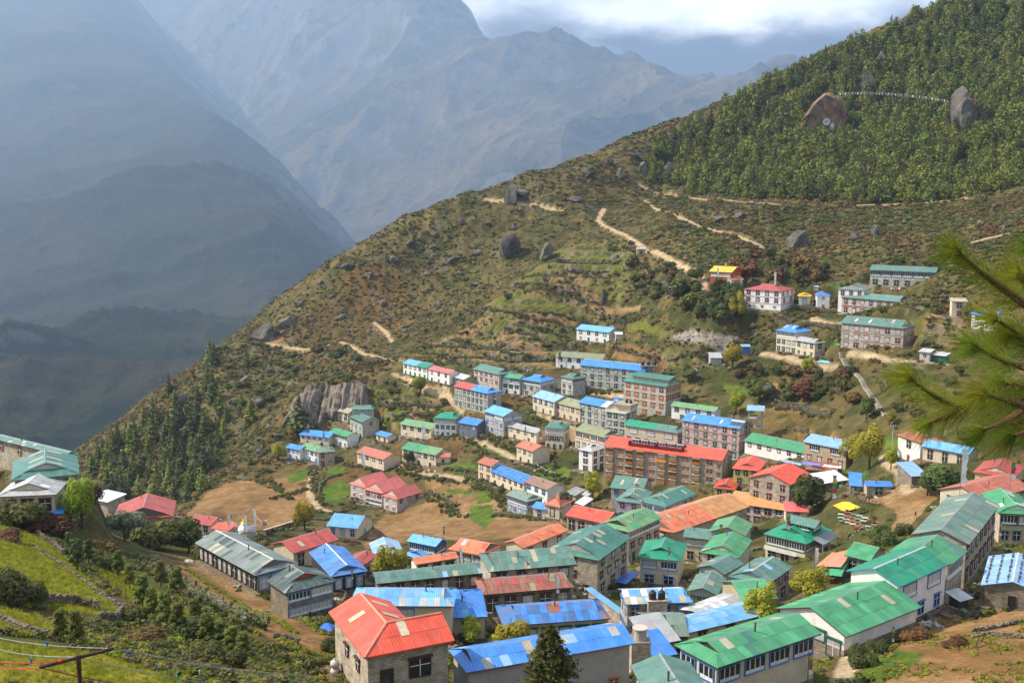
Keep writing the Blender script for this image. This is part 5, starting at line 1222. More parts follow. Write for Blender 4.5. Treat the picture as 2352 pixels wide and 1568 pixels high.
LM = dict(pine=leaf_mat('pine_needles', (0.210, 0.215, 0.030), (0.085, 0.115, 0.020), .18, .35, .025), dpine=leaf_mat('dark_needles', (0.110, 0.125, 0.028), (0.045, 0.062, 0.016), .18, .3),
          willow=leaf_mat('willow_leaves', (0.430, 0.390, 0.040), (0.270, 0.270, 0.028), .45, .15), bush=leaf_mat('bush_leaves', (0.140, 0.155, 0.036), (0.070, 0.088, 0.020), .35, .35),
          olive=leaf_mat('olive_scrub', (0.190, 0.155, 0.052), (0.100, 0.090, 0.030), .3, .3), russet=leaf_mat('russet_scrub', (0.190, 0.095, 0.032), (0.105, 0.055, 0.022), .3, .3),
          straw=leaf_mat('straw_tufts', (0.330, 0.240, 0.100), (0.200, 0.145, 0.055), .3, .3), lime=leaf_mat('lime_leaves', (0.420, 0.470, 0.045), (0.240, 0.300, 0.028), .5, .12),
          silver=leaf_mat('silver_leaves', (0.270, 0.280, 0.180), (0.100, 0.115, 0.055), .3, .2), grass=leaf_mat('grass_blades', (0.320, 0.320, 0.035), (0.180, 0.200, 0.022), .45, .3), flower=leaf_mat('pale_blossom', (0.55, 0.52, 0.38), (0.30, 0.30, 0.16), .3, .2),
          cedar=leaf_mat('cedar_sprays', (0.130, 0.140, 0.020), (0.040, 0.058, 0.012), .4, .1))
bark = mat('bark', (0.085, 0.060, 0.042), rough=.95, var=.3, scale=4, bump=.5)
NR = np.random.RandomState(11)
def leaves(C, size, out=None, squash=1.0, aspect=1.6, droop=0.0, up=0.35):
    """small quads at the centres C, facing outwards (out) with disorder"""
    n = len(C)
    nrm = NR.normal(size=(n, 3))
    if out is not None:
        nrm = nrm * 0.42 + out * 1.0
    nrm[:, 2] += up
    nrm /= np.linalg.norm(nrm, axis=1, keepdims=True) + 1e-9
    a = NR.normal(size=(n, 3)); a[:, 2] -= droop
    a -= nrm * (a * nrm).sum(1, keepdims=True); a /= np.linalg.norm(a, axis=1, keepdims=True) + 1e-9
    b = np.cross(nrm, a)
    s = size * NR.uniform(0.6, 1.4, (n, 1)) if np.isscalar(size) else size[:, None] * NR.uniform(0.6, 1.4, (n, 1))
    a = a * s * aspect * 0.5; b = b * s * 0.5
    V = np.stack([C - a, C - b * 0.9 + a * 0.1, C + a, C + b * 0.9 + a * 0.1], 1).reshape(-1, 3)
    F = np.arange(4 * n).reshape(n, 4)
    return V, F
def blob_points(n, centres, radii, shell=0.72):
    k = NR.choice(len(centres), n, p=(radii ** 2).prod(1) ** 0.5 / ((radii ** 2).prod(1) ** 0.5).sum())
    d = NR.normal(size=(n, 3)); d /= np.linalg.norm(d, axis=1, keepdims=True)
    rr = NR.uniform(shell, 1.0, (n, 1)) ** 0.6
    return centres[k] + d * rr * radii[k], d
def conifer(h, r, tiers, per, size, droop=0.3, gap=0.12, taper=1.0, ragged=0.25):
    C = []; O = []; S = []
    for i in range(tiers):
        t = i / (tiers - 1)
        z = h * (gap + (1 - gap) * t)
        rad = r * (1 - t) ** taper * (0.85 + ragged * NR.uniform(-1, 1)) + 0.04 * r
        m = max(4, int(per * (0.25 + 0.75 * (1 - t))))
        arms = max(5, int(9 * (1 - t * .4))); a0 = NR.uniform(0, 6.28)
        ang = a0 + NR.randint(0, arms, m) * 6.283 / arms + NR.normal(0, .16, m)
        q = NR.uniform(0.12, 1, m) ** 0.6
        lr = rad * q * (1 + ragged * 0.6 * np.sin(ang * 3 + i * 2.1))
        zz = z - lr * droop + NR.normal(0, h * 0.012, m) + (q ** 2) * h * .015
        C.append(np.stack([np.cos(ang) * lr, np.sin(ang) * lr, zz], 1)); O.append(np.stack([np.cos(ang) * .6, np.sin(ang) * .6, np.full(m, .45)], 1)); S.append(np.full(m, size) * (0.6 + 0.5 * (1 - t)))
    return leaves(np.concatenate(C), np.concatenate(S), np.concatenate(O), up=.3)
def trunk_mesh(h, r, limbs=0, spread=1.0, lean=0.0):
    m = MB(); m.tube([(0, 0, -0.6), (lean * .1, 0, h * .3), (lean * .4, 0, h * .65), (lean, 0, h)], [r * 1.25, r, r * .7, r * .25], 7)
    for i in range(limbs):
        a = i * 2.4 + NR.uniform(-.4, .4); z = h * NR.uniform(.25, .6)
        m.tube([(lean * .2, 0, z), (math.cos(a) * spread * .5, math.sin(a) * spread * .5, z + h * .22), (math.cos(a) * spread, math.sin(a) * spread, z + h * .42)], [r * .55, r * .38, r * .15], 5)
    return m.mesh('trunk', [bark], True)
def vf(me_name, vfs, m):
    V = np.concatenate([v for v, f in vfs]); o = 0; F = []
    for v, f in vfs:
        F.append(f + o); o += len(v)
    return np_mesh(me_name, V, np.concatenate(F), [m])
KIND = {}
def kind(key, crowns, trunks):
    KIND[key] = (crowns, trunks)
def clump_pine(h, r, nb, n, size):
    """pine crown of separate rounded needle clumps"""
    c = []; rr = []
    for i in range(nb):
        t = (i + .5) / nb; a = i * 2.4 + NR.uniform(-.5, .5)
        k = r * (1 - t) ** .7 * NR.uniform(.35, .75)
        c.append((math.cos(a) * k, math.sin(a) * k, h * (.14 + .80 * t))); q = r * (.30 + .34 * (1 - t)) * NR.uniform(.8, 1.2)
        rr.append((q, q, q * .72))
    P_, d = blob_points(n, np.array(c), np.array(rr), .85)
    return leaves(P_, size, d, up=.25)
kind('pine', [vf('crown', [clump_pine(10, 3.2 + .5 * (i % 3), 15, 330, .78)], LM['pine']) for i in range(6)], [trunk_mesh(9.3, .17)])
kind('dpine', [vf('crown', [conifer(10, 2.3 + .5 * (i % 2), 15, 50, 0.70, .35, .08, .85, .4)], LM['dpine' if i < 2 else 'pine']) for i in range(4)], [trunk_mesh(9.4, .18)])
def round_crown(h, r, n, size, nb, tall=1.0):
    c = np.stack([NR.uniform(-.55, .55, nb) * r, NR.uniform(-.55, .55, nb) * r, h * (.42 + .42 * NR.uniform(0, 1, nb) ** .9)], 1)
    rad = np.stack([NR.uniform(.30, .55, nb) * r] * 2 + [NR.uniform(.16, .26, nb) * h * tall], 1)
    P_, d = blob_points(n, c, rad)
    return leaves(P_, size, d, up=.3)
kind('willow', [vf('crown', [round_crown(8, 3.0, 3000, .36, 11, 1.1)], LM['willow']) for i in range(3)], [trunk_mesh(6.0, .22, 5, 1.6)])
kind('lime', [vf('crown', [round_crown(8, 3.0, 4200, .30, 13, 1.1)], LM['lime']) for i in range(1)], [trunk_mesh(6.0, .2, 5, 1.6)])
kind('broad', [vf('crown', [round_crown(6, 2.8, 2200, .34, 10)], LM['bush']) for i in range(3)], [trunk_mesh(4.2, .17, 4, 1.4)])
kind('silver', [vf('crown', [round_crown(5, 2.8, 2600, .30, 9)], LM['silver']) for i in range(2)], [trunk_mesh(3.4, .15, 4, 1.3)])
def low_bush(r, h, n, size, nb, m, nm='foliage'):
    c = np.stack([NR.uniform(-.6, .6, nb) * r, NR.uniform(-.6, .6, nb) * r, h * NR.uniform(.2, .55, nb)], 1)
    rad = np.stack([NR.uniform(.35, .6, nb) * r] * 2 + [NR.uniform(.3, .45, nb) * h], 1)
    P_, d = blob_points(n, c, rad); P_[:, 2] = np.abs(P_[:, 2])
    return vf(nm, [leaves(P_, size, d, up=.4)], LM[m])
kind('dbush', [low_bush(1.6, 2.2, 420, .36, 6, 'bush') for i in range(3)], [])
kind('rbush', [low_bush(1.5, 2.0, 420, .34, 6, 'russet') for i in range(2)], [])
kind('obush', [low_bush(1.5, 1.8, 380, .34, 6, 'olive') for i in range(2)], [])
kind('nbush', [low_bush(1.5, 2.4, 2600, .17, 8, 'bush') for i in range(3)], [])
kind('nrbush', [low_bush(1.6, 2.0, 2200, .15, 8, 'russet') for i in range(2)], [])
def sapling(h, r, n, m):
    """young pine: upswept tufts on a bare stem"""
    c = []; rr = []
    for i in range(16):
        t = i / 15; a = i * 2.4
        k = r * (1 - t * .75) * NR.uniform(.5, 1)
        c.append((math.cos(a) * k * .75, math.sin(a) * k * .75, h * (.25 + .72 * t))); rr.append((r * .33, r * .33, h * .085))
    P_, d = blob_points(n, np.array(c), np.array(rr), .2)
    return vf('crown', [leaves(P_, .17, d, aspect=3.0, up=.6)], LM[m])
kind('sapling', [sapling(4.5, 1.25, 1900, 'pine') for i in range(3)], [trunk_mesh(4.3, .06)])
kind('dsapling', [sapling(5.0, 1.5, 2600, 'dpine') for i in range(2)], [trunk_mesh(4.8, .09)])
TREE_LABELS = {}
def plant(k, x, y, height, label, cat, group, name, z=None, rs=None, wide=1.0):
    crowns, trunks = KIND[k]
    rs = rs or NR
    z = ground(x, y) if z is None else z
    base = dict(pine=10, dpine=10, willow=8, lime=8, broad=6, silver=5, dbush=2.2, rbush=2, obush=1.8, nbush=2.4, nrbush=2, sapling=4.5, dsapling=5)[k]
    s = height / base
    o = thing(name, label, cat, (x, y, z), (0, 0, rs.uniform(0, 6.28)), group, (s * wide * rs.uniform(.92, 1.08), s * wide * rs.uniform(.92, 1.08), s))
    obj('crown' if trunks else 'foliage', crowns[rs.randint(len(crowns))], o)
    if trunks:
        obj('trunk', trunks[0], o)
    return o
def plant_px(k, p, hpx, label, cat, group, name, wide=1.0, Y=None):
    if Y:
        tp = at(p[0], p[1] - hpx, Y)
        return plant(k, tp.x, tp.y, max(1.5, tp.z - ground(tp.x, tp.y)), label, cat, group, name, None, None, wide)
    """p: foot of the plant in the picture, hpx: its height there"""
    g = hit(p[0], p[1], 0, y0=20 if Y is None else 9) if Y is None else at(p[0], p[1], Y)
    d = g.y
    return plant(k, g.x, g.y, hpx * d / FPX / CT, label, cat, group, name, None, None, wide)
# ---------------------------------------------------------------- pine wood on the upper slope
FOREST_NEAR = 200
fp = []
tries = 0
FXY = []
cand_a = np.radians(NR.uniform(6, 31, 26000)); cand_r = NR.uniform(500, 900, 26000)
cx_, cy_ = np.sin(cand_a) * cand_r, np.cos(cand_a) * cand_r
cz_, cZ = ground_np(cx_, cy_, True)
ROCK_KEEP = [(1888,262,46),(2212,258,40),(1988,196,22),(2208,388,26),(1540,388,18),(1600,395,16)]
ok = cZ['forest'].copy()
for rx, ry, rr in ROCK_KEEP:
    ok &= ((cZ['px'] - rx) ** 2 + (cZ['py'] - ry) ** 2 > rr ** 2) & ~((np.abs(cZ['px'] - rx) < rr * .8) & (cZ['py'] > ry) & (cZ['py'] < ry + rr * 1.05))
cand = np.nonzero(ok)[0]
grid = {}
sel = []
clear = fbm(cx_, cy_, 60.0, 3, 333)
for i in cand:
    # thinner towards the crest
    if NR.uniform() > 1.15 + clear[i] * 1.6: continue
    key = (int(cx_[i] / 4.1), int(cy_[i] / 4.1))
    if key in grid: continue
    grid[key] = 1; sel.append(i)
sel = np.array(sel)
print('forest', len(sel))
order = np.argsort(cy_[sel])
sel = sel[order]
# the nearest ones stand free at the wood's lower edge
for i in sel[:FOREST_NEAR]:
    plant('pine', cx_[i], cy_[i], NR.uniform(5.5, 12), 'dark green pine along the lower edge of the wood', 'tree', 'pines at the lower edge of the wood', 'pine_tree', cz_[i] - .2)
def scatter(name, label, src_meshes, X, Y, Z_, smin, smax, group=None, tilt=.08):
    """one uncountable mass: copies of a few small meshes on points"""
    n = len(X)
    pick = NR.randint(0, len(src_meshes), n)
    for k, sm in enumerate(src_meshes):
        s = np.nonzero(pick == k)[0]
        if not len(s): continue
        me = bpy.data.meshes.new(name); me.vertices.add(len(s))
        me.vertices.foreach_set('co', np.stack([X[s], Y[s], Z_[s]], 1).astype(np.float32).ravel())
        sc = NR.uniform(smin, smax, len(s))
        a = me.attributes.new('size', 'FLOAT_VECTOR', 'POINT'); a.data.foreach_set('vector', np.stack([sc * NR.uniform(.85, 1.2, len(s)), sc * NR.uniform(.85, 1.2, len(s)), sc], 1).astype(np.float32).ravel())
        a = me.attributes.new('turn', 'FLOAT_VECTOR', 'POINT'); a.data.foreach_set('vector', np.stack([NR.normal(0, tilt, len(s)), NR.normal(0, tilt, len(s)), NR.uniform(0, 6.28, len(s))], 1).astype(np.float32).ravel())
        o = obj(name, me, kind='stuff', label=label)
        src = bpy.data.objects.new(name + '_source', sm)
        ng = bpy.data.node_groups.new(name, 'GeometryNodeTree')
        ng.interface.new_socket('Geometry', in_out='INPUT', socket_type='NodeSocketGeometry'); ng.interface.new_socket('Geometry', in_out='OUTPUT', socket_type='NodeSocketGeometry')
        gi = ng.nodes.new('NodeGroupInput'); go = ng.nodes.new('NodeGroupOutput'); ip = ng.nodes.new('GeometryNodeInstanceOnPoints'); oi = ng.nodes.new('GeometryNodeObjectInfo')
        oi.inputs['Object'].default_value = src
        a1 = ng.nodes.new('GeometryNodeInputNamedAttribute'); a1.data_type = 'FLOAT_VECTOR'; a1.inputs['Name'].default_value = 'size'
        a2 = ng.nodes.new('GeometryNodeInputNamedAttribute'); a2.data_type = 'FLOAT_VECTOR'; a2.inputs['Name'].default_value = 'turn'
        K = ng.links.new
        K(gi.outputs[0], ip.inputs['Points']); K(oi.outputs['Geometry'], ip.inputs['Instance']); K(a1.outputs[0], ip.inputs['Scale'])
        er = ng.nodes.new('FunctionNodeEulerToRotation'); K(a2.outputs[0], er.inputs[0]); K(er.outputs[0], ip.inputs['Rotation'])
        K(ip.outputs[0], go.inputs[0])
        md = o.modifiers.new('scatter', 'NODES'); md.node_group = ng
fs = sel[FOREST_NEAR:]
def with_trunk(crown, h=9.3):
    V = np.zeros(len(crown.vertices) * 3, np.float32); crown.vertices.foreach_get('co', V)
    me = crown.copy(); return me
scatter('forest', 'dense pine wood covering the upper slope', KIND['pine'][0] + KIND['dpine'][0][:2], cx_[fs], cy_[fs], cz_[fs] - .3, .45, 1.3)
# ---------------------------------------------------------------- scrub on the open slopes
N_ = 130000
sa = np.radians(NR.uniform(-27, 29, N_)); sr = np.sqrt(NR.uniform(250 ** 2, 870 ** 2, N_))
sx, sy = np.sin(sa) * sr, np.cos(sa) * sr
sz, sZ = ground_np(sx, sy, True)
free = ~(sZ['soil'] | sZ['grass'] | sZ['crop'] | sZ['sand'] | sZ['forest']) & (sZ['pd'] > 0.6)
for cx, cy, ux, uy, hl, hd, pz in PADS:
    k = np.nonzero((np.abs(sx - cx) < hl + hd + 4) & (np.abs(sy - cy) < hl + hd + 4))[0]
    u = np.abs((sx[k] - cx) * ux + (sy[k] - cy) * uy) - hl; v = np.abs(-(sx[k] - cx) * uy + (sy[k] - cy) * ux) - hd
    free[k] &= ~((u < 1.8) & (v < 1.8))
# the built-up bowl has far fewer bushes
px_, py_ = sZ['px'], sZ['py']
vill = in_poly(px_, py_, [(640,1000),(900,840),(1300,800),(1650,800),(1950,840),(2352,830),(2352,1400),(1500,1560),(500,1400),(600,1300),(640,1120)])
dens = np.where(vill, 0.34, 1.0) * np.where(sZ['terr'], np.where(sZ['riser'], .9, .24), 1.0)
cl = fbm(sx, sy, 34.0, 4, 77)
dens *= np.clip(0.55 + cl * 1.5, 0.06, 1.0)
dens *= np.where(sy > 400, 0.55, 0.3)
keep = free & (NR.uniform(0, 1, N_) < dens)
band = in_poly(px_, py_, [(1480,440),(1700,470),(2352,450),(2352,640),(1900,600),(1600,600)])
keep |= free & band & (NR.uniform(0, 1, N_) < .45)
ki = np.nonzero(keep)[0]
mixn = fbm(sx, sy, 22.0, 3, 88) + NR.normal(0, .25, N_)
g1 = ki[mixn[ki] > 0.10]; g2 = ki[(mixn[ki] <= 0.10) & (mixn[ki] > -.28)]; g3 = ki[mixn[ki] <= -.28]
tiny = lambda m, n: [low_bush(1.3, .9, 54, .5, 5, m) for i in range(n)]
print('scrub', len(ki))
scatter('scrub', 'low dark green bushes scattered over the hillsides', tiny('bush', 3), sx[g1], sy[g1], sz[g1], .4, 1.3)
scatter('scrub', 'dry olive bushes scattered over the hillsides', tiny('olive', 3), sx[g2], sy[g2], sz[g2], .5, 1.35)
scatter('scrub', 'rust-brown autumn bushes scattered over the hillsides', tiny('russet', 2), sx[g3], sy[g3], sz[g3], .6, 1.1)
# dry grass tufts
tk = np.nonzero(free & ~keep & ~vill & (NR.uniform(0, 1, N_) < .22))[0]
tuft = low_bush(.9, .55, 26, .42, 4, 'straw')
scatter('grass', 'straw-coloured grass tufts on the slopes', [tuft], sx[tk], sy[tk], sz[tk], .7, 1.7)
# stones, planks and rubbish along the house walls
X = []; Yy = []
for cx, cy, ux, uy, hl, hd, pz in PADS:
    for i in range(16):
        a = NR.uniform(-1, 1) * (hl + 2); d = -(hd + NR.uniform(.6, 3.2)) if NR.uniform() < .7 else hd + NR.uniform(.6, 2)
        if NR.uniform() < .3: a, d = (hl + NR.uniform(.6, 2.5)) * (1 if NR.uniform() < .6 else -1), NR.uniform(-1, 1) * hd
        X.append(cx + ux * a - uy * d); Yy.append(cy + uy * a + ux * d)
X = np.array(X); Yy = np.array(Yy); Zz = np.array([ground(x, y) for x, y in zip(X, Yy)])
def junk(c, k):
    b = MB()
    for i in range(6):
        x, y = NR.normal(0, .5, 2); a, w, h = NR.uniform(.1, .7), NR.uniform(.08, .3), NR.uniform(.08, .4)
        b.box(x - a, x + a, y - w, y + w, -.1, h)
    return b.mesh('junk', [mat('junk_%d' % k, c, rough=.9, rand=.3)])
scatter('rubble', 'stacked wood, stones and odds and ends along the house walls', [junk((.16, .10, .06), 0), junk((.30, .26, .20), 1), junk((.48, .46, .42), 2), low_bush(1., 1.1, 90, .3, 4, 'bush'), low_bush(.9, .9, 90, .3, 4, 'olive')], X, Yy, Zz, .5, 1.2)
# ---------------------------------------------------------------- slope pines on the left shoulder
LEFT_TREES = [(483,832,40),(492,850,34),(566,838,36),(388,905,30),(352,960,36),(362,970,32),(330,985,46),(345,1010,44),(290,1010,40),(300,1040,48),(262,1045,40),(248,1070,44),(325,1080,50),(380,1020,42),(395,1045,48),(440,1000,44),(455,985,56),(470,1010,50),(490,930,58),(478,895,40),
 (505,955,44),(520,970,34),(575,965,48),(555,940,30),(420,1075,52),(450,1080,48),(470,1085,56),(485,1055,50),(500,1035,44),(360,1110,48),(340,1120,44),(390,1120,48),(410,1125,44),(440,1125,46),(300,1110,44),(275,1110,42),(320,1140,42),(355,1150,40),(400,1155,42),(225,1075,40),(240,1095,42),(215,1095,38),(265,1130,40),(290,1140,40),(430,1150,36),(465,1125,42),(375,1075,40),(415,1030,34),
 (205,1080,36),(270,1025,38),(310,1005,34),(235,1050,34),(430,960,34),(455,930,36),(395,1090,40),(345,1085,38),(285,1075,40),(255,1100,36),(500,1070,40),(515,1010,36)]
LEFT_TREES += [(NR.uniform(200, 480), 0, 40) for i in range(40)]
LEFT_TREES = [(x, y if y else NR.uniform(1065 - (x - 200) * .62, 1160), hp) for x, y, hp in LEFT_TREES]
for i, (x, y, hp) in enumerate(LEFT_TREES):
    plant_px('dpine', (x, y), hp * NR.uniform(1.15, 1.5), 'dark pine on the steep slope left of the fields', 'tree', 'pines on the steep left slope', 'pine_tree', 1.25)
# ---------------------------------------------------------------- trees of the village, one by one
VT = [('willow',(700,1218),64,'yellow-green willow beside the sky-blue roofed house',1.0),('willow',(898,1302),52,'round yellow willow between red gable and blue house',1.15),('willow',(1362,1142),58,'tall lime willow at the end of the coral hotel',.9),
 ('broad',(1853,1152),58,'grey-green tree before the red balcony lodge',1.2),('willow',(1962,1035),74,'large old willow right of the pale blue lodge',1.05),('willow',(1996,1075),90,'second broad willow on the path corner',.9),('willow',(2046,1078),46,'small yellow willow standing in the trodden path',.9),
 ('willow',(2043,976),30,'little yellow willow below the stone stairs',1.1),('willow',(1690,948),46,'yellow willow left of the unfinished water tower',1.1),('willow',(1692,735),58,'pale willow in front of the white monastery block',.75),('willow',(1682,850),50,'yellow-topped willow by the silver shed',1.1),
 ('willow',(1855,855),30,'lime bush-tree below the cream lodge',1.1),('willow',(966,908),40,'single willow by the white row houses',1.2),('willow',(1750,1402),62,'yellow willow between two green roofs',1.0),('willow',(1864,1348),48,'golden willow behind the big green roof',1.3),
 ('willow',(1078,1478),58,'yellow willow in the yard behind the blue roof',1.1),('willow',(1188,1466),50,'feathery willow against the cobalt roof',1.1),('willow',(1150,1466),26,'low yellow willow bush in the same yard',1.2),
 ('dpine',(688,985),84,'tall dark conifer below the grey cliff',1.5),('dpine',(722,985),42,'smaller dark conifer beside the tall one',1.4),('broad',(1395,1340),44,'bushy green tree beside the three-storey lodge',1.3),('broad',(1638,1432),30,'round green bush-tree beside the rusty tin roof',1.3),
 ('broad',(2022,1250),46,'dark green tree beside the mat-covered ground',1.3),('broad',(2168,1140),70,'big dark juniper beside the white flagpole',1.6),('broad',(2130,1138),44,'dark juniper leaning towards the path',1.5),('broad',(2225,735),40,'thin-leaved tree by the white house with pine',1.0),
 ('broad',(1745,925),46,'silvery dark tree on the terrace above the green roof',1.2),('silver',(1760,910),34,'silver-leaved shrub beside white laundry',1.4),('broad',(1580,880),40,'grey-green tree above the brown-windowed hotel',1.3),('broad',(1990,960),52,'slender tree beside the stone stairs',.9),
 ('dpine',(1275,1075),26,'small dark pine beside the tan roof',1.5),('broad',(2090,720),28,'low tree in front of the veranda lodge',1.3),('rbush',(1847,905),44,'russet shrub on the slope below the cream lodge',1.4),('broad',(1880,900),40,'dark green shrub next to the russet one',1.4),
 ('broad',(1230,1105),26,'thin bushy tree by the crop terrace',1.2),('willow',(640,1058),34,'yellow-green bush-tree at the scrub foot',1.2),('broad',(1295,1160),30,'brown-green bush-tree beside the white block',1.2),('broad',(940,1065),30,'dark bush beside the brown tin roof',1.5)]
VY = {(1750,1402): 156, (1864,1348): 166, (1078,1478): 141, (1188,1466): 141, (1150,1466): 141, (898,1302): 203, (1853,1152): 284}
for k, p, hp, lb, wd in VT:
    plant_px(k, p, hp * (1.18 if k == 'willow' and p not in VY else 1.0), lb, 'tree' if k != 'rbush' else 'shrub', 'trees between the houses', {'willow': 'willow_tree', 'dpine': 'conifer', 'broad': 'tree', 'silver': 'shrub', 'rbush': 'shrub'}[k], wd, VY.get(p))
def fill(poly, n, kinds, hmin, hmax, label, group, wide=1.15, y0=200):
    poly = np.array(poly, float); x0, y0_ = poly.min(0); x1, y1 = poly.max(0); c = 0; t_ = 0
    while c < n and t_ < 4000:
        t_ += 1
        p = (NR.uniform(x0, x1), NR.uniform(y0_, y1))
        if not in_poly(np.array([p[0]]), np.array([p[1]]), poly)[0]: continue
        g = hit(*p, 0, y0=y0)
        bad = False
        for cx, cy, ux, uy, hl, hd, pz in PADS:
            u = abs((g.x - cx) * ux + (g.y - cy) * uy) - hl; v = abs(-(g.x - cx) * uy + (g.y - cy) * ux) - hd
            if u < 1.5 and v < 1.5: bad = True
        if bad or path_dist(np.array([g.x]), np.array([g.y]))[0] < 1: continue
        k = kinds[NR.randint(len(kinds))]
        plant(k, g.x, g.y, NR.uniform(hmin, hmax), label[k] if isinstance(label, dict) else label, 'shrub' if 'bush' in k else 'tree', group, 'shrub' if 'bush' in k else 'tree', None, None, wide)
        c += 1
fill([(1560,640),(1610,620),(1700,690),(1710,735),(1640,745),(1560,720)], 26, ['broad', 'dpine', 'broad', 'dbush'], 4.5, 8, {'broad': 'dark bushy tree in the grove left of the white monastery', 'dpine': 'dark conifer in the grove left of the white monastery', 'dbush': 'shrub under the grove left of the white monastery'}, 'grove left of the monastery')
fill([(1660,600),(1760,585),(1900,620),(1900,650),(1800,660),(1720,640)], 30, ['broad', 'dpine', 'rbush'], 4, 7.5, {'broad': 'dark tree in the belt behind the monastery roofs', 'dpine': 'dark pine in the belt behind the monastery roofs', 'rbush': 'rusty shrub in the belt behind the monastery roofs'}, 'tree belt behind the monastery')
fill([(1440,600),(1540,610),(1590,650),(1560,700),(1480,690),(1440,640)], 30, ['broad', 'dbush', 'rbush'], 2.2, 5, {'broad': 'dark tree on the bushy spur right of the pastures', 'dbush': 'dark shrub on the bushy spur right of the pastures', 'rbush': 'rust-coloured shrub on the bushy spur right of the pastures'}, 'bushes on the spur by the trail')
fill([(1700,840),(1800,850),(1960,860),(1970,930),(1800,925),(1690,880)], 40, ['broad', 'dbush', 'dbush', 'rbush', 'obush'], 1.8, 4.5, {'broad': 'dark tree on the terraces below the cream lodge', 'dbush': 'green shrub on the terraces below the cream lodge', 'rbush': 'russet bush on the terraces below the cream lodge', 'obush': 'olive bush on the terraces below the cream lodge'}, 'shrubs on the terraces below the lodge')
fill([(2040,860),(2352,850),(2352,1040),(2200,1050),(2060,960)], 40, ['dbush', 'obush', 'rbush', 'broad'], 1.5, 4, {'broad': 'green tree on the terraces under the pine branch', 'dbush': 'green shrub on the terraces under the pine branch', 'rbush': 'russet bush on the terraces under the pine branch', 'obush': 'olive bush on the terraces under the pine branch'}, 'shrubs under the pine branch')
fill([(1060,640),(1220,600),(1420,560),(1440,620),(1400,690),(1250,730),(1120,740)], 12, ['dbush', 'dpine'], 2, 4, {'dbush': 'dark juniper bush on the pasture terraces', 'dpine': 'little dark conifer on the pasture terraces'}, 'junipers on the pastures')
fill([(830,880),(1000,880),(1040,960),(960,1010),(860,1000)], 16, ['dbush', 'obush'], 1.5, 3, {'dbush': 'green bush along the walls near the lawn', 'obush': 'olive bush along the walls near the lawn'}, 'bushes near the lawn')
fill([(480,790),(830,800),(850,860),(650,980),(560,1010),(500,900)], 45, ['dbush', 'obush', 'broad'], 1.8, 4, {'broad': 'dark tree on the scrub slope above the brown fields', 'dbush': 'green shrub on the scrub slope above the brown fields', 'obush': 'olive shrub on the scrub slope above the brown fields'}, 'shrubs above the brown fields', 1.3)
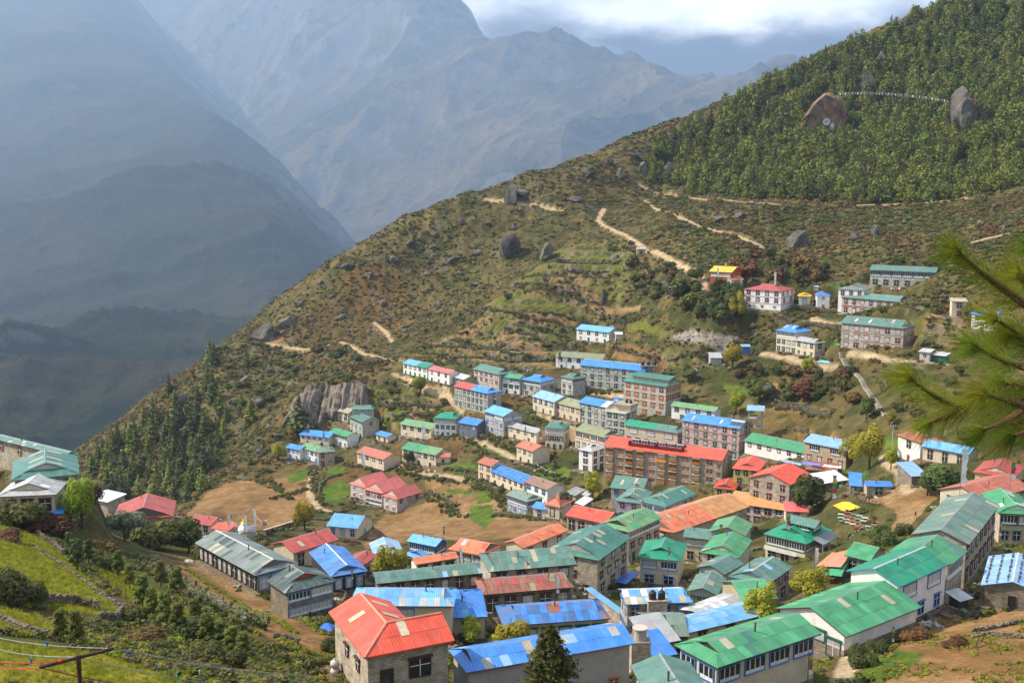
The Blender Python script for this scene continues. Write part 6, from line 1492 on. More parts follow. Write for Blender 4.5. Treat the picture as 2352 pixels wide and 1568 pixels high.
# ================================================================ near slope
NEAR = [ # kind, foot in the picture, height in picture px, label, width factor
 ('nbush',R1(90,610),78,'round dark juniper at the left edge below the grey roof',1.3),('nrbush',R1(290,665),48,'rust-brown bush beside the blue shed roof',1.5),('lime',R1(505,700),118,'glowing lime-yellow willow on the near slope',.95),
 ('dsapling',R1(430,830),70,'dark little conifer left of the fence posts',1.0),('dsapling',R1(470,880),75,'second dark conifer by the fence posts',1.1),('dsapling',R1(540,850),58,'third dark conifer, behind the fence posts',1.0),('nrbush',R1(530,640),40,'reddish bush hugging the crimson roof',1.3),
 ('silver',R1(760,700),74,'grey-leaved tree in front of the crimson roof',1.1),('nbush',R1(930,730),88,'dense dark green bush under the crimson roof',1.15),('broad',R1(1150,770),80,'leafy green tree beside the dark patched roof',1.15),('nbush',R1(1270,850),52,'dark bush at the corner of the dark patched roof',1.2),('nbush',R1(1090,720),60,'dark shrub left of the leafy green tree',1.0),
 ('nbush',R1(190,1075),62,'dark spiky bush on the grass terrace',.95),('nbush',R1(20,1060),90,'dark bush cut by the left frame edge',1.0),('nrbush',R1(60,700),30,'low rusty bush at the meadow top',1.4),('nrbush',R1(620,760),34,'brown bush at the end of the conifers',1.5),
 ('sapling',R1(370,1330),80,'left one of two young pines on the grass',1.2),('sapling',R1(470,1360),86,'right one of two young pines on the grass',1.2),
 ('nbush',R1(660,880),40,'green bush at the upper end of the hedge slope',1.3),('sapling',R1(720,930),66,'young tree beside the top fence post',1.1),('sapling',R1(790,1000),62,'young tree halfway along the fence',1.2),('sapling',R1(870,1130),84,'tall sapling at the lower fence end',1.2),('sapling',R1(930,1190),80,'bushy sapling above the stone wall end',1.3),
 ('sapling',R1(1010,1240),92,'thin-stemmed sapling with bare trunk',1.1),('sapling',R1(1085,1280),84,'leaning sapling with forked crown',1.2),('nbush',R1(1150,1290),64,'dark shrub in the hollow below the saplings',1.3),('sapling',R1(1190,1240),74,'sapling at the edge of the white blossoms',1.3),
 ('sapling',R1(1260,1330),76,'sapling below the blossoms',1.4),('sapling',R1(1340,1350),70,'dense young pine on the lower hedge slope',1.5),('sapling',R1(1410,1380),66,'young pine near the ploughed strip',1.5),('sapling',R1(1480,1410),66,'last young pine before the sacks',1.5),('nbush',R1(1250,1420),54,'shadowed shrub at the slope foot',1.4),('nbush',R1(1380,1450),50,'dark shrub beside the lowest young pine',1.4),
 ('nrbush',R1(900,1330),46,'thorny brown bush under the saplings',1.6),('nbush',R1(820,1180),40,'bush at the end of the dry wall',1.5),('nbush',R1(960,1400),40,'dark low bush near the wires',1.6),('sapling',R1(1080,1050),70,'yellowish young tree amid blossoms',1.3),('sapling',R1(980,1000),66,'slim young tree above the blossoms',1.1),
 ('nbush',R2(1230,1290),38,'rounded grey-green bush beside the ploughed strip',1.3),('nbush',R2(1210,1060),34,'yellow-green bush by the blue tarpaulin',1.0),('nbush',R5(440,520),46,'spiky dark bush behind the green house roof',1.0),('nbush',R5(600,450),30,'dark shrub on the field edge by the long lodge',1.1),
 ('nbush',R5(290,1440),44,'dark shrub below the white gable wall',1.2),('nbush',R5(390,1330),40,'green shrub along the green house foot',1.3),('nrbush',R5(690,1240),30,'brown thorn bush at the field edge',1.6),('nrbush',R5(1000,1290),24,'dry bush beside the terrace wall',1.8),('nbush',R5(240,1380),40,'leafy shrub beside the prayer flag pole',1.1)]
for k, p, hp, lb, wd in NEAR:
    plant_px(k, p, hp, lb, 'tree' if k in ('lime', 'sapling', 'dsapling', 'silver', 'broad') else 'shrub', 'plants on the near slope', {'lime': 'willow_tree', 'sapling': 'young_pine', 'dsapling': 'conifer', 'silver': 'tree', 'broad': 'tree'}.get(k, 'shrub'), wd)
# ---- dark cedar rising in front of the blue roof
def cedar():
    Y = 88.0; top = at(1264, 1436, Y); gx_, gy_ = top.x, Y; gz_ = ground(gx_, gy_)
    h = top.z - gz_
    root = thing('cedar_tree', 'dark feathery cedar in front of the long bright blue roof', 'tree', (gx_, gy_, gz_))
    C = []; O = []; S = []
    for i in range(46):
        t = i / 45; z = h * (.05 + .95 * t)
        rad = 3.9 * (1 - t) ** .62 * NR.uniform(.72, 1.15) + .08
        arms = 7
        for a in range(arms):
            ang = a * 6.283 / arms + i * 1.1 + NR.normal(0, .2); ln = rad * NR.uniform(.7, 1.12)
            m = int(16 + 40 * (1 - t))
            q = NR.uniform(.15, 1, m) ** .7
            side = NR.normal(0, .13, m) * (.4 + q) * ln * .5
            x = np.cos(ang) * ln * q - np.sin(ang) * side; y = np.sin(ang) * ln * q + np.cos(ang) * side
            zz = z + ln * (.10 * q - .30 * q ** 2) - np.abs(NR.normal(0, .10, m)) * q + NR.normal(0, .03, m)
            C.append(np.stack([x, y, zz], 1)); O.append(np.tile([math.cos(ang) * .4, math.sin(ang) * .4, .3], (m, 1))); S.append(np.full(m, .17))
    V, F = leaves(np.concatenate(C), np.concatenate(S), np.concatenate(O), aspect=2.6, droop=1.0, up=.3)
    obj('crown', np_mesh('crown', V, F, [LM['cedar']]), root)
    tb = MB(); tb.tube([(0, 0, -.5), (0, 0, h * .5), (0, 0, h * .98)], [.24, .15, .03], 8); tb.build('trunk', bark, root)
cedar()
# ---- pine branch hanging into the picture at the right
def pine_branch():
    root = thing('pine_tree', 'long-needled pine branch reaching in from the right edge', 'tree', (4.6, 6.6, ground(4.6, 6.6)))
    rb = root.location
    tb = MB(); top = Vector((4.5, 6.7, 2.4))
    tb.tube([Vector((4.6, 6.6, rb.z - .5)) - rb, Vector((4.55, 6.6, -1.6)) - rb, top - rb, Vector((4.4, 6.8, 5.5)) - rb], [.16, .13, .11, .07], 9); tb.build('trunk', bark, root)
    nm = [leaf_mat('long_needles', (0.300, 0.350, 0.035), (0.100, 0.165, 0.016), .35, .1), leaf_mat('dry_needles', (0.33, 0.21, 0.045), (0.20, 0.13, 0.03), .35, .1)]
    twig = mat('twig', (0.16, 0.075, 0.04), rough=.8)
    D = 6.0
    # each limb: picture line from the trunk side to the tip, depths, needle reach
    limbs = [([(2480,780),(2356,700),(2300,660),(2255,627),(2205,583)], 5.7, 62, 1.0, .05), ([(2500,930),(2390,905),(2300,925),(2210,934),(2180,927),(2140,905),(2094,872)], 6.2, 62, 1.0, .12), ([(2480,880),(2352,843),(2312,832),(2246,799)], 5.9, 66, .9, .08),
             ([(2500,960),(2352,933),(2312,918),(2268,907)], 5.8, 66, 1.0, .15), ([(2390,905),(2330,955),(2290,975),(2262,985)], 6.1, 62, 1.0, .35), ([(2210,934),(2170,958),(2140,968)], 6.3, 58, .8, .3), ([(2470,760),(2400,690),(2345,640)], 6.3, 66, .9, .08), ([(2480,880),(2400,830),(2330,760),(2290,735)], 6.5, 66, .9, .1),
             ([(2500,1000),(2420,985),(2360,990),(2330,1000)], 5.9, 64, 1.0, .4), ([(2470,700),(2420,620),(2380,575)], 6.4, 60, .7, .05), ([(2490,840),(2420,800),(2360,770),(2320,770)], 6.6, 64, 1., .1), ([(2490,900),(2420,880),(2350,885),(2310,880)], 6.4, 64, 1., .2), ([(2490,980),(2440,940),(2390,950),(2350,965)], 6.5, 64, 1., .3)]
    for line, d0, reach, dens, dry in limbs:
        pts = [at(x, y, d0 + .25 * (len(line) - 1 - i) * .3) for i, (x, y) in enumerate(line)]
        b = MB(); b.tube([p - rb for p in pts], [.028 - .02 * i / (len(pts) - 1) for i in range(len(pts))], 6)
        lo = b.build('branch', twig, root)
        L_ = reach * 1.65 * d0 / FPX
        for dr in (0, 1):
            seg = []
            V = []; F = []
            for i in range(len(pts) - 1):
                if i == 0 and len(pts) > 3: continue
                a, e = pts[i], pts[i + 1]; ax = (e - a).normalized()
                n = int((e - a).length * 760 * dens * (dry if dr else 1 - dry)) + (int(120 * (1 - dry)) if (i == len(pts) - 2 and not dr) else 0)
                for k in range(n):
                    t = random.random()
                    if i == len(pts) - 2 and k > n - 120: t = 1 - random.random() ** 2 * .15
                    o = a.lerp(e, t)
                    u = ax.orthogonal().normalized(); v = ax.cross(u); th = random.uniform(0, 6.283)
                    sp = random.uniform(.2, .95) * (.75 if t > .85 and i == len(pts) - 2 else 1.0)
                    d = (ax * 1.0 + (u * math.cos(th) + v * math.sin(th)) * sp).normalized()
                    d = (d + Vector((0, 0, -.18))).normalized()
                    ln = L_ * random.uniform(.75, 1.15)
                    p1 = o + d * ln * .55; p2 = o + d * ln + Vector((0, 0, -.10 * ln))
                    w = d.cross(Vector((0, 1, .2))).normalized() * .0012
                    if w.length < 1e-6: w = Vector((.0016, 0, 0))
                    q = len(V)
                    V += [o - w - rb, o + w - rb, p1 + w * 1.1 - rb, p1 - w * 1.1 - rb, p2 - rb]
                    F += [(q, q + 1, q + 2, q + 3), (q + 3, q + 2, q + 4)]
            if V:
                obj('needles', new_mesh('needles', V, F, [nm[dr]]), root)
pine_branch()
# ---- meadow grass
def grass_points(n, x0, x1, y0, y1, zones):
    x = NR.uniform(x0, x1, n); y = NR.uniform(y0, y1, n)
    z, Zd = ground_np(x, y, True)
    m = np.zeros(n, bool)
    for q in zones: m |= Zd[q]
    return x, y, z, m, Zd
def blades():
    V = []; F = []
    for i in range(14):
        a = NR.uniform(0, 6.28); r = NR.uniform(0, .16); h = NR.uniform(.12, .34); l = NR.uniform(-.12, .12)
        x, y = math.cos(a) * r, math.sin(a) * r; q = len(V); w = .018
        V += [(x - w, y, 0), (x + w, y, 0), (x + l, y + l * .6, h)]; F.append((q, q + 1, q + 2))
    return new_mesh('blades', V, F, [LM['grass']])
gxp, gyp, gzp, gm, gZ = grass_points(60000, -85, -8, 38, 215, ['grass'])
i = np.nonzero(gm)[0][:26000]
scatter('grass', 'short yellow-green meadow grass on the near terraces', [blades(), blades()], gxp[i], gyp[i], gzp[i], .8, 1.6)
i = np.nonzero(~gm & ~gZ['soil'] & (fbm(gxp, gyp, 9, 3, 55) > -.15) & (gyp < 175))[0][:9000]
scatter('undergrowth', 'tangled weeds and low bushes on the near slope', [low_bush(.6, .55, 60, .2, 4, 'bush'), low_bush(.6, .5, 60, .2, 4, 'olive'), low_bush(.5, .4, 50, .2, 4, 'grass')], gxp[i], gyp[i], gzp[i], .6, 1.6)
gxp, gyp, gzp, gm, gZ = grass_points(16000, 5, 100, 85, 220, ['crop', 'grass'])
i = np.nonzero(~gZ['soil'] & (gZ['pd'] > .5) & (fbm(gxp, gyp, 7, 3, 56) > .05))[0][:2600]
ok = np.ones(len(i), bool)
for cx, cy, ux, uy, hl, hd, pz in PADS:
    ok &= ~((np.abs((gxp[i] - cx) * ux + (gyp[i] - cy) * uy) < hl + .6) & (np.abs(-(gxp[i] - cx) * uy + (gyp[i] - cy) * ux) < hd + .6))
i = i[ok]
scatter('undergrowth', 'weeds and rough grass between the nearest houses', [low_bush(.6, .5, 60, .2, 4, 'grass'), low_bush(.6, .5, 60, .2, 4, 'olive')], gxp[i], gyp[i], gzp[i], .5, 1.1)
gxp, gyp, gzp, gm, gZ = grass_points(9000, 20, 90, 80, 160, ['soil'])
i = np.nonzero(gm & (fbm(gxp, gyp, 5, 3, 57) > .12))[0][:900]
scatter('grass', 'dry tufts on the ploughed field at the right foot', [low_bush(.4, .25, 24, .18, 3, 'straw'), low_bush(.4, .3, 24, .18, 3, 'grass')], gxp[i], gyp[i], gzp[i], .5, 1.2)
# grass edging of the ploughed strips
for ln, hw in (([R2(0,600),R2(180,720),R2(420,860),R2(640,980),R2(920,1140)],.25),([R2(240,560),R2(450,680),R2(640,790),R2(850,920),R2(1000,1030),R2(1180,1150)],.45),([R2(780,1180),R2(960,1290),R2(1350,1370)],.5)):
    pts = [hit(*p, 0, y0=40) for p in ln]; X = []; Yy = []
    for a, b in zip(pts, pts[1:]):
        m = int((b - a).length * 9)
        t_ = NR.uniform(0, 1, m); X.append(a.x + (b.x - a.x) * t_ + NR.normal(0, hw, m)); Yy.append(a.y + (b.y - a.y) * t_ + NR.normal(0, hw, m))
    X = np.concatenate(X); Yy = np.concatenate(Yy)
    scatter('grass', 'bright grass edging along the ploughed strips', [low_bush(.45, .4, 50, .2, 4, 'grass')], X, Yy, ground_np(X, Yy), .5, 1.1)
# tall grasses with pale seed heads
ln = [R1(900,830), R1(1000,900), R1(1120,990), R1(1260,1080), R1(1400,1160), R1(1540,1240)]
pts = [hit(*p, 0, y0=40) for p in ln]; X = []; Yy = []
for a, b in zip(pts, pts[1:]):
    m = int((b - a).length * 8); t_ = NR.uniform(0, 1, m)
    X.append(a.x + (b.x - a.x) * t_ + NR.normal(0, 1.5, m)); Yy.append(a.y + (b.y - a.y) * t_ + NR.normal(0, 1.5, m))
X = np.concatenate(X); Yy = np.concatenate(Yy); Zz = ground_np(X, Yy)
def plume():
    V, F = leaves(np.stack([NR.normal(0, .16, 40), NR.normal(0, .16, 40), NR.uniform(.1, 1.3, 40)], 1), .26, None, aspect=2.5)
    me = np_mesh('plume', V, F, [LM['bush'], LM['flower']])
    V2, F2 = leaves(np.stack([NR.normal(0, .22, 16), NR.normal(0, .22, 16), NR.uniform(1.2, 1.75, 16)], 1), .12, None)
    me = np_mesh('plume', np.concatenate([V, V2]), np.concatenate([F, F2 + len(V)]), [LM['bush'], LM['flower']])
    me.polygons.foreach_set('material_index', [0] * len(F) + [1] * len(F2)); return me
scatter('grass', 'tall grasses with pale seed heads on the hedge slope', [plume(), plume()], X, Yy, Zz, .4, .9)
# ---- fence posts
for i, p in enumerate([R1(520,885),R1(548,905),R1(603,950),R1(657,985),R1(712,1035),R1(768,1075),R1(822,1105),R1(498,862)]):
    g = hit(*p, 0, y0=40); hgt = 75 * .3775 * g.y / FPX
    b = MB(); b.tube([(0, 0, -.3), (.02, 0, hgt * .5), (0, .02, hgt)], [.06, .055, .05], 6)
    b.build('fence_post', mat('post_wood', (0.11, 0.08, 0.055), rough=.9), loc=(g.x, g.y, ground(g.x, g.y)), label='thin weathered wooden post of the meadow fence', category='fence post', group='meadow fence posts')
# ---- washing line stand with wires
def wash_line():
    Y = 24.0
    c = at(180, 1508, Y); gz_ = ground(c.x, c.y)
    wood = mat('dark_wood', (0.075, 0.040, 0.028), rough=.85, var=.3, scale=8)
    root = thing('washing_line', 'dark wooden cross post carrying washing lines at the lower left', 'clothes line', (c.x, c.y, gz_))
    o = root.location
    b = MB(); b.tube([(0, 0, -.4), Vector((c.x, c.y, c.z + .05)) - o], .055, 8); b.build('post', wood, root)
    e0 = at(90, 1532, Y - .3); e1 = at(262, 1488, Y + .3)
    b = MB(); b.tube([e0 - o, e1 - o], .045, 8); b.build('crossbar', wood, root)
    wire = mat('wire', (0.30, 0.30, 0.32), rough=.4, spec=.6); redm = mat('red_rope', (0.45, 0.03, 0.03), rough=.7)
    def line(ps, r_, m, nm):
        pts = []
        for i in range(len(ps) - 1):
            for k in range(8):
                t_ = k / 8; p = ps[i].lerp(ps[i + 1], t_); p.z -= .12 * math.sin(math.pi * t_); pts.append(p - o)
        pts.append(ps[-1] - o)
        b = MB(); b.tube(pts, r_, 5); return b.build(nm, m, root)
    line([at(-60, 1452, Y + 5), e1, at(720, 1552, 32)], .009, wire, 'line'); line([at(-60, 1476, Y + 4), Vector((c.x, c.y, c.z)), at(620, 1585, 30)], .009, wire, 'line')
    line([at(-60, 1508, Y + 3), at(130, 1515, Y - .15)], .014, redm, 'rope'); line([at(-60, 1516, Y + 3), e0, at(420, 1580, Y + 3)], .014, redm, 'rope'); line([e1, at(900, 1590, 34)], .008, wire, 'line')
    k = MB(); k.lathe([(.03, -.06), (.065, -.03), (.065, .03), (.03, .06)], 9)
    k.build('rope_knot', redm, root, loc=at(140, 1518, Y - .12) - o)
    for i, (x, y, cl) in enumerate([(108,1475,'blue'),(290,1497,'blue'),(300,1498,'blue'),(72,1514,'blue'),(406,1553,'green'),(460,1561,'blue'),(458,1541,'white'),(360,1526,'blue')]):
        p = MB(); p.box(-.012, .012, -.02, .02, -.09, .03); p.build('peg', mat('peg_' + cl, dict(blue=(.05, .16, .6), green=(.05, .45, .3), white=(.7, .7, .7))[cl]), root, loc=at(x, y, Y + (x - 180) * .008) - o)
wash_line()
# ================================================================ rocks, walls, flags, people and fittings
rock_m = mat('rock', (0.170, 0.150, 0.126), rough=.95, spec=.2, col2=(0.055, 0.048, 0.040), scale=.9, bump=.8, rand=.18, detail=9)
pale_rock = mat('pale_rock', (0.27, 0.215, 0.165), rough=.95, spec=.2, col2=(0.075, 0.062, 0.052), scale=.35, bump=.9, detail=10)
def rock_mesh(seed, sub=3, rough=.32, flat=.75):
    """block of stone: a ball cut by random planes, then roughened"""
    bm = bmesh.new(); bmesh.ops.create_icosphere(bm, subdivisions=sub, radius=1.0)
    rs = random.Random(seed * 13 + 5)
    planes = []
    for i in range(11):
        n = Vector((rs.gauss(0, 1), rs.gauss(0, 1), rs.gauss(0, .8))).normalized(); planes.append((n, rs.uniform(.42, .82)))
    for v in bm.verts:
        for n, d in planes:
            k = v.co.dot(n) - d
            if k > 0: v.co -= n * k
        if sub > 1:
            f_ = mnoise.fractal(v.co * 1.6 + Vector((seed * 7.1, seed * 3.3, 0)), .9, 2.1, 5); v.co *= 1 + rough * .55 * f_
        v.co.x *= 1.25; v.co.y *= 1.25; v.co.z *= 1.25 * flat
    me = bpy.data.meshes.new('boulder'); bm.to_mesh(me); bm.free(); me.materials.append(rock_m); return me
ROCKS = [rock_mesh(i) for i in range(6)]
def boulder_px(p, wpx, hpx, label, big=None, tilt=.3, m=None, sub=None, y0=60, bury=.35, group=None):
    g = hit(*p, 0, y0=y0); k = g.y / FPX
    me = ROCKS[NR.randint(6)] if big is None else big
    o = obj('boulder', me, loc=(g.x, g.y, ground(g.x, g.y) + hpx * k * (.5 - bury)), rot=(NR.normal(0, tilt), NR.normal(0, tilt), NR.uniform(0, 6.28)), scl=(wpx * k * .5, wpx * k * .5, hpx * k * .62), label=label, category='boulder')
    if group: o['group'] = group
    return o
big = lambda s: (lambda me: me)(rock_mesh(s, 5, .26, 1.0))
# the painted cliff in the wood: slanting block with a flat ochre face
def painted_rock():
    g = hit(1888, 312, 0, y0=400); k = g.y / FPX
    gz_ = ground(g.x, g.y)
    root = thing('painted_rock', 'huge ochre rock face with white paintings in the wood', 'rock', (g.x, g.y, gz_))
    W_, H_ = 100 * k, 98 * k
    # outline in the plane of the face (x across, z up), pushed back for thickness
    prof = [(-.50, -.25), (-.52, .10), (-.38, .45), (-.20, .78), (.02, .98), (.22, .93), (.42, .80), (.50, .50), (.48, .15), (.46, -.25)]
    bm = bmesh.new(); rows = []
    for d, s, up in ((0, 1, 0), (.10, 1.03, .02), (.5, .96, .06), (1.0, .8, .0), (1.25, .6, -.2)):
        rows.append([bm.verts.new((x * W_ * s, d * 26 * (1.0) - (z * 5 if d == 0 else 0), z * H_ * (1 if z < 0 else s) + up * H_)) for x, z in prof])
    n = len(prof)
    for a, b in zip(rows, rows[1:]):
        for i in range(n - 1): bm.faces.new((a[i], b[i], b[i + 1], a[i + 1]))
    bm.faces.new(rows[0][::-1]); bm.faces.new(rows[-1])
    bmesh.ops.triangulate(bm, faces=bm.faces[:]); bmesh.ops.subdivide_edges(bm, edges=bm.edges[:], cuts=9, use_grid_fill=True)
    for v in bm.verts:
        f_ = mnoise.fractal(v.co * .10, .8, 2.2, 6); e_ = mnoise.fractal(v.co * .35 + Vector((9, 0, 0)), .8, 2.2, 4); v.co.y += f_ * (1.4 if v.co.y < 1 else 3.4) + e_ * .5; v.co.z += f_ * 2.2 + e_ * .5; v.co.x += f_ * 2.2 + e_ * .6
    bmesh.ops.recalc_face_normals(bm, faces=bm.faces[:])
    me = bpy.data.meshes.new('rock_body'); bm.to_mesh(me); bm.free()
    m = mat('ochre_rock', (0.30, 0.165, 0.075), rough=.95, col2=(0.105, 0.085, 0.072), scale=.22, bump=.8, detail=9); me.materials.append(m)
    ro = obj('rock_body', me, root, rot=(0, 0, R(-8)))
    wm = mat('white_paint', (0.62, 0.60, 0.55), rough=.9, var=.2, scale=2)
    def mark(x, z, pts, nm='painting'):
        b = MB(); b.prism([(px, 0, pz) for px, pz in pts], (0, -.25, 0)); o_ = b.build(nm, wm, ro); o_.location = (x * W_, -z * 5 - 1.6, z * H_); return o_
    ring = MB(); n = 16
    for i in range(n):
        a0, a1 = 6.283 * i / n, 6.283 * (i + 1) / n
        ring.poly([(math.cos(a) * r_, 0, math.sin(a) * r_) for a, r_ in ((a0, 2.2), (a1, 2.2), (a1, 1.3), (a0, 1.3))])
    for i in range(4):
        a = i * .785; ring.poly([(math.cos(a) * 1.3 - math.sin(a) * .12, -.01, math.sin(a) * 1.3 + math.cos(a) * .12), (math.cos(a) * 1.3 + math.sin(a) * .12, -.01, math.sin(a) * 1.3 - math.cos(a) * .12), (-math.cos(a) * 1.3 + math.sin(a) * .12, -.01, -math.sin(a) * 1.3 - math.cos(a) * .12), (-math.cos(a) * 1.3 - math.sin(a) * .12, -.01, -math.sin(a) * 1.3 + math.cos(a) * .12)])
    ro2 = ring.build('painting', wm, ro); ro2.location = (.07 * W_, -.36 * 5 - 2.0, .38 * H_)
    for x, z, s in ((.21, .30, 1.5), (.08, .14, 1.6), (.02, .07, 1.1), (.20, .16, 1.0)):
        for q in range(4):
            mark(x + NR.uniform(-.03, .03), z + NR.uniform(-.06, .06), [(-s * .5, -s * .6), (s * .4, -s * .5), (s * .5, s * .4), (-s * .3, s * .7)])
    hb = MB(); hb.box(-3.4, 3.4, 0, 3, -1, 2.4); o_ = hb.build('shrine_hut', wall_mat('white'), ro); o_.location = (.30 * W_, -6, -.02 * H_)
    hr = MB(); hr.box(-3.8, 3.8, -.4, 3.4, 2.4, 2.8); o_ = hr.build('shrine_roof', roof_mat('yellow', 'X'), ro); o_.location = (.30 * W_, -6, -.02 * H_)
    return g
PR = painted_rock()
for p, w, h, lb, s in [((2212,300),74,96,'great pillow-shaped grey boulder in the wood, right of the paintings',21),((1990,222),34,50,'upright dark rock above the painted face',22),((2208,402),36,34,'rounded boulder near the right edge of the wood',23),((1540,402),24,36,'pale leaning slab at the left edge of the wood',24),((1602,400),20,30,'grey slab half hidden in the wood left',25),
                       ((1172,462),50,54,'big dark crag where the ridge trail turns',26),((1168,600),62,66,'broad grey crag on the scrub hillside',27),((1256,590),36,44,'upright crag beside the pastures',28),((1840,560),60,44,'pale broken outcrop above the monastery',29),((2012,545),22,34,'standing boulder on the brown slope',30),((1965,555),40,28,'dark boulder on the brown slope',31),((2032,160),26,50,'tall crag near the crest of the wood',32),((1720,165),46,24,'crag on the skyline above the wood',33),
                       ((610,775),50,40,'dark crag above the trail bend',34),((655,745),40,34,'crag on the shoulder of the ridge',35),((1385,690),22,42,'pale upright stone on the terraces',36),((1480,395),28,34,'boulder on the open slope left of the wood',37),((1430,412),26,26,'grey boulder below the skyline notch',38),((1350,405),32,22,'square boulder on the skyline',39),((420,935),36,40,'dark crag among the left pines',40),((470,1080),44,40,'crag at the foot of the left pines',41)]:
    boulder_px(p, w * .95, h * .95, lb, big(s), .08, y0=250, bury=.22 if s < 24 else .36)
# the pale cliff left of the village
def cliff():
    """fluted rock wall standing out of the slope"""
    line = [(640, 985), (662, 970), (700, 975), (745, 985), (790, 985), (830, 965), (850, 935)]
    top = [950, 905, 885, 900, 880, 868, 890]
    g = [hit(*p, 0, y0=300) for p in line]
    root = thing('cliff', 'pale streaked rock cliff at the left end of the village', 'cliff', g[3])
    nu, nv = 150, 60; V = []
    for j in range(nv + 1):
        for i in range(nu + 1):
            f_ = i / nu * (len(line) - 1); k = min(int(f_), len(line) - 2); t_ = f_ - k
            base_ = g[k].lerp(g[k + 1], t_); hpx = (line[k][1] - top[k]) * (1 - t_) + (line[k + 1][1] - top[k + 1]) * t_
            H_ = hpx * base_.y / FPX * 1.06; v = j / nv
            flute = mnoise.fractal(Vector((f_ * 2.6, v * .5, 3.1)), .8, 2.2, 5); lump = mnoise.fractal(Vector((f_ * .9, v * 1.3, 7.7)), .9, 2.0, 4); fine = mnoise.fractal(Vector((f_ * 9, v * 6, 1.3)), .8, 2.1, 3)
            up = H_ * (v + .10 * lump * v)
            back = 9.0 * v ** 1.8 + 12 * max(0, v - .85)
            edge = math.sin(math.pi * i / nu) ** .35
            off = (flute * 3.4 + lump * 5.0 + fine * 1.2) * edge - 3.0 * edge * math.sin(math.pi * min(1, v * 1.1))
            V.append((base_.x + flute * .6, base_.y + back + off + 2.5, base_.z - 2 + up * edge))
    q = np.arange((nu + 1) * (nv + 1)).reshape(nv + 1, nu + 1)
    F = np.stack([q[:-1, :-1].ravel(), q[:-1, 1:].ravel(), q[1:, 1:].ravel(), q[1:, :-1].ravel()], 1)
    obj('rock_face', np_mesh('rock_face', np.array(V) - np.array(g[3]), F, [pale_rock]), root)
cliff()
# boulders strewn over the open hill
HB = [(620,760),(690,700),(735,650),(760,690),(800,620),(850,640),(880,700),(905,600),(940,560),(980,640),(1000,540),(1040,600),(1060,520),(1090,650),(1120,520),(1010,700),(930,760),(850,760),(780,740),(720,740),(650,770),(1200,450),(1240,430),(1300,420),(1400,380),(1460,360),(1320,460),(1180,520),(1290,600),(1100,580),
      (870,830),(740,860),(690,840),(620,850),(560,870),(530,930),(600,930),(640,1000),(600,1040),(1700,500),(1760,520),(1840,520),(1900,540),(2080,520),(2150,540),(2250,520),(1650,510),(1580,540),(1520,500),(1850,100),(1930,90),(1600,265),(1900,130),(2000,110),(2100,70),(2260,110),(2300,170),(1450,560),(1410,590),(1320,630)]
for i, p in enumerate(HB):
    boulder_px(p, NR.uniform(12, 28), NR.uniform(10, 20), 'grey boulder lying on the scrub-covered hillside', y0=250, group='boulders on the open hillside')
n = 5000
bx = NR.uniform(-260, 420, n); by = NR.uniform(380, 850, n); bz, bZ = ground_np(bx, by, True)
i = np.nonzero(~(bZ['soil'] | bZ['grass'] | bZ['crop'] | bZ['forest']) & (bZ['pd'] > 1) & (fbm(bx, by, 40, 4, 401) > .02) & (bZ['py'] < 860))[0]
i = i[:1500]
scatter('rubble', 'loose stones strewn over the hillside', [rock_mesh(71, 1), rock_mesh(72, 1), rock_mesh(73, 1)], bx[i], by[i], bz[i], .35, 1.3)
n = 2500; bx = NR.uniform(40, 130, n); by = NR.uniform(420, 470, n); bz, bZ = ground_np(bx, by, True); i = np.nonzero(bZ['sand'])[0]
scatter('rubble', 'heaps of quarried stone on the pale yard', [rock_mesh(74, 1), rock_mesh(75, 1)], bx[i], by[i], bz[i], .15, .5)
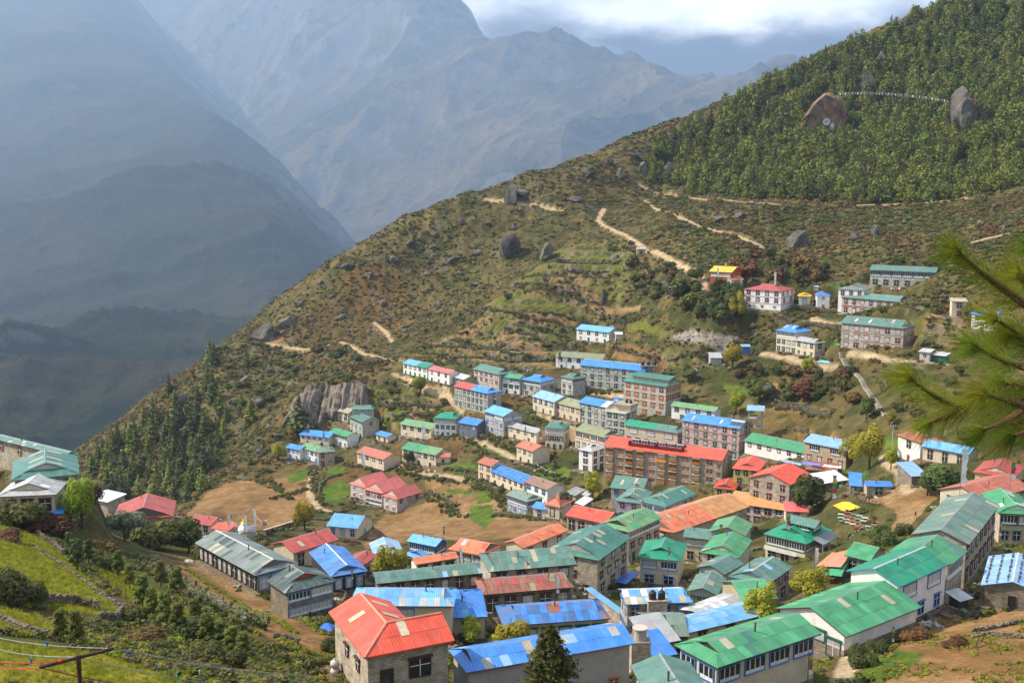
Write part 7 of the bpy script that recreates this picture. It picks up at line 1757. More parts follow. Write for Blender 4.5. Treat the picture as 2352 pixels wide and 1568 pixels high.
# ---------------------------------------------------------------- dry stone walls
stone_m = mat('dry_stone', (0.235, 0.195, 0.145), rough=.95, col2=(0.085, 0.072, 0.05), scale=1.2, bump=.6, detail=6)
WALLS = [ (.9,[R1(195,635),R1(260,690),R1(330,730),R1(385,790)],'crumbling dry wall along the top of the near meadow'),(1.3,[R1(225,1085),R1(330,1075),R1(470,1085),R1(570,1110),R1(610,1130)],'thick dark dry wall across the grass terrace'),(1.5,[R1(610,1180),R1(700,1190),R1(765,1150)],'short retaining wall under the fence'),
 (.5,[R1(200,735),R1(290,800),R1(400,870),R1(520,960),R1(640,1050),R1(740,1120)],'low edging of stones along the meadow foot'),(.7,[R1(0,1180),R1(120,1240),R1(290,1290)],'broken stone edging above the washing line'),(1.0,[R2(740,1175),R2(860,1200),R2(960,1240)],'dry wall between ploughed strip and hedge'),(1.1,[R2(1310,1400),R2(1460,1390),R2(1475,1440)],'stone wall behind the pale sacks'),
 (.9,[R5(770,1120),R5(900,1060),R5(1060,1060),R5(1200,1030)],'stone wall below the white wall of the emerald house'),(1.0,[R5(1200,960),R5(1330,950),R5(1460,960)],'dry wall beside the stone-weighted blue roof'),(.8,[R5(1110,1230),R5(1250,1210),R5(1500,1230)],'pale terrace wall across the right field'),(.7,[R5(1110,1185),R5(1260,1160),R5(1500,1110)],'upper terrace edging of the right field'),
 (1.2,[R7(480,1195),R7(620,1210),R7(780,1225),R7(930,1245)],'pale stone wall between crop patch and brown field'),(1.4,[S5(180,1290),S5(400,1235),S5(650,1170),S5(890,1110)],'long light stone wall rising to the quarry yard'),(1.3,[R6(460,1370),R6(470,1290),R6(560,1210),R6(740,1165)],'curved stone wall round the green crop'),(1.0,[R6(340,1130),R6(430,1110),R6(490,1140)],'wall of the small gate yard below the corner house'),
 (1.2,[R6(1550,1370),R6(1700,1390),R6(1800,1440),R6(1890,1500)],'mossy stone wall right of the pink hotel'),(1.0,[R2(1060,95),R2(1200,120),R2(1330,100),R2(1440,60)],'yard wall in front of the pink hotel'),(1.0,[R2(1060,170),R2(1160,175),R2(1230,170)],'wall behind the yellow-green willow'),(1.2,[R6(1120,410),R6(1300,440),R6(1500,460),R6(1760,470)],'terrace wall under the lawn'),(1.1,[R6(1240,560),R6(1450,570),R6(1650,590)],'long terrace wall behind the leaf-green roof'),
 (1.0,[S3(170,1330),S3(300,1360),S3(370,1390)],'dark wall before the sagging green roof'),(1.2,[S3(620,1370),S3(780,1390),S3(900,1400)],'wall beside the yard of the chapel house'),(1.0,[S3(850,1460),S3(960,1500),S3(1100,1560)],'stone wall under the blue stone-dotted roof'),(1.2,[PP(1045,452),PP(1070,448),PP(1100,446)],'white-topped wall on the ridge corner'),(1.0,[PP(1395,566),PP(1420,568),PP(1458,572)],'wall by the trail hut on the terraces'),
 (1.6,[S5(1490,745),S5(1700,770),S5(1930,790)],'retaining wall before the two small shrines'),(2.2,[S5(1620,900),S5(1800,930),S5(2020,960)],'tall retaining wall under the red-lettered guest house'),(1.6,[S6(880,845),S6(1100,850),S6(1330,860)],'retaining wall right of the guest house'),(1.2,[S6(470,410),S6(700,360),S6(850,350)],'wall climbing behind the veranda lodge'),(.8,[S6(670,320),S6(880,320),S6(1100,305)],'white-capped wall above the veranda lodge'),
 (1.0,[PP(1185,716),PP(1260,722),PP(1345,738)],'terrace wall across the upper pasture'),(.9,[PP(1170,660),PP(1280,672),PP(1350,700)],'wall between the upper pastures'),(.9,[PP(1210,635),PP(1300,628),PP(1390,625)],'thin wall across the high pasture'),(1.2,[PP(1180,745),PP(1280,768),PP(1325,785)],'terrace wall left of the lone white house'),(1.0,[PP(1060,800),PP(1150,808),PP(1200,800)],'dark terrace wall above the grey-green roofed house'),(1.6,[PP(1780,925),PP(1850,935),PP(1900,950)],'mossy terrace wall above the long green roof'),(1.6,[PP(1830,990),PP(1900,1000),PP(1985,1022)],'terrace wall behind the pale blue lodge'),
 (1.0,[R4(1720,300),R4(1830,260),R4(1900,215)],'stone wall beside the big emerald house'),(1.0,[R4(880,440),R4(960,420),R4(1010,430)],'low yard wall left of the big emerald house'),(1.0,[R2(1235,800),R2(1360,830),R2(1320,900)],'yard wall behind the black-green roofed house'),
 (1.5,[PP(1182,651),PP(1243,662),PP(1351,691)],'second terrace wall of the upper pasture'),
 (1.5,[PP(1161,720),PP(1243,735),PP(1322,753)],'long terrace wall under the widest pasture'),
 (1.5,[PP(1157,757),PP(1229,771),PP(1304,793)],'terrace wall below the narrow green strip'),
 (1.5,[PP(1035,786),PP(1100,800),PP(1161,793)],'short curved terrace wall left of the pastures'),
 (1.5,[PP(1021,827),PP(1100,824),PP(1171,835),PP(1257,827)],'lowest long terrace wall above the row houses'),
 (1.5,[PP(1279,601),PP(1358,605),PP(1430,601)],'terrace wall under the highest pasture'),
 (1.5,[PP(1229,630),PP(1286,635),PP(1423,630)],'third wall down from the highest pasture'),
 (1.5,[PP(1358,712),PP(1423,727),PP(1494,720)],'terrace wall behind the lone white house'),
 (1.5,[PP(1071,705),PP(1128,711),PP(1171,721)],'hedge-topped wall at the pasture tip'),
 (1.5,[PP(970,799),PP(1028,797),PP(1057,800)],'small terrace wall by the trail fork'),
 (1.5,[PP(1401,799),PP(1458,817),PP(1516,820)],'terrace wall right of the lone white house'),(1.7,[PP(1772,932),PP(1845,941),PP(1910,953)],'overgrown terrace wall in the middle of the right slope'),(1.7,[PP(1804,891),PP(1875,894),PP(1933,900)],'upper overgrown terrace wall of the right slope'),(1.7,[PP(1752,913),PP(1802,915),PP(1834,920)],'terrace wall near the silver-leaved shrub'),(1.7,[PP(2007,865),PP(2030,882),PP(2039,894)],'terrace wall right of the stone stairs')]
BR = [rock_mesh(81 + i, 1, .3, .8) for i in range(3)]
def _rv(me):
    V = np.zeros(len(me.vertices) * 3); me.vertices.foreach_get('co', V); return V.reshape(-1, 3), np.array([p.vertices[:] for p in me.polygons])
BRV = [_rv(m) for m in BR]
def stone_wall(hgt, line, label, y0=40):
    pts = [hit(*p, 0, y0=y0) for p in line]
    o = pts[0]; root = thing('stone_wall', label, 'wall', (o.x, o.y, ground(o.x, o.y)), group='dry stone walls'); root['kind'] = 'thing'
    far = o.y > 230; sz = .62 if far else .36
    X = []; Yy = []; A = []
    for a, b in zip(pts, pts[1:]):
        d = b - a; L_ = math.hypot(d.x, d.y); m = max(2, int(L_ / (sz * .85)))
        for i in range(m): X.append(a.x + d.x * i / m); Yy.append(a.y + d.y * i / m); A.append(math.atan2(d.y, d.x))
    Zg = ground_np(np.array(X), np.array(Yy))
    V = []; F = []; q = 0
    rows = max(2, int(hgt / (sz * .62)))
    for x, y, z, a in zip(X, Yy, Zg, A):
        for r_ in range(rows):
            if r_ == rows - 1 and NR.uniform() < .35: continue
            for side in (-.5, .5):
                v, f = BRV[NR.randint(3)]
                s = sz * np.array([.62, .5, .36]) * NR.uniform(.75, 1.25)
                an = a + NR.normal(0, .25); c, s_ = math.cos(an), math.sin(an); w = v * s
                w = np.stack([w[:, 0] * c - w[:, 1] * s_, w[:, 0] * s_ + w[:, 1] * c, w[:, 2]], 1)
                off = sz * .5 * side
                w += np.array([x - math.sin(a) * off + NR.normal(0, .05), y + math.cos(a) * off + NR.normal(0, .05), z + sz * .25 + r_ * sz * .60]) - np.array(root.location)
                V.append(w); F.append(f + q); q += len(v)
    obj('stones', np_mesh('stones', np.concatenate(V), np.concatenate(F), [stone_m]), root, kind='stuff')
for hg, ln, lb in WALLS: stone_wall(hg, ln, lb, 40 if ln[0][1] > 1250 else 150)
HEDGES = [[(883,1063),(935,1076),(987,1083)],[(844,898),(876,914),(915,933),(987,936),(1026,933)],[(980,1141),(1045,1174)],[(1078,1109),(1149,1148)],[(610,1148),(708,1122)],[(617,1102),(669,1148)],[(792,1070),(876,1083)],[(1104,1005),(1182,1037)],[(1214,946),(1247,972),(1299,998)],[(961,816),(1052,823),(1247,829)],[(1052,797),(1149,803)],[(928,946),(1000,953)],[(1013,998),(1091,1018),(1117,1044)],[(714,1083),(727,1135),(747,1161)],[(909,1083),(1052,1112),(1091,1102)],[(1149,1122),(1156,1174)],[(987,836),(1091,842)],[(1208,1063),(1312,1109)],[(844,953),(922,966)],[(1299,888),(1409,907)],[(1019,1174),(1065,1187)]]
X = []; Yy = []
for ln in HEDGES + [w_l[1] for w_l in WALLS if w_l[1][0][1] < 1240]:
    pts = [hit(*p, 0, y0=200) for p in ln]
    for a, b in zip(pts, pts[1:]):
        m = int(min(60, (b - a).length) * 1.5); t_ = NR.uniform(0, 1, m); X.append(a.x + (b.x - a.x) * t_ + NR.normal(0, .8, m)); Yy.append(a.y + (b.y - a.y) * t_ + NR.normal(0, .8, m))
X = np.concatenate(X); Yy = np.concatenate(Yy); Zz = np.array([ground(x, y) for x, y in zip(X, Yy)])
scatter('undergrowth', 'rough hedges and weeds growing along the terrace walls', [low_bush(1., 1.3, 110, .3, 5, 'bush'), low_bush(1., 1.2, 110, .3, 5, 'bush'), low_bush(1., 1., 100, .3, 5, 'olive')], X, Yy, Zz, .5, 1.25)
# ---------------------------------------------------------------- stone stairs on the right
def stairs():
    line = [S7(170,165), S7(215,250), S7(300,340), S7(385,420), S7(430,520), S7(500,620), S7(570,700), S7(640,800)]
    pts = [hit(*p, 0, y0=220) for p in line]
    root = thing('stone_staircase', 'long flight of stone steps climbing to the orange-windowed hotel', 'stairs', pts[-1])
    segs = [(a, b, (b - a).length) for a, b in zip(pts, pts[1:])]; T = sum(s[2] for s in segs); n = 64; prev = None
    me = None
    b = MB(); b.box(-1.25, 1.25, -.32, .32, -.6, .12); me = b.mesh('step', [mat('step_stone', (0.36, 0.31, 0.235), rough=.95, var=.2, scale=1.5, rand=.25)])
    for i in range(n):
        d = T * (i + .5) / n; k = 0
        while k < len(segs) - 1 and d > segs[k][2]: d -= segs[k][2]; k += 1
        a, c, l = segs[k]; p = a.lerp(c, d / l)
        z = ground(p.x, p.y) + .12
        obj('step', me, root, loc=Vector((p.x, p.y, z)) - root.location, rot=(0, 0, R(18) + NR.normal(0, .06)), scl=(NR.uniform(.85, 1.12), NR.uniform(.8, 1.1), 1))
stairs()
# ---------------------------------------------------------------- stupa
def stupa():
    g = hit(*R2(505,300), 0, y0=150); k = g.y / FPX; u = .2686 * k
    root = thing('stupa', 'white stupa with golden spire on the brown field', 'stupa', (g.x, g.y, ground(g.x, g.y)), (0, 0, R(20)))
    w = 80 * u
    wm = mat('limewash', (0.66, 0.64, 0.60), rough=.9, var=.12, scale=1.5); gm = mat('gilded', (0.62, 0.36, 0.03), rough=.45, spec=.5)
    b = MB(); b.box(-w * 1.1, w * 1.1, -w * 1.1, w * 1.1, -1, 35 * u); b.box(-w * .9, w * .9, -w * .9, w * .9, 35 * u, 50 * u); b.build('plinth', stone_mat('stupa_plinth', (.45, .42, .38), (.35, .32, .28), (.25, .23, .2)), root)
    b = MB(); b.lathe([(w * .92, 50 * u), (w * .95, 60 * u), (w * .82, 85 * u), (w * .58, 105 * u), (w * .25, 112 * u)], 20); b.build('dome', wm, root, smooth=True)
    b = MB(); b.box(-w * .42, w * .42, -w * .42, w * .42, 106 * u, 122 * u); b.build('harmika', wm, root)
    b = MB(); b.lathe([(w * .62, 122 * u), (w * .5, 130 * u), (w * .36, 150 * u), (w * .2, 166 * u), (w * .26, 168 * u), (w * .08, 178 * u), (.03, 200 * u)], 12); b.build('spire', gm, root)
    return g
STP = stupa()
# mani wall
def mani():
    a, b = hit(*R2(650,310), 0, y0=150), hit(*R2(930,205), 0, y0=150)
    d = b - a; L_ = d.length
    root = thing('mani_wall', 'long low prayer wall with red-brown panels beside the stupa', 'wall', (a.x, a.y, ground(a.x, a.y)), (0, -math.atan2(ground(b.x, b.y) - ground(a.x, a.y), math.hypot(d.x, d.y)), math.atan2(d.y, d.x))); root['kind'] = 'thing'
    m = MB(); m.box(0, L_, -.5, .5, -1, 1.5); m.build('wall_core', wall_mat('stone'), root)
    m = MB(); m.box(-.2, L_ + .2, -.6, .6, 1.5, 1.62); m.build('slab_cap', wall_mat('stone'), root)
    for i in range(9):
        m = MB(); m.box(L_ * (i + .12) / 9, L_ * (i + .88) / 9, -.56, -.5, .35, 1.3); m.build('panel', mat('mani_panel', (.17, .05, .035), rough=.85, rand=.3), root)
mani()
# ---------------------------------------------------------------- prayer flags
FLAGC = [(.86, .85, .82), (.55, .06, .05), (.06, .30, .12), (.62, .42, .04), (.05, .13, .50)]
flag_ms = [mat('flag_%d' % i, c, rough=.85, var=.1, scale=6) for i, c in enumerate(FLAGC)]
pole_m = mat('pole_wood', (0.20, 0.15, 0.11), rough=.9)
def in_front(p, g):
    """depth just before the first house that the sight line meets on its way to g"""
    a, b = ray(*p); Y = np.arange(95.0, g.y, .8)
    best = g.y
    for hd in HOUSES.values():
        A_ = hd['A']; rx, ry, rz_ = a * Y - A_.x, Y - A_.y, b * Y - hd['g0']
        u = rx * hd['dx'].x + ry * hd['dx'].y; v = rx * hd['dy'].x + ry * hd['dy'].y
        k = np.nonzero((u > 0) & (u < hd['L']) & (v > 0) & (v < hd['W']) & (rz_ < hd['h'] + hd['r'] * .6))[0]
        if len(k): best = min(best, Y[k[0]] - .7)
    return best
def prayer_pole(p, hpx, label, style='white', y0=100, wpx=None, Y=None):
    g = hit(*p, 0, y0=y0) if Y is None else at(*p, Y)
    vis = 1.0
    Yf = in_front(p, g) if Y is None else Y
    if Yf < g.y:
        t_ = at(p[0], p[1] - hpx, Yf); vis = hpx * Yf / FPX; g = Vector((t_.x, t_.y, 0)); H_ = t_.z - ground(g.x, g.y); vis = min(1, vis / H_)
    else: H_ = hpx * g.y / FPX / CT
    k = g.y / FPX
    gz_ = ground(g.x, g.y) if Y is None else g.z
    root = thing('prayer_flag_pole', label, 'flag pole', (g.x, g.y, gz_), group='prayer flag poles')
    b = MB(); b.tube([(0, 0, -.3), (NR.normal(0, .03 * H_ / 5), 0, H_)], [.06, .04], 6); b.build('pole', pole_m, root)
    w = (wpx or max(3.6, hpx * .13)) * k
    n = 9; V = []; F = []
    z0, z1 = H_ * (1 - vis * .88), H_ * .97
    if style == 'white' or style == 'mix':
        ms = [flag_ms[0]] if style == 'white' else flag_ms
        for i in range(n + 1):
            z = z0 + (z1 - z0) * i / n; ww = w * (1 + .2 * math.sin(i * 2.1)); y = .12 * w * math.sin(i * 1.4)
            V += [(.05, -.02, z), (.05 + ww * .6, -.02 + y, z), (.05 + ww, y * -1.2, z - .1 * w)]
        for i in range(n):
            q = i * 3; F += [(q, q + 1, q + 4, q + 3), (q + 1, q + 2, q + 5, q + 4)]
        me = new_mesh('banner', V, F, ms, None if style == 'white' else [(i // 4) % 5 for i in range(len(F))]); obj('banner', me, root)
    elif style == 'top':
        for i in range(5):
            z = H_ * (1 - vis * (.30 - .055 * i)); obj('flag', new_mesh('flag', [(.04, 0, z), (.04 + w * 1.6, .15 * w, z - .04), (.04 + w * 1.7, -.1 * w, z - .06 * H_ * vis), (.04, 0, z - .05 * H_ * vis)], [(0, 1, 2, 3)], [flag_ms[(i + 1) % 5]]), root)
    return g, H_
PPL = [(R2(565,240),48,'tall white prayer banner right behind the stupa','white'),(R2(345,245),36,'drooping white banner left of the stupa','white'),(R2(265,260),30,'pole with coloured flags left of the stupa','top'),(R2(650,320),44,'thin pole with yellow flags right of the stupa','top'),(R2(480,300),46,'white banner leaning before the stupa dome','white'),
 (R2(1165,270),28,'small flag pole by the small cream house','mix'),(R2(1400,690),26,'white flag bundle beside the deep blue roof','mix'),(R3(1122,830),52,'tall white prayer banner before the rust-red roof','white'),(R3(870,640),34,'bare pole with bundle in front of the grey-green lodge','top'),(R3(297,545),40,'banner pole at the orange hipped roof','white'),(R3(155,325),30,'white flag by the bare trees','mix'),(R3(1150,200),34,'flag pole at the end of the long orange roof','mix'),
 (R4(1408,640),66,'tall white flagpole with coloured top before the big emerald house','white'),(R4(1515,640),32,'short pole with strung flags beside the salmon tarp','mix'),(R4(1365,1545),66,'multicoloured prayer flags in the yard of the near green house','mix'),(R4(600,400),54,'flag pole rising from the two-tier green roof','mix'),(R4(160,510),30,'white flag bundle on the emerald hip roof','mix'),(R5(500,1270),44,'white and coloured flag pole by the field bushes','mix'),(R5(1320,480),40,'coloured flags at the corner of the right lodge','mix'),
 (S7(1440,1600),100,'thick white flagpole beside the dark juniper','white'),(S7(1960,1540),76,'multicoloured flag pole over the brick red roof','mix'),(S2(720,630),34,'flag bundle on the ridge of the red balcony lodge','mix'),(S2(1380,950),66,'flag pole at the market corner','mix'),(S2(915,1260),54,'flag pole left of the big emerald house','mix'),(S1(505,1030),40,'dark flag pole on the middle teal gable','top'),(S1(1300,1100),40,'flag pole at the ridge of the orange lodge','mix'),(S1(1015,1260),44,'leaning flag pole at the orange gable','mix'),(S1(575,1150),26,'coloured flags at the right teal gable','mix'),
 (R7(1150,1290),40,'flag pole at the red roof corner','mix'),(R7(870,770),34,'flags beside the crop terrace','mix'),(R7(780,370),22,'thin flag pole before the silver tin roof','mix'),(R7(940,430),30,'coloured flags beside the silver tin roof','mix'),(R6(1545,800),44,'white banner pole before the leaf-green roof','white'),(R6(910,1095),44,'white banner pole at the brown tin roof','white'),(R6(760,700),34,'flag pole at the stepped grey house','mix'),(R6(335,790),36,'flag pole before the long blue roof','mix'),(R6(500,830),24,'coloured flags above the green roof','mix'),
 (S3(1320,720),20,'coloured flag bundle above the sky-blue lodge','mix'),(S3(1120,660),20,'flag bundle at the half blue hotel','mix'),(S4(645,170),26,'white flag above the lone white house','mix'),(S4(550,400),24,'white flag on the path below the lone white house','mix'),(S4(90,560),44,'pink flag pole at the khaki roof','mix'),(S5(1300,505),34,'white banner behind the white monastery block','white'),(S5(1700,730),56,'tall pole with flags between shrine and monastery','top'),(S5(800,600),46,'white banner before the red monastery hall','white'),(S5(705,420),24,'small banner at the golden roof','white')]
for p, hp, lb, st in PPL: prayer_pole(p, hp, lb, st, y0=95 if p[1] > 1400 else 140)
for (x, y, h_), lb in zip([(1878,308,14),(1893,308,18),(1909,310,30),(1924,312,28),(1857,306,22),(1935,290,16)], ['first white banner under the painted rock','second white banner under the painted rock','tallest white banner under the painted rock','white banner at the right end of the painted rock','white banner at the left end of the painted rock','white banner in the wood right of the painted rock']):
    prayer_pole((x, y), h_ * .9, lb, 'white', y0=400)
def flag_string(pa, pb, sag, n, label, size=.5, group='strings of prayer flags'):
    root = thing('prayer_flag_string', label, 'prayer flags', pa, group=group)
    pts = []
    for i in range(n + 1):
        t_ = i / n; p = pa.lerp(pb, t_) - pa; p.z -= sag * 4 * t_ * (1 - t_); pts.append(p)
    b = MB(); b.tube(pts, .02 if size < 1 else .06, 4); b.build('cord', mat('cord', (.35, .33, .3)), root)
    meshes = [MB() for _ in range(5)]
    for i in range(n):
        a, c = pts[i], pts[i].lerp(pts[i + 1], .7); dn = Vector((NR.normal(0, .2) * size, NR.normal(0, .2) * size, -size))
        meshes[i % 5].poly([a, c, c + dn, a + dn])
    for m_, fm in zip(meshes, flag_ms):
        m_.build('flags', fm, root, kind='stuff')
a = at(1928, 213, PR.y - 6); b = at(2182, 231, PR.y - 20)
flag_string(a, b, -(.030 * (b - a).length), 90, 'long string of white prayer flags spanning two rocks over the wood', 1.5)
def pt(p, up, y0=140):
    g = hit(*p, 0, y0=y0); return Vector((g.x, g.y, ground(g.x, g.y) + up))
tp = pt(R2(565,240), 6.2)
flag_string(tp, pt(R2(345,245), 4.6), .8, 26, 'prayer flags between the two stupa banners', .35); flag_string(tp, pt(R2(650,320), 4.5), .8, 20, 'prayer flags right of the stupa', .35); flag_string(pt(R2(345,245), 4.2), pt(R2(480,300), 2.0), .6, 18, 'low string of flags before the stupa', .35)
flag_string(at(1195,833,470), at(1225,846,468), 1.5, 18, 'white flags hanging above the green-roofed houses', .8); flag_string(pt(R7(870,770),5), pt(R7(1100,810),2), .8, 26, 'flags strung along the crop terrace', .4); flag_string(pt(S4(380,1080),9), pt(S4(660,1160),8), 1.5, 26, 'flags strung before the flat terrace block', .6)
flag_string(pt(S3(830,880),6), pt(S3(1010,900),6), .8, 26, 'flags strung above the small slate house', .5); flag_string(at(1735,928,398), at(1790,948,392), 1.0, 20, 'white flags on the dark terrace', .9)
flag_string(at(2010,85,815), at(2080,60,820), 4, 24, 'faint flag string near the crest of the wood', 1.0)
flag_string(at(1740,190,790), at(1775,182,795), 2, 14, 'flag string on the skyline', 1.0)
# ---------------------------------------------------------------- people
def person_mesh(pose):
    V = [(0, 0, .95), (0, 0, 1.15), (0, 0, 1.38), (0, 0, 1.50), (0, -.01, 1.60), (0, -.01, 1.72), (.10, 0, .90), (.12, -.03, .50), (.13, .0, .08), (.14, -.13, .04), (-.10, 0, .90), (-.12, .02, .50), (-.12, .06, .08), (-.13, -.07, .04),
         (.19, 0, 1.38), (.25, .03, 1.12), (.24, -.06, .90), (.24, -.09, .82), (-.19, 0, 1.38), (-.25, .03, 1.12), (-.24, -.05, .90), (-.24, -.08, .82)]
    if pose == 1:   # striding
        V[7] = (.11, -.16, .52); V[8] = (.12, -.22, .10); V[9] = (.12, -.36, .06); V[11] = (-.11, .10, .50); V[12] = (-.12, .32, .14); V[13] = (-.12, .20, .05); V[16] = (.22, .16, .92); V[17] = (.22, .18, .84); V[20] = (-.22, -.20, .95); V[21] = (-.22, -.26, .88)
    E = [(0, 1), (1, 2), (2, 3), (3, 4), (4, 5), (0, 6), (6, 7), (7, 8), (8, 9), (0, 10), (10, 11), (11, 12), (12, 13), (2, 14), (14, 15), (15, 16), (16, 17), (2, 18), (18, 19), (19, 20), (20, 21)]
    rad = [.15, .14, .16, .06, .10, .085, .10, .07, .05, .045, .10, .07, .05, .045, .075, .055, .042, .05, .075, .055, .042, .05]
    me = bpy.data.meshes.new('person'); me.from_pydata(V, E, []); o = bpy.data.objects.new('person_tmp', me); COL.objects.link(o)
    md = o.modifiers.new('skin', 'SKIN'); sv = me.skin_vertices[0].data
    for i, r_ in enumerate(rad): sv[i].radius = (r_, r_ * .8)
    sv[0].use_root = True
    o.modifiers.new('sub', 'SUBSURF').levels = 1
    dg = bpy.context.evaluated_depsgraph_get(); ev = o.evaluated_get(dg); out = bpy.data.meshes.new_from_object(ev); bpy.data.objects.remove(o); return out
PM = [person_mesh(0), person_mesh(1)]
skin_m = mat('skin', (0.30, 0.17, 0.11), rough=.6); hair_m = mat('hair', (0.02, 0.016, 0.014), rough=.6)
def person(p, pose, jacket, trousers, label, face=0.0, y0=140):
    g = hit(*p, 0, y0=y0)
    me = PM[pose].copy(); me.materials.clear()
    for m_ in (mat('cloth_%.2f_%.2f_%.2f' % trousers, trousers, rough=.9), mat('cloth_%.2f_%.2f_%.2f' % jacket, jacket, rough=.9), skin_m, hair_m): me.materials.append(m_)
    for f_ in me.polygons:
        c = f_.center; z = c.z
        f_.material_index = 0 if z < .93 and abs(c.x) < .2 else (3 if z > 1.63 or (z > 1.52 and c.y > .03) else (2 if z > 1.45 or (z < .9 and abs(c.x) > .2) else 1))
        f_.use_smooth = True
    o = obj('person', me, loc=(g.x, g.y, ground(g.x, g.y) + .0), rot=(0, 0, face), label=label, category='person'); return o
for a in [(R2(1942,1180),0,(.05,.05,.06),(.06,.06,.08),'person in black standing left in the field trio',.3),(R2(1960,1176),0,(.10,.04,.04),(.04,.04,.05),'person in maroon in the middle of the field trio',2.0),(R2(1990,1172),0,(.45,.04,.04),(.05,.05,.06),'person in red standing right in the field trio',-.8),
          (R2(1048,1020),0,(.06,.03,.03),(.05,.02,.02),'person in a dark robe by the low wall',1.0),(R2(1110,1000),0,(.04,.04,.05),(.03,.03,.04),'person in black beside the robed one',-1.0),(R5(682,325),1,(.05,.05,.07),(.20,.06,.05),'person crossing the right-hand brown field',.5),(S7(612,1318),1,(.10,.08,.14),(.05,.05,.08),'walker with left child on the path',.4),(S7(660,1316),1,(.35,.30,.25),(.08,.08,.1),'walker in light jacket on the path',.9),
          (R4(858,530),0,(.55,.5,.42),(.30,.27,.2),'person in pale clothes left in the lane',.2),(R4(905,522),0,(.6,.57,.5),(.2,.18,.15),'person in white right in the lane',1.2),(R6(850,1540),0,(.30,.03,.06),(.2,.02,.04),'monk-red robed person in the pink hotel yard',.5),(PP(1370,502),1,(.65,.15,.02),(.3,.05,.03),'hiker in orange on the upper trail',.5),(PP(1378,500),1,(.55,.06,.03),(.25,.05,.03),'hiker in red on the upper trail',.2),
          (S3(552,535),0,(.06,.05,.06),(.05,.04,.05),'person standing on the lane by the row houses',.2),(R6(393,1230),1,(.08,.07,.06),(.04,.04,.05),'walker on the lane beside the green crop',.4),(R6(393,1290),1,(.10,.05,.05),(.05,.04,.04),'second walker lower on the crop lane',.4),(S4(600,845),0,(.1,.1,.12),(.06,.06,.08),'person before the lettered hotel',.0),(S6(150,1330),0,(.08,.08,.1),(.05,.05,.06),'porter at the head of the stone steps',.0),(S6(160,1345),0,(.25,.05,.05),(.05,.05,.06),'person in red at the head of the stone steps',.6)]:
    person(*a[:5], a[5])
# ---------------------------------------------------------------- fittings on the houses
def local(hd, u, v, z): return hd['loc'] + Matrix.Rotation(hd['rz'], 3, 'Z') @ Vector((u, v, z))
def wpos(hd, u, v, z): return hd['A'] + hd['dx'] * u + hd['dy'] * v + Vector((0, 0, z - hd['h']))
black_tank = mat('tank_black', (0.02, 0.02, 0.022), rough=.4, spec=.5)
def tank(pos, r_, h_, label):
    root = thing('water_tank', label, 'water tank', pos, group='water tanks')
    b = MB(); b.lathe([(r_ * .96, 0)] + [(r_ * (1 + .03 * (i % 2)), h_ * (.08 + .68 * i / 8)) for i in range(9)] + [(r_ * .9, h_ * .82), (r_ * .45, h_ * .95)], 16); b.build('body', black_tank, root)
    b = MB(); b.lathe([(r_ * .42, h_ * .95), (r_ * .42, h_ * 1.02), (r_ * .1, h_ * 1.05)], 12); b.build('lid', black_tank, root)
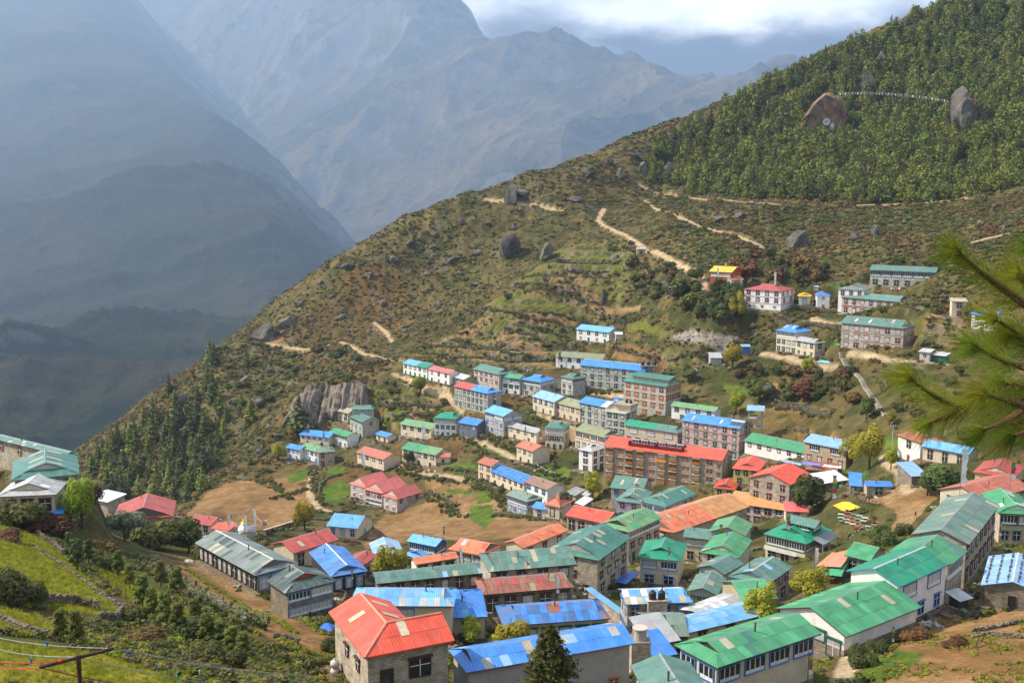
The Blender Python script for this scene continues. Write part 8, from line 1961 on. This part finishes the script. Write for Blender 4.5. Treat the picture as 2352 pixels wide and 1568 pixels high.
# hotel with bays
def hotel_front():
    hd = H41; L_, h = hd['L'], hd['h']; root = hd['root']; sh = h / 4
    U = lambda x: (x - 170) / (1405 - 170) * L_
    wood = mat('bay_wood', (0.40, 0.155, 0.022), rough=.5, var=.15, scale=3, rand=.1)
    bm_ = MB(); w = 2.5; hh = sh * .74
    bm_.box(-w / 2, w / 2, -.7, 0, 0, hh * .42); bm_.box(-w / 2 - .1, w / 2 + .1, -.8, 0, hh, hh + .14, 1)
    for i in range(5):
        x = -w / 2 + w * i / 4; bm_.box(x - .06, x + .06, -.7, -.6, hh * .42, hh)
    bm_.box(-w / 2, -w / 2 + .1, -.7, 0, hh * .42, hh); bm_.box(w / 2 - .1, w / 2, -.7, 0, hh * .42, hh)
    bay = bm_.mesh('bay_window', [wood, mat('bay_cap', (.5, .48, .44))])
    pb = MB(); pb.box(-w / 2 + .1, w / 2 - .1, -.58, -.05, hh * .42, hh); pane = [pb.mesh('pane', [glass_m]), pb.mesh('pane', [curt_m])]
    for x in (238, 450, 567, 790, 908, 1145):
        for r_ in range(4):
            q = local(hd, U(x), hd['y0'], h - (r_ + 1) * sh + sh * .12)
            o = obj('bay_window', bay, root, loc=q, rot=(0, 0, hd['rz'])); obj('pane', pane[NR.randint(2)], o)
    fm, pg, pc, pa, dl = win_meshes('s' and 'w', 1.0, 1.0, 'orange')
    for x in (322, 362, 655, 697, 1003, 1047):
        for r_ in range(4):
            o = obj('window', fm, root, loc=local(hd, U(x), hd['y0'], h - (r_ + 1) * sh + sh * .35), rot=(0, 0, hd['rz'])); obj('pane', pg, o)
    fm, pg, pc, pa, dl = win_meshes('W', 2.2, 1.4, 'orange')
    for x in (1275,):
        for r_ in range(4):
            o = obj('window', fm, root, loc=local(hd, U(x), hd['y0'], h - (r_ + 1) * sh + sh * .28), rot=(0, 0, hd['rz'])); obj('pane', pg, o)
    fm, pg, pc, pa, dl = win_meshes('w', 1.2, 1.1, 'orange')
    for r_ in range(4):
        o = obj('window', fm, root, loc=local(hd, U(1365), hd['y0'], h - (r_ + 1) * sh + sh * .1), rot=(0, 0, hd['rz'])); obj('pane', pg, o)
    # pilasters
    b = MB()
    for x in (185, 290, 400, 510, 620, 735, 850, 965, 1090, 1210, 1395):
        b.box(U(x) - .2, U(x) + .2, hd['y0'] - .1, hd['y0'], -1, h)
    hd['part']('pilasters', b.mesh('pilasters', [mat('concrete', (.30, .28, .25), rough=.9)]))
    sg = MB(); sg.box(-2.0, 2.0, -.9, -.82, 0, .8); o = sg.build('sign', mat('orange_sign', (.75, .30, .02)), root, loc=local(hd, U(785), hd['y0'], h - 2 * sh + sh * .98 - .2), rot=(0, 0, hd['rz']))
    # roof terrace, sunk into the front slope
    s = hd['W'] / 2; r = hd['r']; u0, u1 = U(425), U(985)
    dk = wall_mat('dred')
    b = MB(); b.box(u0, u1, s * .66, s * .96, h + r * .30, h + r * .99); b.build('dormer_wall', dk, root, loc=hd['loc'], rot=(0, 0, hd['rz']))
    b = MB(); b.box(u0, u1, s * .28, s * .66, h + r * .30, h + r * .64 - .0); b.build('terrace', dk, root, loc=hd['loc'], rot=(0, 0, hd['rz']))
    fm, pg, pc, pa, dl = win_meshes('W', 2.3, 1.1, 'white')
    for i in range(6):
        o = obj('window', fm, root, loc=local(hd, u0 + (u1 - u0) * (i + .5) / 6, s * .66, h + r * .62), rot=(0, 0, hd['rz'])); obj('pane', pg, o)
    for uu in (u0, (u0 + u1) / 2, u1):
        b = MB(); b.box(uu - .3, uu + .3, s * .3, s * .5, h + r * .3, h + r * 1.0); b.build('terrace_pier', wall_mat('dred'), root, loc=hd['loc'], rot=(0, 0, hd['rz']))
hotel_front()
def monitor():
    hd = H46; s = hd['W'] / 2; r = hd['r']; h = hd['h']; L_ = hd['L']
    b = MB(); b.box(L_ * .16, L_ * .97, s * .42, s * 1.5, h + r * .3, h + r * 1.02); b.build('monitor_wall', wall_mat('grey'), hd['root'], loc=hd['loc'], rot=(0, 0, hd['rz']))
    b = MB(); b.prism([(L_ * .13, s * .30, h + r * .98), (L_ * 1.0, s * .30, h + r * .98), (L_ * 1.0, s * 1.1, h + r * 1.45), (L_ * .13, s * 1.1, h + r * 1.45)], (0, 0, .12)); b.prism([(L_ * .13, s * 1.1, h + r * 1.45), (L_ * 1.0, s * 1.1, h + r * 1.45), (L_ * 1.0, s * 1.7, h + r * 1.1), (L_ * .13, s * 1.7, h + r * 1.1)], (0, 0, .12))
    b.build('monitor_roof', roof_mat('teal', 'X'), hd['root'], loc=hd['loc'], rot=(0, 0, hd['rz']))
    fm, pg, pc, pa, dl = win_meshes('B', 3.0, .9, 'orange')
    for i in range(5):
        o = obj('window', fm, hd['root'], loc=local(hd, L_ * (.24 + .155 * i), s * .42, h + r * .52), rot=(0, 0, hd['rz'])); obj('pane', pa, o)
monitor()
def text(s, hd, u, z, size, m, front=.06):
    c = bpy.data.curves.new('lettering', 'FONT'); c.body = s; c.size = size; c.extrude = .01; c.materials.append(m)
    tmp = bpy.data.objects.new('lettering_tmp', c); COL.objects.link(tmp); dg = bpy.context.evaluated_depsgraph_get(); me = bpy.data.meshes.new_from_object(tmp.evaluated_get(dg)); bpy.data.objects.remove(tmp)
    o = obj('lettering', me, hd['root'])
    o.location = local(hd, u, hd['y0'] - front, z); o.rotation_euler = (R(90), 0, hd['rz']); return o
text('HOTEL NORLING', H47, H47['L'] * .40, H47['h'] * .66 - .28, 1.0, mat('sign_green', (.02, .08, .06)))
text('ZAMLING GUEST HOUSE', H81, .7, H81['h'] * .5 - .30, .95, mat('sign_red', (.40, .03, .025)), .10)
# big emerald house: dormer and side porch
def dormer():
    hd = H35; L_, W_, h, r = hd['L'], hd['W'], hd['h'], hd['r']; root = hd['root']
    b = MB(); b.box(L_ * .36, L_ * .88, W_ * .38, W_ * .70, h + r * .3, h + r * 1.28); b.build('dormer_wall', wall_mat('green'), root)
    b = MB(); x0, x1, y0_, y1 = L_ * .28, L_ * .96, W_ * .34, W_ * .74; zt = h + r * 1.25; xm = (x0 + x1) / 2
    ym = (y0_ + y1) / 2
    b.prism([(x0, y0_, zt), (x1, y0_, zt), (x1, ym, zt + 1.1), (x0, ym, zt + 1.1)], (0, 0, .1)); b.prism([(x0, ym, zt + 1.1), (x1, ym, zt + 1.1), (x1, y1, zt), (x0, y1, zt)], (0, 0, .1)); b.build('dormer_roof', roof_mat('gteal', 'X'), root)
    fm, pg, pc, pa, dl = win_meshes('b', 3.8, 1.5, 'green')
    o = obj('window', fm, root, loc=(L_ * .88, W_ * .54, h + r * .55), rot=(0, 0, R(90))); obj('pane', pc, o)
    fm, pg, pc, pa, dl = win_meshes('b', 4.6, 1.2, 'green')
    o = obj('window', fm, root, loc=(L_ * .62, W_ * .38, h + r * .62)); obj('pane', pg, o)
    b = MB(); b.prism([(L_ - .4, W_ * .25, h + .35), (L_ + 2.4, W_ * .25, h - .45), (L_ + 2.4, W_ * .85, h - .45), (L_ - .4, W_ * .85, h + .35)], (0, 0, .1)); b.build('porch_roof', roof_mat('grey', 'Y'), root)
    for v in (.27, .55, .83):
        b = MB(); b.tube([(L_ + 2.1, W_ * v, -1), (L_ + 2.1, W_ * v, h - .5)], .09, 6); b.build('porch_post', wall_mat('grey'), root)
    b = MB(); b.box(L_ * .06, L_ * .8, -.55, .1, h * .46, h * .5); b.box(L_ * .06, L_ * .8, -.55, -.47, h * .5, h * .62); b.build('balcony', wall_mat('white'), root)
dormer()
# flat terrace block: balustrade, roof room, tanks
def terrace():
    hd = H54; L_, W_, h = hd['L'], hd['W'], hd['h']; root = hd['root']; wm_ = wall_mat('white')
    b = MB()
    for x0, x1, y0_, y1 in ((0, L_, 0, .12), (0, .12, .12, W_), (L_ - .12, L_, .12, W_)):
        b.box(x0, x1, y0_, y1, h + .85, h + 1.0); b.box(x0, x1, y0_, y1, h + .18, h + .4)
    for i in range(14): b.box(L_ * i / 14, L_ * i / 14 + .12, .01, .11, h + .4, h + .85)
    b.build('balustrade', wm_, root)
    b = MB(); b.box(L_ * .28, L_ * .98, W_ * .38, W_ * .95, h + .18, h + 2.6); b.build('roof_room', wall_mat('beige'), root)
    b = MB(); b.box(L_ * .2, L_ * 1.05, W_ * .25, W_, h + 2.6, h + 2.8); b.build('roof_slab', roof_mat('beige', 'X'), root)
    for i, u in enumerate((.62, .82)): tank(wpos(hd, L_ * u, W_ * .7, h + 2.8), .55, 1.3, ['left black tank on the flat terrace block', 'right black tank on the flat terrace block'][i])
terrace()
# tank tower beside the striped blue roof
def tank_tower():
    hd = H19; u = hd['L'] * .46
    b = MB(); b.box(u - 1.5, u + 1.5, -.9, .55, -1.5, hd['h'] + .7); b.build('stone_tower', wall_mat('stone'), hd['root'])
    b = MB(); b.box(u - 1.75, u + 1.75, -1.1, .7, hd['h'] + .7, hd['h'] + .85); b.build('tower_slab', wall_mat('beige'), hd['root'])
    for i, d in enumerate((-.72, .72)): tank(wpos(hd, u + d, -.2, hd['h'] + .85), .58, 1.45, ['left black tank on the stone tower', 'right black tank on the stone tower'][i])
tank_tower()
for i, (x, y) in enumerate(((975, 540), (1030, 548), (1085, 538))):
    if i == 0:
        g = at(*S4(1030, 548), 446); pt_ = thing('tank_platform', 'concrete platform holding black tanks behind the lettered hotel', 'platform', (g.x, g.y, g.z - .3))
        b = MB(); b.box(-3.6, 3.6, -1.5, 1.5, 0, .25); b.build('slab', mat('concrete', (.30, .28, .25), rough=.9), pt_)
        for sx in (-3, 3):
            for sy in (-1.2, 1.2):
                b = MB(); b.box(sx - .2, sx + .2, sy - .2, sy + .2, -9, 0); b.build('column', mat('concrete', (.30, .28, .25), rough=.9), pt_)
    tank(Vector((g.x + (-2.4, 0, 2.4)[i], g.y, g.z - .05)), .75, 1.6, ['left of three black tanks behind the lettered hotel', 'middle of three black tanks behind the lettered hotel', 'right of three black tanks behind the lettered hotel'][i])
for (u_, z_, w_h, nm) in ((.84, -.9, ('W', 2.1, 2.3), 'window'), (.84, -4.0, ('d', 1.9, 2.4), 'door')):
    fm, pg, pc, pa, dl = win_meshes(*w_h, 'green'); o = obj(nm, fm, H25['root'], loc=(H25['x0'], H25['W'] * (1 - u_) + .3, z_), rot=(0, 0, R(-90))); obj('pane' if nm == 'window' else 'door_leaf', pc if nm == 'window' else dl, o)
# round-capped stone chimney
def chimney():
    g = at(*R3(1835, 1500), 126); gz_ = ground(g.x, g.y)
    root = thing('stone_chimney', 'square stone chimney with a round drum on top', 'chimney', (g.x, g.y, gz_))
    t_ = at(*R3(1835, 1185), 126).z - gz_
    b = MB(); b.box(-1.15, 1.15, -1.15, 1.15, -1, t_); b.build('stack', wall_mat('stone'), root)
    b = MB(); b.lathe([(.75, t_), (.75, t_ + 1.35)], 16); b.build('drum', wall_mat('grey'), root)
    b = MB(); b.lathe([(.95, t_ + 1.35), (.95, t_ + 1.5), (.8, t_ + 1.55)], 16); b.build('cap', wall_mat('pinkw'), root)
chimney()
# solar panels
def solar(hd, u, v, n, label, w=1.1):
    root = thing('solar_heater', label, 'solar panel', wpos(hd, u, v, hd['h'] + hd['r'] * v / (hd['W'] / 2)), (0, 0, hd['yaw']), 'solar water heaters')
    for i in range(n):
        b = MB(); x = i * (w + .12); b.prism([(x, 0, .15), (x + w, 0, .15), (x + w, 1.6, .9), (x, 1.6, .9)], (0, 0, .08)); b.build('panel', mat('solar_panel', (.05, .06, .09), rough=.15, spec=.7), root)
    b = MB(); b.tube([(-.1, 1.8, 1.1), (n * (w + .12), 1.8, 1.1)], .28, 10); b.build('tank', white_m, root)
solar(H43, H43['L'] * .80, 1.6, 3, 'three dark solar panels with white tank on the blue hotel roof', 1.5)
# unfinished concrete water tower
def frame_tower():
    g = at(*S1(1750, 320), 372); t_ = at(*S1(1750, 95), 372).z; gz_ = g.z - 2
    root = thing('water_tower', 'open concrete frame tower with small blue roof', 'tower', (g.x, g.y, gz_), (0, 0, R(-15))); H_ = t_ - gz_; cm = mat('concrete', (.30, .28, .25), rough=.9)
    for sx in (-2.2, 2.2):
        for sy in (-1.8, 1.8):
            b = MB(); b.box(sx - .2, sx + .2, sy - .2, sy + .2, -3, H_ - .1); b.build('column', cm, root)
    for z in (H_ * .35, H_ * .66):
        b = MB(); b.box(-2.6, 2.6, -2.2, 2.2, z, z + .25); b.build('slab', cm, root)
    b = MB(); b.prism([(-3, -2.5, H_), (3, -2.5, H_), (3, 2.5, H_ + .9), (-3, 2.5, H_ + .9)], (0, 0, .1)); b.build('roof', roof_mat('pblue', 'X'), root)
frame_tower()
# finials
def finial(hd, u, v, z, s=1.0):
    b = MB(); b.lathe([(.45 * s, 0), (.3 * s, .3 * s), (.38 * s, .55 * s), (.15 * s, .9 * s), (.22 * s, 1.1 * s), (.03, 1.7 * s)], 10); b.build('finial', mat('gilded', (0.62, 0.36, 0.03), rough=.45, spec=.5), hd['root'], loc=local(hd, u, v, z))
finial(H67, H67['L'] / 2, H67['W'] / 2, H67['h'] + H67['r'] - .1, 1.0); finial(H79, H79['L'] * .5, H79['W'] / 2, H79['h'] + H79['r'], 1.1)
# stones holding down two roofs
sm = rock_mesh(91, 1, .3, .7)
def roof_stones(hd, rows, cols, axis='x'):
    s = (hd['W'] if axis == 'x' else hd['L']) / 2; U = hd['L'] if axis == 'x' else hd['W']
    for i in range(rows):
        for j in range(cols):
            t_ = (i + .5) / rows; u = U * (j + .5) / cols + NR.normal(0, .12)
            for sd_ in ((0,) if axis == 'x' else (0, 1)):
                v = s * t_; v = v if sd_ == 0 else 2 * s - v
                p = (u, v) if axis == 'x' else (v, u)
                obj('weight_stone', sm, hd['roof'], loc=(p[0], p[1], hd['h'] + hd['r'] * t_ + .12), rot=(0, 0, NR.uniform(0, 6)), scl=NR.uniform(.18, .3))
roof_stones(H31, 3, 14, 'y'); roof_stones(H64, 4, 22)
# tarpaulins and mats
def sheet(quad, m, label, name, cat, lift=.5, hump=.5, Y=None, n=8, y0=120):
    P4 = []
    for p in quad:
        g = hit(*p, lift, y0=y0); P4.append(g)
    V = []; F = []
    for i in range(n + 1):
        for j in range(n + 1):
            a = P4[0].lerp(P4[1], i / n); b = P4[3].lerp(P4[2], i / n); p = a.lerp(b, j / n)
            k = math.sin(math.pi * i / n) * math.sin(math.pi * j / n); p = p + Vector((0, 0, hump * k + NR.normal(0, .06)))
            V.append(p - P4[0])
    for i in range(n):
        for j in range(n): q = i * (n + 1) + j; F.append((q, q + 1, q + n + 2, q + n + 1))
    return obj(name, new_mesh(name, V, F, [m], None, True), loc=P4[0], label=label, category=cat)
tarp = lambda c, col_: mat('tarp_' + c, col_, rough=.4, spec=.4, var=.12, scale=1.5, bump=.3)
sheet([R5(55,225), R5(150,275), R5(275,240), R5(160,200)], tarp('yellow', (.75, .45, .02)), 'yellow tarpaulin humped behind the big emerald house', 'tarpaulin', 'tarpaulin', .8, 1.2)
sheet([R4(1420,565), R4(1640,575), R4(1745,420), R4(1560,450)], tarp('salmon', (.62, .25, .15)), 'salmon awning sheet strung beside the white flagpole', 'tarpaulin', 'tarpaulin', 2.6, .3)
sheet([R4(1460,640), R4(1640,650), R4(1700,540), R4(1560,560)], tarp('green', (.05, .33, .16)), 'green awning sheet under the salmon one', 'tarpaulin', 'tarpaulin', 2.0, .3)
sheet([R3(1840,1430), R3(2060,1460), R3(2110,1400), R3(1890,1360)], tarp('blue', (.03, .14, .55)), 'crumpled blue tarpaulin over a woodpile', 'tarpaulin', 'tarpaulin', 1.0, .9, y0=100)
sheet([R3(1625,695), R3(1720,715), R3(1840,620), R3(1740,600)], tarp('blue', (.03, .14, .55)), 'blue awning over the market steps', 'tarpaulin', 'tarpaulin', 2.2, .2)
sheet([S2(830,500), S2(1050,550), S2(1070,530), S2(850,485)], tarp('pblue', (.2, .35, .65)), 'pale blue stall awning under the long green roof', 'tarpaulin', 'awning', 2.4, .1)
sheet([S2(1060,535), S2(1250,555), S2(1260,530), S2(1080,510)], tarp('violet', (.12, .18, .62)), 'violet-blue stall awning beside the pale one', 'tarpaulin', 'awning', 2.4, .1)
sheet([S2(1280,560), S2(1470,580), S2(1480,560), S2(1300,540)], tarp('pwhite', (.65, .58, .56)), 'whitish stall awning right of the violet one', 'tarpaulin', 'awning', 2.4, .1)
sheet([S5(1740,1298), S5(1880,1312), S5(1905,1290), S5(1780,1278)], tarp('lightblue', (.12, .40, .72)), 'light blue sheet spread below the cream lodge', 'tarpaulin', 'tarpaulin', .15, .1, y0=280)
sheet([R2(1130,1085), R2(1230,1120), R2(1270,1070), R2(1180,1050)], tarp('blue', (.03, .14, .55)), 'crumpled blue plastic beside the ploughed strip', 'tarpaulin', 'tarpaulin', .3, .5, y0=110)
sheet([S4(640,930), S4(740,925), S4(775,900), S4(680,888)], tarp('blue', (.03, .14, .55)), 'blue tarpaulin heap above the flat terrace block', 'tarpaulin', 'tarpaulin', 1.2, 1.0, y0=250)
for i in range(7):
    for j in range(4):
        a = (150 + 42 * i - 20 * j + 6 * j * j, 275 + 14 * i + 26 * j)
        c = [(.45, .12, .08), (.10, .30, .18), (.55, .50, .42), (.30, .10, .12), (.40, .42, .35)][(i * 3 + j * 2) % 5]
        b = MB(); g = hit(*R5(*a), .1, y0=150); b.box(-1.2, 1.2, -.5, .5, 0, .05); b.build('drying_mat', mat('mat_%d' % ((i * 3 + j * 2) % 5), c, rough=.9, var=.2), loc=(g.x, g.y, ground(g.x, g.y) + .06), rot=(0, 0, R(-12) + NR.normal(0, .1)), label='striped mat spread flat beside the yellow tarpaulin', category='mat', group='mats spread to dry')
# sacks
sk = mat('sack', (0.58, 0.54, 0.48), rough=.9, var=.15, scale=3, bump=.5)
for i, (p, dz, lb) in enumerate([(R2(1265,1545), 0, 'lower of two stacked pale grain sacks'), (R2(1265,1470), 1, 'upper of two stacked pale grain sacks')]):
    g0_ = hit(*R2(1265,1550), 0, y0=60)
    b = MB(); b.lathe([(.3, 0), (.62, .12), (.68, .5), (.6, .85), (.3, 1.05), (.12, 1.1), (.2, 1.22)], 12); b.build('sack', sk, loc=(g0_.x, g0_.y, ground(g0_.x, g0_.y) + dz * .78), scl=.72, smooth=True, label=lb, category='sack', group='grain sacks')
# electricity pole by the path
def epole(p, hpx, label, y0=150):
    g = hit(*p, 0, y0=y0); H_ = hpx * g.y / FPX
    root = thing('electricity_pole', label, 'pole', (g.x, g.y, ground(g.x, g.y)))
    b = MB(); b.tube([(0, 0, -.5), (.1, 0, H_)], [.16, .1], 8); b.build('post', mat('steel_pole', (.42, .42, .42), rough=.6), root)
    for z in (.97, .92):
        b = MB(); b.box(-.9, .9, -.05, .05, H_ * z, H_ * z + .1); b.build('crossarm', mat('steel_arm', (.3, .3, .3)), root)
        for x in (-.8, 0, .8):
            b = MB(); b.lathe([(.06, H_ * z + .1), (.08, H_ * z + .18), (.05, H_ * z + .3)], 7); q = b.build('insulator', white_m, root); q.location = (x, 0, 0)
epole(S7(700,1145), 54, 'steel electricity pole left of the whitewashed house')
# laundry
def laundry(pa, pb, n, cols, label, up=1.6, y0=150):
    a, b = hit(*pa, 0, y0=y0), hit(*pb, 0, y0=y0); a.z = ground(a.x, a.y) + up; b.z = ground(b.x, b.y) + up
    root = thing('laundry_line', label, 'laundry', a); d = b - a
    m = MB(); m.tube([(0, 0, -up - .3), (0, 0, .05)], .05, 6); m.tube([d + Vector((0, 0, -up - .3)), d + Vector((0, 0, .05))], .05, 6); m.build('posts', pole_m, root)
    m = MB(); m.tube([(0, 0, 0), d * .5 + Vector((0, 0, -.1)), d], .02, 4); m.build('cord', mat('cord', (.35, .33, .3)), root)
    for i in range(n):
        t0 = (i + .15) / n; t1 = (i + .8) / n; p, q = d * t0, d * t1; h_ = NR.uniform(.6, 1.0)
        obj('garment', new_mesh('garment', [p, q, q + Vector((NR.normal(0, .08), NR.normal(0, .1), -h_)), p + Vector((NR.normal(0, .08), NR.normal(0, .1), -h_))], [(0, 1, 2, 3)], [mat('cloth_%s' % str(cols[i % len(cols)]), cols[i % len(cols)], rough=.9)]), root)
laundry(S2(1625,950), S2(1850,1000), 7, [(.05, .05, .06), (.35, .04, .04), (.08, .08, .09), (.04, .04, .05)], 'dark clothes drying on a line in the right field')
laundry(S4(1410,660), S4(1540,660), 4, [(.7, .7, .7)], 'white sheets drying on the terrace above the hotel', 2.2, 300)
laundry(S3(375,1410), S3(555,1435), 8, [(.4, .05, .05), (.1, .1, .12), (.6, .58, .55)], 'red and dark washing on the lane by the sagging roof', 1.6, 300)
laundry(S6(680,690), S6(790,690), 4, [(.6, .6, .62), (.2, .3, .5), (.55, .1, .1)], 'washing before the veranda lodge', 1.8, 300)
# soaring bird
g = at(1433, 230, 420); b = MB(); b.prism([(-.9, 0, .12), (-.25, -.12, 0), (0, -.3, 0), (.25, -.12, 0), (.9, 0, .12), (.25, .16, 0), (0, .45, 0), (-.25, .16, 0)], (0, 0, .05))
b.build('bird', mat('bird_plumage', (.02, .02, .02)), loc=g, rot=(0, .3, .4), label='dark bird soaring before the hazy mountain', category='bird')
# ================================================================ air
hz = MB(); hz.box(-15000, 15000, -4000, 14200, -4200, 4300)
hm = bpy.data.materials.new('haze'); hm.use_nodes = True
t = hm.node_tree; t.nodes.clear()
ov = t.nodes.new('ShaderNodeOutputMaterial'); pv = t.nodes.new('ShaderNodeVolumePrincipled')
pv.inputs['Color'].default_value = (0.50, 0.70, 1.0, 1)
pv.inputs['Density'].default_value = 0.000076
pv.inputs['Anisotropy'].default_value = 0.4
t.links.new(pv.outputs['Volume'], ov.inputs['Volume'])
hz.build('haze', hm, kind='stuff', label='thin blue haze filling the valley')
